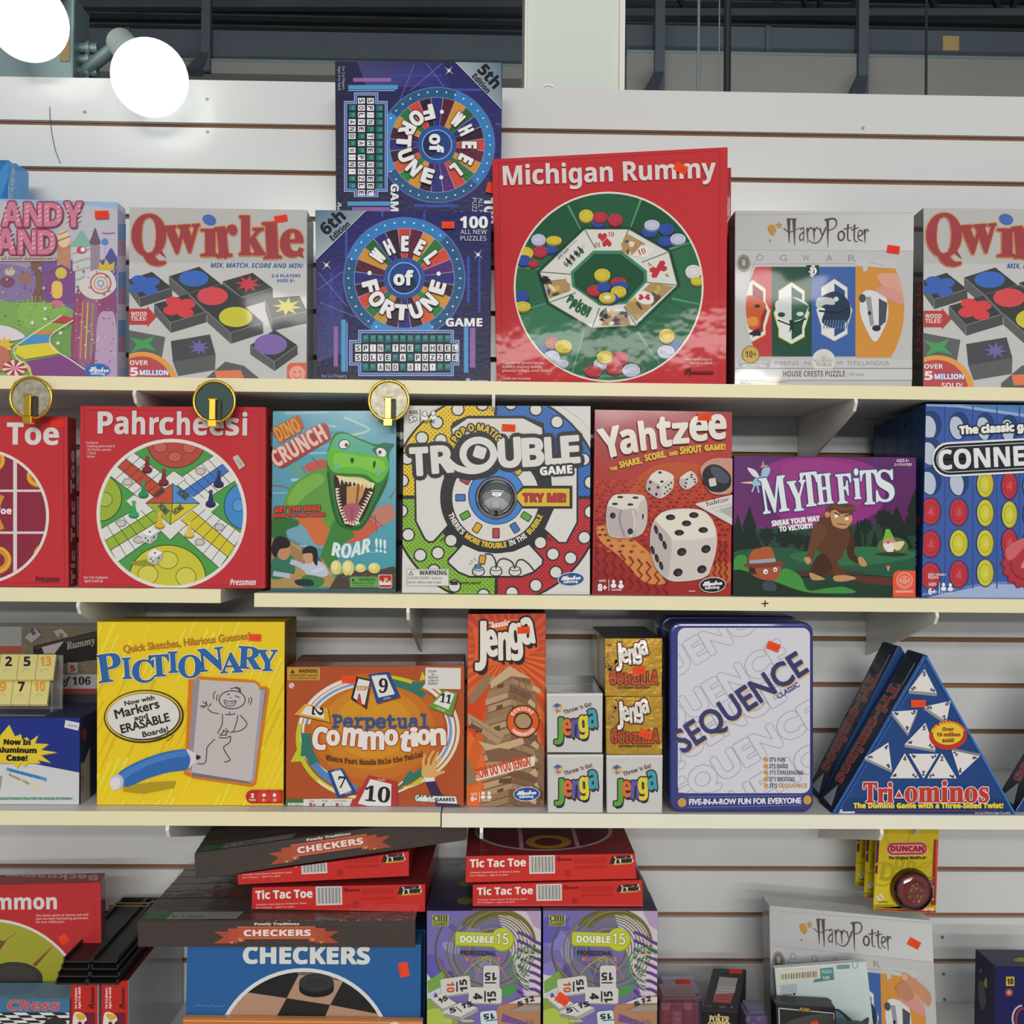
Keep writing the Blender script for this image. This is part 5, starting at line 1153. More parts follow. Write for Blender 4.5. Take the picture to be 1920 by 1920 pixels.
# myth box
b = Box('game_box', 'low purple game box with a brown ape walking through a dark forest', C1, [(1376, 854.5), (1718, 857.5), (1716.5, 1119.5), (1374.6, 1117.5)], -.243, .06, S2R(1545)+.0003, front='#5c2c62', side='#4a1f4e', top='#5c2a5c', right='#2c2030', group=G2, m='card')
A = b.A.fr(1360, 730, 560)
A.poly([(40, 415), (1240, 415), (1240, 900), (40, 900)], ['#562e68', '#5e2868', '#5a1f52', '#6a2a66']).blob([(300, 470), (700, 440), (980, 520), (1000, 760), (700, 900), (400, 860), (250, 650)], '#8a2f7c').blob([(380, 480), (700, 460), (900, 560), (850, 760), (600, 800), (400, 700)], '#94367e')
A.poly([(40, 900), (1240, 860), (1240, 1340), (40, 1340)], ['#24483c', '#20402f', '#1c3426', '#26442c'])
for (x, w, y) in ((155, 95, 750), (80, 80, 800), (1100, 120, 745), (1220, 110, 640), (850, 60, 830), (740, 60, 790), (520, 40, 915), (960, 60, 900)): A.poly([(x, y), (x+w*.5, y+140), (x+w*.35, y+150), (x+w, y+300), (x-w, y+300), (x-w*.35, y+150), (x-w*.5, y+140)], '#15241f')
for (x, y, r_) in ((265, 940, 50), (380, 950, 60), (900, 880, 45), (1020, 830, 55), (470, 970, 45), (560, 980, 45)): A.star(x, y, r_*1.2, r_*.85, 9, '#16261f').rect(x-8, y, x+8, y+120, '#15241f')
A.blob([(40, 1050), (400, 1020), (700, 1080), (1240, 1030), (1240, 1200), (700, 1180), (40, 1200)], '#24543c').blob([(420, 1060), (900, 1010), (1240, 1060), (1000, 1120), (600, 1130)], '#2f6a44').blob([(830, 1200), (1080, 1215), (1080, 1260), (860, 1240)], '#5c3026').blob([(420, 1170), (700, 1160), (900, 1185), (500, 1200)], '#4a3026')
A.blob([(60, 1090), (130, 1070), (160, 1180), (300, 1220), (380, 1150), (480, 1200), (530, 1290), (640, 1280), (760, 1270), (820, 1310), (400, 1300), (60, 1250)], '#3f8a3e').blob([(60, 1160), (300, 1230), (500, 1300), (700, 1330), (60, 1330)], '#1c2e20')
# ape
Br, Bd, Sk = '#5a3826', '#432619', '#b98a5e'
A.blob([(540, 1190), (600, 1060), (700, 1080), (690, 1150), (640, 1180), (600, 1220)], Bd).blob([(700, 890), (790, 880), (830, 980), (830, 1060), (870, 1090), (850, 1120), (790, 1080), (770, 1000)], Bd).blob([(640, 1020), (760, 1010), (750, 1080), (720, 1110), (770, 1180), (760, 1210), (700, 1200), (680, 1120)], Br)
A.blob([(560, 900), (640, 810), (700, 850), (790, 900), (800, 960), (760, 1040), (640, 1060), (560, 1000)], Br).blob([(570, 880), (620, 860), (650, 930), (590, 1010), (560, 1100), (520, 1110), (540, 980)], '#643f2b').blob([(640, 800), (660, 750), (740, 735), (835, 750), (815, 800), (810, 850), (780, 900), (700, 900), (650, 870)], Br)
A.blob([(675, 790), (710, 775), (740, 800), (800, 800), (815, 840), (770, 895), (700, 880), (680, 840)], Sk).line([(700, 790), (735, 810)], 8, Bd).line([(765, 815), (815, 800)], 8, Bd).ell(712, 815, 13, 11, '#e8e0d0').ell(780, 832, 13, 11, '#e8e0d0').ell(655, 805, 16, 20, Sk).line([(720, 865), (780, 870)], 5, Bd).line([(690, 745), (760, 770), (840, 760)], 20, '#6f4630', 4)
A.blob([(505, 1085), (540, 1080), (550, 1110), (525, 1125)], Sk).blob([(850, 1085), (880, 1080), (910, 1130), (870, 1135)], Sk).blob([(540, 1180), (580, 1190), (640, 1220), (560, 1225)], Sk).blob([(700, 1200), (780, 1195), (840, 1215), (760, 1235), (700, 1230)], Sk)
# hat figure, gnome, winged horse
A.blob([(160, 1150), (200, 1140), (350, 1130), (340, 1200), (310, 1230), (230, 1220), (170, 1190)], '#9c4f38').ell(250, 1125, 135, 22, '#7a3a26', 3).blob([(155, 1115), (170, 1040), (220, 1020), (290, 1015), (320, 1090), (310, 1110)], '#a8552e').poly([(155, 1100), (320, 1085), (322, 1110), (155, 1120)], '#8aa0b4').ell(258, 1172, 15, 17, '#eceae0').ell(320, 1158, 13, 15, '#eceae0').ell(260, 1174, 5, 6, '#222').ell(320, 1160, 5, 6, '#222').blob([(240, 1240), (310, 1240), (325, 1290), (250, 1290)], '#3a4652').poly([(160, 1140), (150, 1180), (200, 1190), (190, 1150)], '#3a2420')
A.ell(1075, 1010, 100, 60, '#4a6a3a').poly([(1012, 970), (1030, 900), (1055, 900), (1085, 960)], '#6fae3a').blob([(1015, 970), (1085, 965), (1090, 1010), (1060, 1040), (1020, 1030)], '#c98a76').blob([(1015, 995), (1085, 990), (1075, 1045), (1045, 1050)], '#dcd6cc').ell(1045, 985, 9, 9, '#b04a3c').blob([(1085, 985), (1150, 980), (1120, 1030), (1090, 1030)], '#d8c49a').blob([(960, 1060), (1060, 1045), (1170, 1060), (1100, 1075)], '#24382a')
A.blob([(170, 600), (210, 560), (260, 570), (250, 610), (190, 620)], '#8fb8c8').blob([(230, 560), (240, 510), (280, 500), (285, 530), (260, 570)], '#8fb8c8').blob([(140, 505), (190, 520), (215, 560), (180, 560)], '#d8cfd4').line([(170, 600), (100, 600)], 16, '#d9b8a4', w1=4).line([(190, 610), (170, 660)], 9, '#9cc2cc').line([(205, 620), (215, 665)], 9, '#9cc2cc').line([(250, 600), (275, 640)], 9, '#c9d0c4').poly([(230, 500), (240, 455), (255, 500)], '#c98a5a').line([(225, 500), (270, 490)], 10, '#c98a9a').ell(270, 608, 18, 14, '#b9966a')
A.ell(1045, 1140, 18, 10, '#b0523c').rect(1040, 1140, 1050, 1165, '#c9b8a4')
A.T('AGES 6+', 1098, 468, 82, 20, '#dcd0dc', 0, 'b').T('2-4 PLAYERS', 1085, 492, 112, 17, '#dcd0dc', 0, 'b').T('SNEAK YOUR WAY', 300, 880, 308, 34, '#e8dce4', 6.5, 'b', 2).T('TO VICTORY!', 348, 915, 212, 32, '#e8dce4', 6.5, 'b', 2)
A.rrect(1075, 1165, 1280, 1400, 40, '#d8553c').ell(1150, 1228, 54, 54, '#e0907a').ell(1150, 1228, 44, 44, '#d8553c').ell(1150, 1232, 38, 36, '#e0907a').line([(1120, 1240), (1150, 1258), (1180, 1240)], 8, '#d8553c', 3).ell(1135, 1215, 7, 7, '#d8553c').ell(1166, 1215, 7, 7, '#d8553c').T('MINDWARE', 1092, 1307, 112, 16, '#e8c4b4', 0, 'b')
A.line([(50, 425), (1232, 435)], 8, '#8a5f92')
A.part('title_lettering').TL([('M', 245, 800, 165, 225, 8), ('Y', 415, 785, 115, 190, 6), ('T', 500, 755, 105, 215, 6), ('H', 595, 740, 98, 190, 6), ('F', 722, 735, 95, 185, 5), ('i', 830, 705, 40, 190, 4), ('T', 875, 740, 105, 215, 3), ('S', 970, 720, 115, 195, 2)], '#d6dbe2', 's', 3, [(9, '#2d4a7a')], sh=(-4, 8, '#2a3560'))
A.part('cover_print'); b.done()

# four-in-a-row discs
C4 = [(1735.7, 757), (2085, 761), (2080, 1125), (1728, 1121)]
for k in range(4):
    y = -.247+k*.0515
    if k == 0: quad = C4
    else:
        # same size and place as the front one, further back
        quad = None
    lab = ['blue four in a row disc game box, front of its stack, by the picture edge', 'blue disc game box directly behind the front one, only its spine showing', 'blue disc game box third from the front of its stack, spine only', 'blue disc game box rearmost of its stack, by the white bracket'][k]
    if k == 0:
        b0 = Box('game_box', lab, C1, C4, y, .0495, S2R(1900)+.0003, front='#3a5a9c', side='#1e3a66', top='#2a4a80', group='blue disc game boxes', m='gloss'); b = b0
    else:
        q4 = [b0.topx(p+Vector((.001*k, .0515*k, -.004*k if i < 2 else 0))) for i, p in enumerate(b0.F)]
        b = Box('game_box', lab, C1, q4, y, .0495, S2R(1900)+.0003, front='#3a5a9c', side='#1e3a66', top='#2a4a80', group='blue disc game boxes', m='gloss')
    r = b.face('left'); r.part('side_print'); P4 = [b.topx(p) for p in (b.F[0], b.F[3], b.B[3], b.B[0])]
    for j in range(7):
        t = .08+j*.13; x = P4[0][0]+(P4[1][0]-P4[0][0])*t; y_ = P4[0][1]+(P4[1][1]-P4[0][1])*t; xb = P4[3][0]
        r.ell((x+xb)/2, y_, 5, 11, '#2f4f86').ell((x+xb)/2+1, y_, 3.4, 8, '#a82c34' if j == 4 else '#182c50')
    r.T('CONNECT', (P4[2][0]+P4[1][0])/2+5, P4[1][1]-60, 120, 9, '#9cb0cc', 91, 'b')
    r.build(b.root, 'gloss')
    if k: b.done(); continue
    A = b.A.fr(1360, 730, 560)
    A.poly([(1250, 80), (2500, 80), (2500, 1400), (1250, 1400)], ['#7f9fc8', '#4a72a8', '#3f5a9a', '#4a66a4']).poly([(1250, 60), (2500, 60), (2500, 260), (1600, 120)], '#8fb4d8').poly([(1500, 100), (2500, 90), (2500, 240)], '#4f7cae')
    A.poly([(1270, 95), (1500, 105), (2400, 230), (2400, 1340), (1900, 1300), (1262, 1345)], '#3c5aa0').line([(1290, 100), (1500, 110), (2400, 240)], 14, '#8fa6d0').poly([(1262, 1345), (1700, 1250), (2400, 1270), (2400, 1400), (1262, 1400)], '#9aaccc').line([(1262, 1320), (1700, 1245), (2400, 1230)], 12, '#6a84bc')
    for x in (1410, 1590, 1745, 1890): A.rect(x-4, 110, x+4, 1280, '#2f4a8c')
    Yc, Rc, Ec = '#c6c03a', '#b8343e', None
    cols = {1320: [(230, 0), (400, 0), (590, 0), (785, 2), (995, 2), (1200, 2)], 1500: [(235, 0), (595, 0), (790, 2), (990, 1), (1190, 2)], 1670: [(240, 0), (610, 1), (795, 1), (990, 1), (1180, 1)], 1825: [(255, 0), (620, 2), (805, 1), (985, 2)], 1960: [(620, 1), (805, 2), (985, 1)], 2090: [(620, 2), (805, 1), (985, 1)]}
    for x, L in cols.items():
        w = 66-(x-1320)*.027
        for (y, t) in L:
            A.ell(x, y, w+3, 92, '#22396e')
            if t == 0: A.push(A.ellp(x, y, w-3, 86)); A.ell(x, y, w, 90, '#27406f').ell(x-w*.35, y+20, w*.85, 80, '#b4bccc'); A.pop()
            else:
                c = (Yc, Rc)[t-1]; d = mixc(c, '#000', .22); A.ell(x, y, w-3, 86, d).ell(x-4, y-2, w-8, 82, c).ring(x-2, y, w*.68, 60, 5, d, n=24).T('4', x-18, y+26, 34, 50, mixc(c, '#fff', .18), 0, 'b')
    A.star(1935, 1120, 172, 150, 16, '#8c2430').star(1935, 1118, 160, 142, 16, '#a83440').ring(1935, 1118, 110, 110, 8, '#7c2030').blob([(1800, 1020), (1900, 960), (1960, 960), (1830, 1100)], '#c4606a').T('4', 1900, 1170, 70, 110, '#c9808a', 0, 'b', 3)
    A.T('The classic game of', 1505, 288, 640, 48, '#e8e6d8', 3.2, 'b', 4, ol=[(13, '#20263a')])
    A.rrect(1325, 318, 2400, 540, 105, '#d8dade', 3).rrect(1335, 330, 2400, 528, 98, '#1f2226', 3).rrect(1352, 345, 2400, 512, 85, '#d8dade', 3).rrect(1356, 349, 2400, 508, 82, '#232629', 3)
    A.T('GOLF CHANNEL', 1300, 1198, 115, 16, '#d8dce4', 0, 'b') if 0 else A.T('ADULT ASSEMBLY', 1300, 1198, 115, 15, '#d8dce4', 0, 'b').T('REQUIRED', 1300, 1216, 65, 15, '#d8dce4', 0, 'b')
    A.T('AGES', 1302, 1262, 50, 20, '#e4e6ea', 0, 'b').T('6+', 1302, 1318, 46, 38, '#e4e6ea', 0, 'b', 2).rect(1370, 1240, 1374, 1320, '#e4e6ea')
    for (x, y) in ((1398, 1255), (1442, 1258)): A.ell(x, y, 11, 13, '#e4e6ea').ell(x, y+26, 18, 14, '#e4e6ea')
    A.T('PLAYERS', 1382, 1318, 66, 13, '#e4e6ea', 0, 'b')
    A.part('title_lettering').T('CONNECT', 1370, 516, 745, 122, '#d9dbdf', 3, 'b', 3).part('cover_print')
    b.done()

# gold clip holders on the shelf edge: disc pendants hanging from clips
mat('gold', (214, 176, 64), rough=0.22, metal=1.0)
mat('mirror_disc', (150, 146, 128), rough=0.4, metal=0.35, noise=0.75, nscale=130)
mat('green_disc', (34, 66, 60), rough=0.5)
mat('clip_pad', (44, 48, 44), rough=0.5)
def hook(label, x, y, r, disc):
    Y = YS-.012; c = at(x, y, Y); rr = r/FPX*(Y-CAM.y)
    root = tag(empty('clip_holder', c), label, 'clip', 'round gold clips on the highest shelf edge')
    q = QB()
    n = 36
    for k in range(n):
        a, e = 2*math.pi*k/n, 2*math.pi*(k+1)/n; w = .0021*(1+.35*(k % 9 == 4))
        q.tube(c+Vector((rr*math.cos(a), 0, rr*math.sin(a))), c+Vector((rr*math.cos(e), 0, rr*math.sin(e))), w, 'gold', 8)
    q.build('gold_rim', root)
    q = QB(); q.tube(c+Vector((0, .0006, 0)), c+Vector((0, .0026, 0)), rr*.97, disc, 40); q.build('disc', root)
    q = QB(); q.box((c.x-.0045, c.y-.011, c.z-.026), (c.x+.0045, c.y-.0045, c.z+.003), 'gold'); q.box((c.x-.0062, c.y-.012, c.z-.036), (c.x+.0062, c.y-.001, c.z-.026), 'gold'); q.tube((c.x-.006, c.y-.008, c.z+.002), (c.x+.006, c.y-.008, c.z+.002), .0022, 'gold', 10); q.build('spring_clip', root, bevel=.0008)
    q = QB(); q.box((c.x+.005, c.y-.0035, c.z-.026), (c.x+.010, c.y-.0005, c.z+.002), 'clip_pad'); q.build('rubber_pad', root)
    q = QB(); q.box((c.x-.006, c.y+.0028, c.z-.01), (c.x+.006, YS-.0008, c.z+.012), 'gold'); q.build('shelf_clamp', root)
hook('round gold clip with mirrored disc above the red tic tac toe box', 58, 746, 38, 'mirror_disc')
hook('round gold clip with dark green disc above the pachisi box', 402, 753, 38, 'green_disc')
hook('round gold clip with speckled disc above the dinosaur box', 729, 751, 37, 'mirror_disc')
# ---------------------------------------------------------------- lower shelf
G3 = 'game boxes on the lower shelf'
class Prism(Box):
    """like Box, with any convex outline (photo pixels) as its front"""
    def __init__(s, name, label, cat, pts, y, th, zb=None, front='#fff', side='#ccc', group=None, m='card', bevel=0.001, yaw=0, lean=0, smooth=False):
        s.u, s.v, s.n = Vector((1, 0, 0)), Vector((0, 0, 1)), Vector((0, -1, 0)); s.m = m
        F = [at(x, yy, y) for x, yy in pts]
        if zb is not None:
            d = zb-min(p.z for p in F)
            F = [p+Vector((0, 0, d)) if p.z < min(q.z for q in F)+.004 else p for p in F]
        B = [p-s.n*th for p in F]; n = len(F)
        lo = min(p.z for p in F); c = sum(F, Vector())/n
        s.root = tag(empty(name, (c.x, y+th/2, lo)), label, cat, group)
        s.F, s.B, s.o = F, B, F[0]
        mb = MB(); mb.v = [tuple(p) for p in F+B]
        ar = sum((F[i].x*F[(i+1) % n].z-F[(i+1) % n].x*F[i].z) for i in range(n))
        fr_ = tuple(range(n)) if ar > 0 else tuple(range(n))[::-1]
        for f, cc in ((fr_, front), (tuple(i+n for i in fr_[::-1]), side)):
            mb.f.append(f); mb.sm.append(False); mb.c += [lin(cc)]*n
        for i in range(n):
            j = (i+1) % n; q = (i, i+n, j+n, j)
            mb.f.append(q if ar > 0 else q[::-1]); mb.sm.append(smooth); mb.c += [lin(side)]*4
        s.body = mb.build('carton', m, s.root, bevel=bevel)
        P = [s.topx(p) for p in F]
        a = sum(P[i][0]*P[(i+1) % n][1]-P[(i+1) % n][0]*P[i][1] for i in range(n))
        s.A = Art(F[0], s.n, P if a > 0 else P[::-1])

# number tile boxes at the picture edge
zb3 = S3L(90)+.0003
b = Box('game_box', 'grey-brown number tile box reading of 106, behind the cream tile rack', C1, [(-120, 1174), (190, 1175), (190, 1330), (-120, 1330)], -.10, .06, zb3, front='#77736a', side='#3a3634', top='#8a867c', group=G3, m='wrap')
A = b.A.fr(0, 1140, 200, 914)
A.rect(-600, 150, 185, 325, '#8c8c8a').rect(-600, 325, 185, 390, '#8c4a32').rect(185, 165, 900, 565, '#6a6152')
for k in range(90): A.ell(random.uniform(190, 840), random.uniform(175, 560), random.uniform(8, 22), random.uniform(5, 12), random.choice(('#75695a', '#5c5548', '#7c7264', '#645a48')), random.uniform(0, 180))
A.poly([(285, 325), (860, 190), (860, 440), (510, 480), (290, 400)], '#24221f').poly([(300, 330), (860, 200), (860, 240), (320, 350)], '#3a3733').poly([(360, 335), (550, 285), (470, 390), (380, 390)], '#a59a98').T('Rummy', 575, 355, 250, 60, '#8a8378', 12, 'si', 2)
A.poly([(215, 250), (300, 175), (355, 230), (270, 300)], '#98958c').T('8', 285, 235, 34, 42, '#3a3a5c', 35, 'b', 2).poly([(460, 200), (530, 175), (590, 240), (510, 265)], '#98958c').T('9', 500, 245, 34, 40, '#5c5a52', -35, 'b', 2).rect(582, 465, 668, 555, '#98928a').T('5', 605, 540, 42, 48, '#8c3a32', 0, 'b', 3)
A.rect(-600, 568, 900, 690, '#98979a').rect(-600, 690, 900, 735, '#7c3a30').rect(-600, 735, 900, 900, '#35343a')
A.part('title_lettering').T('of 106', 520, 655, 258, 62, '#232326', 0, 'si', 2).part('cover_print'); b.done()
b = Box('game_box', 'blue and white box with a yellow starburst, under the cream tile rack', C1, [(-150, 1345.7), (149.8, 1345.7), (148.8, 1514), (-150, 1514)], -.233, .115, zb3, front='#22357f', side='#1c2450', top='#26304e', right='#2a3050', group=G3, m='card')
A = b.A.fr(0, 1140, 200, 914)
A.rect(-700, 935, 700, 1720, '#1f2f7c').poly([(-700, 1100), (-100, 1260), (690, 1412), (690, 1720), (-700, 1720)], '#c4c4c6')
P = [(80, 1000), (130, 1100), (180, 1080), (190, 1130), (230, 1105), (260, 1140), (328, 1090), (300, 1160), (418, 1165), (350, 1215), (490, 1237), (350, 1260), (435, 1325), (320, 1300), (350, 1330), (240, 1330), (215, 1360), (180, 1330), (150, 1372), (110, 1330), (-300, 1330), (-340, 1100), (0, 1095)]
A.poly([(x+3, y+6) for x, y in P], '#8a7a2a').poly(P, '#d6bb32')
A.T('Now In', 35, 1168, 225, 42, '#26241c', -1, 'b', 4).T('Aluminum', -30, 1236, 342, 42, '#26241c', -1, 'b', 4).T('Case!', 58, 1306, 175, 46, '#26241c', -1, 'b', 4)
A.poly([(60, 1365), (400, 1455), (400, 1485), (55, 1392)], '#4a8cc0').T('Deluxe Rummy Tiles', 85, 1400, 260, 22, '#2c4a70', -14, 'b').poly([(50, 1410), (365, 1550), (360, 1575), (45, 1425)], '#cfc49a').T('Number Tiles', 75, 1435, 190, 22, '#4a4638', -25, 'b')
A.rect(-700, 1620, 625, 1645, '#8ab09a').T('Actual Product May NOT Be Exactly As Shown', -10, 1640, 620, 18, '#3a4a40', 0, 'b').poly([(-400, 1440), (20, 1440), (5, 1560), (-400, 1600)], '#8a8a90')
A.part('price_sticker').poly([(562, 960), (685, 985), (670, 1050), (552, 1022)], '#c9c9cc').T('$29.99', 585, 1012, 75, 20, '#4a4a50', -12)
A.part('cover_print')
r = b.face('right').fr(0, 1140, 200, 914); r.part('side_print').ell(722, 1085, 22, 55, '#8a3a30').poly([(690, 1400), (770, 1190), (770, 1700), (690, 1700)], '#a8a094').poly([(690, 1330), (712, 1315), (720, 1560), (690, 1590)], '#8a8478').line([(690, 1450), (715, 1440)], 6, '#4a443c').build(b.root, 'card')
b.done()
# cream tile rack
mat('clear_acrylic', (225, 230, 232), rough=0.06, alpha=0.16, coat=1.0)
zt_ = b.F[0].z
rr_ = tag(empty('tile_rack', at(60, 1335, -.17)), 'two rows of cream number tiles on a clear stand, on the blue box', 'tile rack')
rr_.location.z = zt_
def tiles(row, x0, x1, yt, yb, Y, tilt, nums):
    n = len(nums); w = (x1-x0)/n
    for k, (t, c) in enumerate(nums):
        a, bb = x0+k*w, x0+(k+1)*w
        F = [at(a+.3, yt, Y+tilt), at(bb-.3, yt, Y+tilt), at(bb-6.3, yb, Y), at(a-5.7, yb, Y)]
        nn = (F[1]-F[0]).cross(F[3]-F[0]).normalized()
        if nn.y > 0: nn = -nn
        m = MB(); B = [p-nn*.006 for p in F]; m.v = [tuple(p) for p in F+B]
        for f in ((0, 3, 2, 1), (4, 5, 6, 7), (0, 1, 5, 4), (3, 7, 6, 2), (0, 4, 7, 3), (1, 2, 6, 5)): m.f.append(f); m.c += [lin('#d6cb86')]*4; m.sm.append(False)
        o = m.build('number_tile', 'gloss', rr_, bevel=.0008)
        A = Art(F[0], nn, [(a, yt), (bb, yt), (bb-6, yb), (a-6, yb)]); A.part('numeral')
        h = (yb-yt)*.38; ww = 12 if len(t) == 1 else 20
        cx = (a+bb)/2-3
        A.T(t, cx-ww/2, yt+h+5, ww, h, c, 0, 'bi', .5).ring(cx-1.5, yt+h+18, 8, 8, .7, '#a89a52', -80, 60, 14)
        if A.mb: A.build(o, 'matte')
tiles(0, -33, 106, 1226.5, 1272, -.205, .03, [('8', '#2c2c30'), ('2', '#2c2c30'), ('5', '#2c2c30'), ('13', '#d39a3a')])
tiles(1, -43, 94.5, 1273.5, 1320, -.222, .03, [('1', '#2c2c30'), ('9', '#d39a3a'), ('7', '#2c2c30'), ('10', '#d39a3a')])
q = QB(); a = at(-30, 1225, -.19); c_ = at(104, 1340, -.19)
q.box((a.x, -.168, zt_+.0005), (c_.x, -.165, at(60, 1228, -.166).z), 'clear_acrylic'); q.box((a.x, -.222, zt_+.0005), (c_.x, -.1655, zt_+.003), 'clear_acrylic')
for x in (a.x, c_.x-.003): q.box((x, -.2, zt_+.003), (x+.003, -.1685, zt_+.045), 'clear_acrylic')
q.build('clear_stand', rr_)

# yellow sketching box and its twin behind
b = Box('game_box', 'yellow drawing game box with blue lettering, a marker and a stick figure board', C1, [(181.9, 1165.5), (534.4, 1165.8), (531.8, 1513), (181.4, 1513.5)], -.233, .05, S3L(350)+.0003, front='#d3b520', side='#b49a1c', top='#a8921e', right='#6a4a1c', group=G3, m='card')
A = b.A.fr(160, 1140, 400, 1829)
A.rect(80, 100, 1730, 1720, '#e0c022')
for k in range(46):
    x = -700+k*62+random.uniform(-14, 14); y = 100 if k > 18 else 1000; L = random.uniform(200, 560)
    for (yy, c) in ((random.uniform(100, 500), '#ead23e'), (random.uniform(600, 1100), '#d0b01c'), (random.uniform(1100, 1650), '#e8d03a')):
        xx = x+(1720-yy)*.45; A.line([(xx, yy), (xx-L*.45, yy+L)], random.uniform(14, 34), c, w1=3)
A.T('Quick Sketches, Hilarious Guesses!', 335, 382, 1085, 62, '#a8721f', 6.2, '', 2.5)
A.ell(505, 928, 342, 228, '#3a3424', 3).ell(502, 925, 328, 214, '#d8b62a', 3).ell(505, 928, 316, 202, '#3a3424', 3).ell(500, 925, 308, 194, '#cfcdc8', 3)
K = '#2e2b26'
A.T('Now with', 345, 836, 258, 38, K, 12, '', 2.5).T('Markers', 268, 948, 385, 76, K, 14.5, '', 3.5).T('and', 428, 962, 115, 38, K, 12, '', 2.5).T('ERASABLE', 318, 1072, 425, 70, K, 14.5, '', 3.5).T('Boards!', 500, 1105, 222, 44, K, 13, '', 2.5)
A.line([(300, 1080), (420, 1125), (560, 1125), (700, 1098)], 6, K, 5).line([(690, 1080), (755, 1090), (705, 1140)], 6, K)
# tablet
A.poly([(888, 612), (920, 580), (1450, 615), (1495, 640), (1500, 668), (1560, 672), (1580, 700), (1465, 1510), (1430, 1532), (930, 1460), (845, 1420), (855, 1380)], '#c8741c').poly([(930, 630), (1540, 690), (1555, 715), (1440, 1490), (1420, 1505), (920, 1440)], '#6f6a78').poly([(1500, 690), (1545, 700), (1450, 1480), (1425, 1500), (1400, 1480)], '#9a95a0')
A.poly([(930, 610), (1455, 640), (1485, 665), (1505, 720), (1430, 1465), (1410, 1485), (880, 1400), (885, 1380)], '#b9b1b0').poly([(930, 612), (985, 615), (915, 1400), (880, 1396)], '#8d878e')
St = lambda P, w=8: A.line(P, w, '#3a3438', 5)
A.ring(1262, 785, 116, 82, 9, '#3a3438'); St([(1190, 790), (1215, 835), (1270, 835), (1295, 795), (1240, 800), (1195, 785)], 7); St([(1195, 800), (1240, 822), (1290, 800)], 5)
for P in ([(1220, 745), (1232, 735), (1242, 742)], [(1285, 752), (1310, 757), (1325, 770)], [(1245, 765), (1255, 770)], [(1245, 690), (1300, 685), (1335, 720)], [(1290, 675), (1325, 690), (1335, 715)], [(1330, 680), (1325, 720)], [(1120, 710), (1100, 745), (1105, 780)], [(1140, 740), (1128, 765), (1132, 795)], [(1400, 770), (1408, 790), (1398, 815)], [(1420, 762), (1430, 790), (1415, 828)],
          [(1050, 855), (1085, 890), (1150, 905)], [(1050, 830), (1010, 800)], [(1050, 835), (985, 840)], [(1045, 838), (1040, 795)], [(1060, 845), (1085, 815)], [(1035, 845), (1000, 850)], [(1175, 905), (1180, 950), (1170, 1010), (1135, 1075)], [(1200, 910), (1240, 912), (1290, 905)], [(1240, 885), (1240, 910)], [(1310, 915), (1300, 980), (1270, 1060)], [(1330, 915), (1370, 960), (1388, 1000), (1340, 1045), (1245, 1065)],
          [(1155, 1085), (1195, 1055)], [(1160, 1090), (1220, 1085)], [(1180, 1045), (1215, 1060)], [(1205, 1030), (1225, 1055)], [(1235, 1050), (1205, 1080)], [(1145, 1105), (1200, 1112), (1250, 1095)], [(1115, 1120), (1050, 1190), (1045, 1230), (1030, 1325), (965, 1332)], [(1250, 1100), (1240, 1150), (1190, 1190), (1215, 1250), (1245, 1300), (1195, 1318)]): St(P)
# marker
A.poly([(330, 1530), (560, 1490), (780, 1480), (760, 1540), (500, 1590), (330, 1570)], '#a88f20')
A.poly(spline([(285, 1425), (400, 1340), (560, 1270), (720, 1225), (870, 1210), (905, 1260), (895, 1340), (860, 1385), (700, 1410), (520, 1465), (350, 1530)], 5), '#2f63a8').poly(spline([(300, 1428), (420, 1350), (580, 1280), (740, 1235), (870, 1222), (885, 1260), (720, 1290), (560, 1340), (420, 1410), (330, 1470)], 5), '#4478bc')
A.blob([(870, 1210), (900, 1215), (960, 1255), (965, 1300), (920, 1340), (890, 1370), (905, 1290)], '#c9c6cc').blob([(955, 1255), (995, 1275), (960, 1300)], '#26242a').ell(275, 1490, 60, 68, '#b9b6be', -15).ell(262, 1500, 45, 55, '#d2d0d6', -15)
A.rrect(1378, 1555, 1780, 1672, 58, '#b02a22').ell(1530, 1613, 55, 55, '#c03a2e').ell(1625, 1613, 55, 55, '#c03a2e').T('2', 1425, 1620, 22, 32, '#ecdad2', 0, 'b', 3).T('TEAMS', 1405, 1650, 60, 17, '#ecdad2', 0, 'b').ell(1535, 1600, 16, 14, '#ecdad2').T('8+', 1522, 1652, 28, 20, '#ecdad2', 0, 'b').ell(1625, 1600, 15, 17, '#ecdad2').T('30', 1612, 1652, 28, 20, '#ecdad2', 0, 'b')
A.part('title_lettering').TL([('P', 125, 640, 205, 235, 8), ('I', 330, 605, 75, 175, 4), ('C', 410, 632, 185, 185, 0), ('T', 560, 588, 170, 180, 4), ('I', 722, 552, 80, 175, 3), ('O', 805, 592, 195, 185, 0), ('N', 985, 545, 215, 190, 6), ('A', 1165, 555, 190, 165, 3), ('R', 1310, 512, 200, 185, -3), ('Y', 1480, 535, 170, 175, 0)], '#2a5f9c', 's', 0, [(11, '#dcd6b4'), (4, '#1c3f70')], sh=(-4, 6, '#173a66'))
A.part('cover_print'); sticker(A, 1405, 222, 1510, 282, -2); b.done()
q4 = [(215, 1162), (544, 1161.5), (541, 1500), (212, 1500)]
b = Box('game_box', 'yellow box mostly hidden behind the yellow drawing game box', C1, q4, -.176, .05, S3L(350)+.0003, front='#c8ac20', side='#8a7420', top='#8f7c20', right='#7a6a20', group=G3, m='card'); b.done()

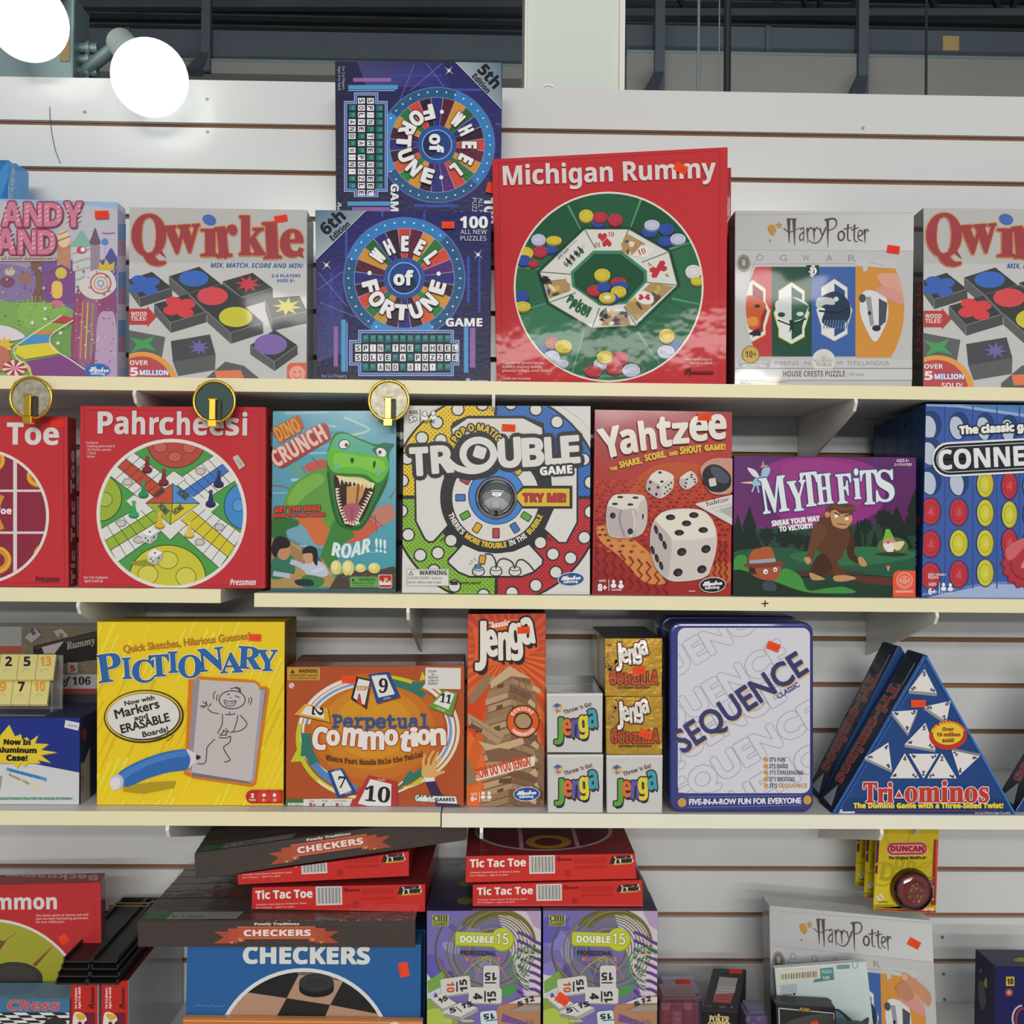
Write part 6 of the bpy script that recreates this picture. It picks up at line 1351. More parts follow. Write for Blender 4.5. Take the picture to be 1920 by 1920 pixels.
# card game with circling arrows, two more behind it
for k in (2, 1):
    x = 4-k*2
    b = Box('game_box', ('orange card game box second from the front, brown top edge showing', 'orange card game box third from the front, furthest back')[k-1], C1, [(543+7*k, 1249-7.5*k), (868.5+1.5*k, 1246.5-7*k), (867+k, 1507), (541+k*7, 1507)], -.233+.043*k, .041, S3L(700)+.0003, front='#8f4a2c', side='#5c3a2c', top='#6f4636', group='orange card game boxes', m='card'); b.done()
b = Box('game_box', 'orange card game box with circling arrows and numbered cards, front of its row', C1, [(537.3, 1249.7), (871.1, 1247.2), (869.8, 1514), (535.4, 1515)], -.233, .041, S3L(700)+.0003, front='#ab4f27', side='#5c3a2c', top='#6f4636', group='orange card game boxes', m='gloss')
A = b.A.fr(520, 1200, 370)
A.rect(70, 240, 1840, 1650, '#a84c26')
A.ell(930, 880, 700, 560, '#b85f22').ell(930, 880, 600, 480, '#bd6d20').ell(930, 860, 500, 400, '#c47c1e').ell(930, 840, 380, 310, '#c98a20')
off = A.off()
for i in range(62):
    for j in range(48):
        x, y = 100+i*28, 270+j*28; d = math.hypot((x-930)/1.2, y-880)
        if 420 < d < 760 and x < 1820 and (i+j) % 1 == 0: A.poly([(x-4, y), (x, y-5), (x+4, y), (x, y+5)], '#96421f', off)
Wt, Bl, Tl, Lg, Yl = '#d9d5cf', '#6f96c8', '#2f6e5e', '#b5bd2e', '#d8cf9a'
A.ring(930, 900, 735, 560, 34, Wt, 205, 345).ring(930, 900, 690, 520, 20, Wt, 210, 345).ring(930, 900, 665, 497, 22, Bl, 280, 345).ring(930, 900, 640, 478, 18, Wt, 280, 345)
A.ring(950, 880, 815, 545, 34, Lg, 8, 40).ring(930, 900, 745, 540, 70, Tl, 12, 45).poly([(1385, 395), (1410, 305), (1450, 380)], Lg).poly([(1290, 490), (1310, 400), (1440, 420), (1430, 460)], Tl)
A.ring(960, 880, 815, 610, 30, '#d0cfae', 40, 160).ring(960, 880, 770, 570, 34, Wt, 38, 130).ring(960, 880, 742, 545, 22, Bl, 60, 125).ring(960, 880, 715, 525, 18, Wt, 60, 125)
A.ring(870, 960, 690, 590, 44, Lg, 200, 285).ring(870, 960, 690, 590, 30, Yl, 180, 225).ring(880, 950, 645, 540, 95, Tl, 238, 275).ring(880, 950, 640, 540, 70, '#4a80b4', 190, 240).poly([(130, 1185), (235, 980), (250, 1180)], Lg).poly([(225, 1130), (240, 975), (375, 1115), (320, 1130)], Tl)
A.poly([(1170, 1440), (1300, 1255), (1310, 1300), (1410, 1240), (1410, 1320), (1280, 1390)], Tl).poly([(1180, 1450), (1300, 1400), (1400, 1330), (1420, 1350), (1390, 1400), (1250, 1430)], Lg).line([(1165, 1480), (1260, 1440)], 18, Wt).line([(1170, 1420), (1220, 1375)], 14, Wt)
def card(P, c, I, num, x, y, w, h, rot, font='s', nc='#1d1c22'): A.poly([(a+10, d+14) for a, d in P], '#7a3a1c').poly(P, c).poly(I, '#d6d4d0').T(num, x, y, w, h, nc, rot, font, 2)
card([(885, 335), (1085, 308), (1195, 550), (965, 615)], '#1f4680', [(915, 350), (1060, 335), (1145, 525), (985, 560)], '9', 985, 510, 85, 130, -3); A.T('skip', 950, 352, 60, 18, '#c8ccd4', -6).T('skip', 1035, 580, 70, 20, '#c8ccd4', 12)
card([(770, 355), (910, 385), (865, 665), (715, 570)], '#26241f', [(790, 375), (900, 400), (850, 635), (740, 560)], 'STOP', 775, 490, 105, 42, 0, 'b', '#c07a32'); A.poly([(790, 520), (805, 520), (830, 650), (775, 600)], '#b04030')
card([(165, 725), (270, 620), (490, 665), (515, 805), (480, 790)], '#cf9a2e', [(230, 715), (285, 640), (440, 665), (460, 765)], '2', 345, 645, 80, 100, 264)
card([(1620, 485), (1755, 515), (1695, 740), (1470, 650)], '#5f8f34', [(1640, 495), (1725, 525), (1665, 675), (1520, 615)], '11', 1580, 600, 105, 80, -10); A.T('skip', 1540, 665, 95, 20, '#d0d4c0', -18)
card([(485, 1270), (635, 1245), (770, 1480), (585, 1535)], '#1f4680', [(525, 1285), (620, 1265), (725, 1460), (610, 1505)], '7', 590, 1435, 70, 105, -4); A.T('wild', 550, 1280, 60, 18, '#c8ccd4', 5).T('wild', 660, 1500, 60, 20, '#c8ccd4', 15)
card([(885, 1315), (1165, 1375), (1170, 1660), (690, 1660)], '#a83230', [(905, 1350), (1110, 1400), (1105, 1660), (785, 1590)], '10', 845, 1560, 245, 140, -5); A.T('stack', 975, 1362, 75, 22, '#d8c4bc', -6)
A.poly([(1430, 1360), (1525, 1345), (1600, 1500), (1800, 1620), (1560, 1640), (1500, 1520)], '#3c2348').poly([(1420, 1335), (1530, 1325), (1535, 1370), (1440, 1380)], '#d9d5d8')
A.blob([(1415, 1330), (1410, 1240), (1450, 1220), (1540, 1210), (1550, 1280), (1545, 1330)], '#cfa15c')
for P in ([(1430, 1250), (1420, 1180), (1440, 1110)], [(1465, 1230), (1480, 1150), (1525, 1075)], [(1500, 1230), (1530, 1170), (1565, 1090)], [(1520, 1240), (1560, 1190), (1600, 1140)], [(1530, 1310), (1590, 1290), (1630, 1280)]): A.line(P, 34, '#cfa15c', 4, w1=22)
A.line([(1450, 1215), (1460, 1170)], 4, '#8a5f2c').line([(1495, 1220), (1510, 1170)], 4, '#8a5f2c')
A.rect(98, 265, 418, 390, '#b88a30').T('WARNING', 210, 318, 180, 36, '#3a2a14', 0, 'b', 1).poly([(150, 285), (172, 322), (128, 322)], '#3a2a14').T('CHOKING HAZARD - Small parts', 118, 352, 280, 20, '#3a2a14', 0, 'b').T('Not for children under 3 years', 130, 378, 255, 18, '#3a2a14', 0, 'b')
A.ell(140, 442, 33, 33, '#d4c4bc').ring(140, 442, 33, 33, 7, '#b45a4a', n=20).line([(118, 420), (162, 464)], 7, '#b45a4a')
A.rrect(1440, 268, 1785, 475, 10, '#cfccc8', -1)
for k, t in enumerate(('Scan', 'to', 'Watch', 'a How to', 'Video!')): A.T(t, 1470+(28 if k == 1 else 0), 315+k*30, (80, 28, 95, 95, 90)[k], 24, '#3a3834', 2, 'bi')
A.poly([(70, 1545), (240, 1542), (285, 1575), (285, 1640), (70, 1650)], '#3f6a38').poly([(255, 1545), (735, 1540), (690, 1650), (255, 1650)], '#cfccc6').T('EVERYONE', 105, 1608, 165, 26, '#dcdccc', 0, 'b', 1)
A.T('AGE', 315, 1572, 45, 16, '#8a4a3c', 0, 'b').T('8+', 312, 1620, 62, 36, '#8a3a36', 0, 's', 2).T('20 MIN', 430, 1572, 65, 14, '#8a4a3c', 0, 'b').ell(462, 1605, 24, 20, '#2c2a2c').ell(474, 1605, 18, 16, '#cfccc6').T('2-4 PLAYERS', 550, 1570, 125, 14, '#8a4a3c', 0, 'b').ell(585, 1600, 16, 18, '#a83a34').ell(628, 1600, 16, 18, '#b8aca4').rect(395, 1552, 399, 1632, '#a8a098').rect(525, 1552, 529, 1632, '#a8a098')
A.T('Goldbrick', 1345, 1560, 190, 52, '#d5e0da', -3, 's', 3, ol=[(8, '#2a5a54')]).poly([(1520, 1515), (1735, 1520), (1752, 1590), (1560, 1580)], '#d8dcda').T('GAMES', 1535, 1565, 190, 32, '#2a4a44', 0, 'b', 2)
wv = lambda t, s: (0, -60*math.sin(t*3.14))
A.T('Where Fast Hands Rule the Table!', 475, 1165, 935, 48, '#5c3318', 2, 'm', 3, warp=wv)
A.part('title_lettering').T('Perpetual', 540, 850, 930, 128, '#3c4a7a', -.3, 'm', 8, ol=[(9, '#4a7a86')])
A.TL([('C', 340, 1050, 130, 210, -6), ('o', 485, 1018, 120, 180, 0), ('m', 635, 1015, 190, 215, -6), ('m', 835, 1060, 200, 220, 0), ('o', 1050, 1015, 120, 185, 0), ('t', 1185, 1065, 110, 200, -8), ('i', 1310, 1030, 60, 165, 4), ('o', 1370, 1010, 115, 180, 0), ('n', 1500, 1020, 140, 200, 3)], '#dcd8d2', 'b', 7, [(16, '#a63a26')], sh=(4, 10, '#8c3020'))
A.part('cover_print'); sticker(A, 630, 345, 765, 420, -5); b.done()

# block tower box
b = Box('game_box', 'tall orange box with a leaning wooden block tower and white slanted lettering', C1, [(877, 1151), (1023.9, 1149.5), (1020.8, 1510.5), (874.2, 1510.5)], -.228, .08, S3R(950)+.0003, front='#c9481f', side='#8a3018', top='#3a2824', group=G3, m='card')
A = b.A.fr(860, 1130, 400, 1745)
A.poly([(50, 80), (730, 80), (730, 1680), (50, 1680)], ['#b5402a', '#b5402a', '#cf5a1f', '#d26a22'])
for k in range(34):
    a = k*360/34; A.poly([(400, 420), (400+1400*math.sin(R(a)), 420-1400*math.cos(R(a))), (400+1400*math.sin(R(a+4.5)), 420-1400*math.cos(R(a+4.5)))], '#c9523a' if 420-math.cos(R(a))*400 < 420 else '#d9682e')
W1, W2, W3, W4 = '#a88a68', '#8f7052', '#c0a27c', '#5f4634'
A.blob([(260, 1680), (230, 1300), (200, 1150), (230, 900), (280, 700), (420, 530), (560, 640), (640, 800), (640, 1100), (690, 1200), (690, 1680)], '#8a6a50')
def block(P, d, c=W1): A.poly([(x, y) for x, y in P], c); A.poly([P[3], P[2], (P[2][0], P[2][1]+d), (P[3][0], P[3][1]+d)], mixc(c, '#000', .2)); A.line(P+[P[0]], 3, mixc(c, '#000', .4))
A.poly([(85, 820), (240, 710), (265, 760), (130, 1110), (65, 1000), (70, 830)], '#c8441a')
for j in range(19):
    y = 590+j*57; o = 18*math.sin(j*1.7)
    A.poly([(245+o-j*3, y+30), (420+o, y-30), (420+o, y+18), (245+o-j*3, y+84)], (W1, W2, '#99795a', '#b4946f')[j % 4]).poly([(420+o, y-30), (590+o+j*5, y+40), (590+o+j*5, y+92), (420+o, y+22)], ('#7c5d45', '#9a7a5a', '#6f5340')[j % 3])
    A.line([(245+o-j*3, y+84), (420+o, y+20), (590+o+j*5, y+92)], 6, W4)
    for t in (.33, .66): A.line([(420+o+170*t, y-30+70*t), (420+o+170*t, y+20+70*t)], 5, W4)
    if j % 3 == 1: A.poly([(300+o, y+26), (350+o, y+10), (350+o, y+52), (300+o, y+70)], W4)
    if j % 2: A.poly([(590+o+j*3, y+20), (650+o*1.3, y+60), (640+o, y+100), (580+o, y+60)], W3).line([(590+o+j*3, y+20), (650+o*1.3, y+60)], 4, W4)
A.poly([(415, 515), (590, 620), (430, 600), (265, 700), (255, 650)], W3).poly([(85, 760), (220, 580), (265, 590), (240, 680), (120, 830), (85, 820)], W2).poly([(75, 900), (110, 920), (375, 1080), (320, 1160), (75, 990)], W1).poly([(320, 1160), (375, 1080), (375, 1120), (330, 1165)], W2).line([(100, 950), (340, 1110)], 4, W4).T('Jenga', 85, 1010, 110, 40, '#4a382c', -28, 'b', 2)
A.poly([(160, 1130), (300, 1165), (520, 1100), (540, 1150), (250, 1250), (215, 1200)], W3).poly([(215, 1210), (330, 1185), (560, 1220), (560, 1290), (250, 1300)], '#7a5a44').poly([(65, 1270), (150, 1400), (150, 1480), (60, 1490)], W2).poly([(330, 1440), (430, 1430), (430, 1480), (330, 1475)], W4).poly([(600, 1480), (690, 1540), (690, 1620), (620, 1570)], W4)
A.ell(525, 970, 136, 136, '#2e1c16').ell(525, 970, 128, 128, '#d65a26').blob([(450, 970), (475, 910), (540, 895), (590, 930), (605, 980), (570, 1030), (490, 1030)], '#2e1c16').blob([(462, 970), (485, 920), (540, 907), (580, 938), (592, 980), (560, 1020), (495, 1018)], W1)
A.TA('GENUINE', 525, 970, 92, 92, -62, 52, 27, '#e8d4c4', 'b', bold=1).TA('HARDWOOD', 525, 970, 118, 118, 232, 122, 27, '#e8d4c4', 'b', True, 1)
A.poly([(130, 1385), (600, 1255), (625, 1265), (620, 1330), (150, 1455), (140, 1445)], '#dcd4cc').T('HOW DO YOU JENGA?', 145, 1442, 468, 84, '#c9481f', 14.5, 'b', 2)
A.T('AGES', 100, 1572, 52, 20, '#e8dcd4', 0, 'b').T('6+', 102, 1620, 48, 38, '#ecdfd6', 0, 'b', 2).rect(168, 1545, 173, 1625, '#e8d4c4')
for (x, y) in ((200, 1555), (250, 1555)): A.ell(x, y, 13, 15, '#ecdfd6').ell(x, y+32, 20, 16, '#ecdfd6')
A.T('PLAYERS', 188, 1620, 75, 15, '#e8dcd4', 0, 'b'); oval(A, 556, 1562, 104, 54)
A.part('title_lettering')
def jenga(A, x, y, w, h, rot, col, ol, sh, cols=None):
    """bouncing five-letter wordmark in the box x, y (baseline left), w wide, h tall"""
    it = []
    for ch, dx, dy, ww, hh, rr in (('J', 0, .0, .155, .66, -3), ('e', .175, .035, .17, .62, 2), ('n', .36, -.03, .17, .66, -2), ('g', .545, .12, .18, .62, 2), ('a', .745, .19, .18, .62, 6)):
        px_, py_ = dx*w, dy*w; c, n = math.cos(R(rot)), math.sin(R(rot))
        it.append((ch, x+px_*c-py_*n, y-px_*n-py_*c, ww*w, hh*h*(1.45 if ch in 'enga' else 1.55), rr+rot))
    A.TL(it, col, 'b', h*.022, ol, sh, cols)
A.poly([(110, 210), (230, 190), (440, 130), (600, 135), (650, 290), (660, 370), (560, 440), (480, 480), (320, 510), (240, 520), (130, 480), (115, 440), (140, 380)], '#d65a26')
A.T('Classic', 232, 212, 190, 46, '#e8dcd4', 10, 'si', 2)
jenga(A, 140, 460, 530, 300, 3, '#dcd6cc', [(22, '#2a2322')], (22, 38, '#2a2322'))
A.part('cover_print'); sticker(A, 478, 195, 582, 252, 3); b.done()

# small cube boxes
def cube(label, x0, y0, x1, y1, y, kind, grp, zb=None, art=True, stick=None):
    top = {'w': '#8f908c', 'g': '#2f2c28'}[kind]
    b = Box('cube_box', label, 'small box', [(x0, y0), (x1, y0-.5), (x1-1, y1), (x0+1, y1)], y, .0795, zb, front='#c2c0be' if kind == 'w' else '#b08a2c', side='#9c9a98' if kind == 'w' else '#6a5a2c', top=top, group=grp, m='wrap' if kind == 'w' else 'foil', bevel=.0014)
    A = b.A
    if not art: b.done(); return b
    if kind == 'w':
        A.fr(860, 1130, 400, 1745); ox, oy = (x0-1024.6), (y0-1299.6)
        A.post = lambda px_, py_: (px_+ox, py_+oy)
        A.poly([(765, 845), (810, 812), (845, 835), (845, 895), (800, 905), (770, 890)], '#b9b5ac').poly([(770, 840), (805, 820), (835, 838), (800, 860)], '#4a5a8a').poly([(790, 875), (815, 870), (835, 890), (800, 900)], '#b8705c').poly([(820, 845), (845, 838), (845, 885), (822, 880)], '#c8ac62').line([(765, 845), (800, 865), (845, 835)], 4, '#6a6a60').line([(800, 865), (800, 905)], 4, '#6a6a60')
        A.T("Throw 'n Go!", 862, 912, 238, 34, '#6a4436', 17, 'b', 1)
        A.part('title_lettering')
        it = [('J', 785, 1105, 68, 165, 0), ('e', 850, 1080, 68, 165, 0), ('n', 922, 1095, 66, 185, -2), ('g', 985, 1055, 72, 165, 3), ('a', 1060, 1022, 72, 190, 5)]
        A.TL(it, '#888', 'b', 4, [(14, '#2e2a2a')], (10, 26, '#2e2a2a'), ['#5a9a42', '#cf6a34', '#5c549c', '#d3c234', '#3f94a4'])
        A.part('cover_print').poly([(720, 740), (1180, 735), (1180, 760), (720, 765)], '#cfcecb')
    else:
        A.fr(860, 1130, 400, 1745); ox, oy = (x0-1132.8), (y0-1196.5)
        A.post = lambda px_, py_: (px_+ox, py_+oy)
        for k in range(16): A.blob([(x+random.uniform(-25, 25), y+random.uniform(-25, 25)) for x, y in [(1200+random.random()*100, 310+random.random()*300)]*5], random.choice(('#8a6a44', '#7a5a5c', '#c8a63c', '#5c4668')))
        for k in range(14): A.ell(random.uniform(1380, 1660), random.uniform(300, 740), random.uniform(8, 30), random.uniform(6, 18), random.choice(('#c29b34', '#b8902c', '#d0ab42')))
        A.T('GODZILLA', 1238, 668, 390, 100, '#b5482c', 0, 'b', 3, ol=[(9, '#3c2014')], warp=lambda t, s: (0, s*18*math.cos(t*6.28))).T('EXTREME EDITION', 1300, 702, 265, 18, '#4a3214', 0, 'b', 1)
        A.part('title_lettering'); jenga(A, 1290, 505, 290, 170, 6, '#dfdbd4', [(14, '#5c2418'), (6, '#241a18')], (9, 16, '#241a18')); A.part('cover_print')
    A.post = None
    if stick: A.fr(860, 1130, 400, 1745); sticker(A, *stick)
    b.done(); return b
GW, GG = 'white cube boxes', 'gold cube boxes'
zs = S3R(1130)+.0003; Yc = -.259
w1 = cube('white cube box with rainbow lettering, bottom of the pile beside the orange tower box', 1026, 1414.5, 1131.5, 1524, Yc, 'w', GW, zs)
w2 = cube('white cube box with rainbow lettering, under the two gold boxes', 1136.5, 1415.5, 1242.8, 1525, Yc, 'w', GW, zs)
w3 = cube('white cube box with rainbow lettering, topmost white one beside the orange tower box', 1024.8, 1299.8, 1130.5, 1409, Yc, 'w', GW, w1.F[0].z+.0025)
g1 = cube('gold cube box with red lettering, lower of the two gold boxes', 1135, 1306.5, 1243, 1414, Yc, 'g', GG, w2.F[0].z+.0003, True, (1475, 1040, 1580, 1105, -20))
g2 = cube('gold cube box with red lettering, topmost of the two gold boxes', 1132.8, 1196.8, 1242.6, 1304.5, Yc, 'g', GG, g1.F[0].z+.0003, True, (1422, 522, 1526, 582, 6))
for k, (src, kd, lb) in enumerate(((w1, 'w', 'white cube box on the shelf in the second row, behind the lower white one'), (w2, 'w', 'white cube box on the shelf in the second row, under the gold stack'), (w3, 'w', 'white cube box on top in the second row, dull grey top showing'), (g1, 'g', 'gold cube box in the second row, lower of two'), (g2, 'g', 'gold cube box in the second row, dark top showing'))):
    q4 = [src.topx(p+Vector((-.001 if kd == 'g' else .001, .081, 0))) for p in src.F]
    cube(lb, q4[0][0], q4[0][1], q4[1][0], q4[3][1], Yc+.081, kd, GW if kd == 'w' else GG, src.F[3].z, False)

# blue tins
def tin(label, x0, y0, x1, y1, y, th, art):
    r_ = 21; pts = []
    for cx, cy, a in ((x1-r_, y0+r_, 270), (x1-r_, y1-r_, 0), (x0+r_, y1-r_, 90), (x0+r_, y0+r_, 180)):
        for k in range(8): t = R(a+k*90/7); pts.append((cx+r_*math.cos(t), cy+r_*math.sin(t)))
    b = Prism('game_tin', label, 'game tin', pts, y, th, None, '#26307a', '#1c2448', 'blue game tins', 'tin', .005, smooth=True)
    d = S3R(1390)+.0003-min(p.z for p in b.F); b.root.location.z += d
    b.body.name = 'tin_body'
    for o in b.body.modifiers: o.segments = 4
    b.A.clips = [b.A.clips[0]]
    return b
b = tin('blue tin with rounded corners and slanted lettering on a pale front panel', 1254.6, 1167, 1526, 1524, -.255, .06, True)
A = b.A.fr(1220, 1130, 340, 1484)
Np, Gd, Lv = '#2b2a62', '#c08f3c', '#cbcbd4'
A.rrect(222, 207, 1303, 1558, 62, '#e4e4e8').rrect(226, 211, 1299, 1554, 58, Lv)
A.push([p for p in A.ellp(760, 880, 1, 1)] if 0 else [(226, 211), (1299, 211), (1299, 1554), (226, 1554)])
for (x, y) in ((-160, 560), (-10, 900), (250, 1400), (390, 1680), (-50, 1220)):
    A.T('SEQUENCE', x-120, y+330, 1480, 190, Lv, 31, '', 0, ol=[(19, '#a3a3ae'), (12, Lv)])
A.T('CLASSIC', 1045, 788, 205, 40, '#4a4680', 31.5, '', 2)
for k, t in enumerate(("IT'S FUN", "IT'S QUICK", "IT'S CHALLENGING", "IT'S EXCITING", "IT'S")):
    y = 1300+k*53; A.ell(942, y-17, 19, 19, Gd).T(t, 972, y, (126, 152, 275, 205, 62)[k], 34, '#2c2c40', 0, 'b')
A.T('SEQUENCE', 1042, 1512, 238, 34, '#b98634', 0, 'b')
A.pop()
A.line([(300, 1588), (1230, 1575)], 3, '#8f93c0').line([(300, 1672), (1230, 1655)], 3, '#8f93c0').ell(255, 1633, 36, 38, Gd).ell(1280, 1612, 34, 38, Gd).T('FIVE-IN-A-ROW FUN FOR EVERYONE', 315, 1650, 912, 44, '#d6d8e4', .7, '', 3)
A.part('title_lettering')
for (dx, dy, c, bo) in ((12, 14, '#c8a86a', 3), (0, 0, Np, 7)):
    A.T('SEQUENCE', 268+dx, 1232+dy, 1225, 190, c, 33.4, '', bo)
A.part('cover_print'); sticker(A, 948, 325, 1055, 392, -20)
b.done(); 
for ch in b.root.children: pass
b = tin('blue tin peeking out behind the front tin, same rounded shape', 1238, 1155, 1500, 1498, -.185, .06, False); b.done()

# triangular boxes
def tri(label, A_, L, Rr, y, th, art):
    ap = [(A_[0]-4, A_[1]+4), (A_[0], A_[1]), (A_[0]+4, A_[1]+4)]
    b = Prism('triangle_game_box', label, 'triangular box', [(A_[0]-3, A_[1]), (A_[0]+3, A_[1]), Rr, L], y, th, S3R(1730)+.0003, '#1d3f74', '#162a4c', 'blue triangular boxes', 'gloss', .0012)
    # art on the slanted face that turns towards the viewer
    F, B = b.F, b.B
    P = [b.topx(p) for p in (F[0], B[0], B[3], F[3])]
    n = (B[0]-F[0]).cross(F[3]-F[0]).normalized(); n = -n if n.x > 0 else n
    a = sum(P[i][0]*P[(i+1) % 4][1]-P[(i+1) % 4][0]*P[i][1] for i in range(4))
    S = Art(F[0], n, P if a > 0 else P[::-1]); S.part('side_print')
    e = lambda u, v: tuple(P[0][i]*(1-u)*(1-v)+P[1][i]*u*(1-v)+P[2][i]*u*v+P[3][i]*(1-u)*v for i in (0, 1))
    S.poly([e(.1, .02), e(.9, .02), e(.9, .98), e(.1, .98)], '#252c3c').line([e(.2, .06), e(.2, .2)], 2, '#8a98ac')
    x, y_ = e(.78, .2); x2, y2 = e(.78, .84); L_ = math.hypot(x2-x, y2-y_); an = math.degrees(math.atan2(y_-y2, x2-x))
    S.T('Tri-ominos', x, y_, L_, 17, '#b03a2e', an, 's', .8, ol=[(1.6, '#b9aab0')])
    S.poly([e(.2, .97), e(.85, .96), e(.5, .85)], '#b0b4ba').build(b.root, 'gloss')
    return b
b = tri('blue triangular domino box standing just behind its twin, dull red lettering on its slope', (1686, 1212), (1536, 1508), (1868, 1508), -.188, .058, False); b.done()
b = tri('blue triangular domino box in front, white three-cornered tiles on its face', (1735.2, 1228), (1559, 1527), (1904.7, 1528), -.256, .058, True)
A = b.A.fr(1500, 1180, 420)
A.poly([(1075, 215), (260, 1590), (1860, 1590)], '#1b3a6c').poly([(1075, 290), (400, 1440), (1740, 1440)], '#1f427a')
A.line([(1072, 240), (290, 1570)], 12, '#2f66ac').line([(1085, 240), (1840, 1580)], 16, '#3470b8').line([(1072, 300), (345, 1540)], 10, '#2a5898')
def tt(P, nums, dz=None):
    if dz: A.poly([(x+dz[0], y+dz[1]) for x, y in P], '#8f9094').poly([P[0], P[1], (P[1][0]+dz[0], P[1][1]+dz[1]), (P[0][0]+dz[0], P[0][1]+dz[1])], '#77787e').poly([P[1], P[2], (P[2][0]+dz[0], P[2][1]+dz[1]), (P[1][0]+dz[0], P[1][1]+dz[1])], '#8a8b90')
    A.poly(P, '#d6d2d0')
    c = (sum(p[0] for p in P)/3, sum(p[1] for p in P)/3)
    for p, t in zip(P, nums):
        x, y = p[0]+(c[0]-p[0])*.32, p[1]+(c[1]-p[1])*.32
        an = math.degrees(math.atan2(-(p[1]-c[1]), p[0]-c[0]))-90; w, h = 24, 38; cc, n = math.cos(R(an)), math.sin(R(an))
        A.T(t, x-w/2*cc+h/2*n, y+w/2*n+h/2*cc, w, h, '#2a3048', an, 'b', 1.5)
tt([(1068, 340), (1172, 545), (932, 522)], '555', (0, 28)); tt([(1290, 612), (1255, 790), (1065, 662)], '025', (-6, 26)); tt([(785, 705), (1005, 690), (925, 885)], '454', (-2, 30)); tt([(1072, 800), (1160, 1030), (895, 985)], '524', (-3, 22))
tt([(755, 968), (785, 1205), (552, 1098)], '443', (-2, 22)); tt([(895, 1060), (1020, 1275), (768, 1275)], '424'); tt([(930, 1065), (1185, 1065), (1055, 1278)], '422'); tt([(1212, 1060), (1340, 1275), (1085, 1275)], '212'); tt([(1295, 1035), (1535, 1085), (1362, 1248)], '241', (2, -22))
A.ell(1265, 905, 162, 125, '#b83426', 4).ell(1265, 895, 128, 92, '#d8bd32', 4).TA('40th Anniversary', 1265, 905, 122, 92, -78, 72, 32, '#d8bd32', 'b', bold=1).T('Over', 1215, 868, 98, 30, '#8c3a1c', 0, 'b', 2).T('10 million', 1168, 915, 200, 30, '#8c3a1c', 0, 'b', 2).T('sold!', 1215, 965, 100, 32, '#8c3a1c', 0, 'b', 2)
A.T('The Domino Game with a Three-Sided Twist!', 455, 1528, 1278, 42, '#d8c63a', 0, 'b', 3, ol=[(5, '#162a50')]).line([(470, 1550), (1680, 1552)], 8, '#7a3050').T('Pressman', 332, 1572, 132, 34, '#c9d0dc', 0, 'sc', 2).T('For 2 to 6 Players, Ages 7 to adult', 1495, 1578, 300, 18, '#b9c2d2', 0, 'b')
A.part('title_lettering').T('Tri', 540, 1478, 250, 165, '#b93428', 0, 's', 5, ol=[(12, '#d8ccd4')]).poly([(842, 1365), (885, 1445), (798, 1445)], '#d8ccd4').poly([(842, 1385), (870, 1436), (812, 1436)], '#b93428').T('ominos', 895, 1475, 712, 175, '#b93428', 0, 's', 5, ol=[(12, '#d8ccd4')])
A.part('cover_print'); sticker(A, 945, 602, 1070, 665, 0); b.done()
b = tri('blue triangular domino box cut by the picture edge, only its slope showing', (2086, 1222), (1903, 1520), (2252, 1521), -.245, .058, False)
for k in range(7): pass
b.done()
# ---------------------------------------------------------------- bottom shelf and its stacks
G4 = 'game boxes low on the bottom shelf'
zb4 = S4(500)+.0003
def P_(b, i): return b.topx(b.F[i])
# backgammon
b = Box('game_box', 'red backgammon box leaning back, green felt circle with dark points pictured', C1, [(-160, 1662), (189.4, 1654.6), (192, 2000), (-160, 2006)], -.205, .045, zb4, front='#b3282c', side='#8f2228', top='#8c2a30', right='#8f2a30', lean=2, group=G4, m='wrap')
for i in range(4): b.B[i].x -= .011; b.body.data.vertices[4+i].co.x -= .011
A = b.A.fr(0, 1600, 360)
A.rect(-900, 280, 1050, 2300, '#b02a2e').line([(-900, 375), (945, 345), (960, 2000)], 4, '#8a1c24')
A.ell(-90, 1660, 985, 1005, '#cfc8c0').ell(-90, 1660, 960, 978, '#98962f'); A.push(A.ellp(-90, 1660, 960, 978, n=56))
for P, c in (([(-20, 1000), (60, 880), (0, 870)], '#7a3a2a'), ([(-300, 1100), (180, 780), (-200, 1050)], '#6a4a2a'), ([(330, 1110), (540, 920), (360, 1130)], '#7c3a30'), ([(300, 1440), (700, 1290), (420, 1440)], '#8a8a2c'), ([(540, 1440), (690, 1310), (760, 1330), (640, 1460)], '#2c2448')): A.poly(P, c)
A.line([(-60, 960), (170, 790)], 5, '#6f6a28').line([(330, 1100), (520, 930)], 5, '#6f6a28').line([(280, 1430), (720, 1280)], 6, '#7c7a28')
A.ell(140, 1300, 290, 150, '#1f1c1e').ell(140, 1250, 288, 165, '#3a3432').ell(140, 1245, 230, 120, '#423c39'); A.pop()
for k, t in enumerate(('The classic game of chance and skill', 'that has been fascinating gamesters', 'for over 3,000 years')): A.T(t, 360, 632+k*33, (525, 520, 285)[k], 22, '#d8aaa6', 1, 'b')
A.part('title_lettering').T('Backgammon', -780, 565, 1348, 150, '#cdc6c4', .4, 'b', 3).part('cover_print')
sticker(A, 595, 815, 685, 900, -60, '#ee4424')
r = b.face('top').fr(0, 1600, 360); r.part('side_print').T('Backgammon', 975, 222, 1150, 50, '#b98f90', 178, 'b', 2); r.build(b.root, 'wrap'); b.done()
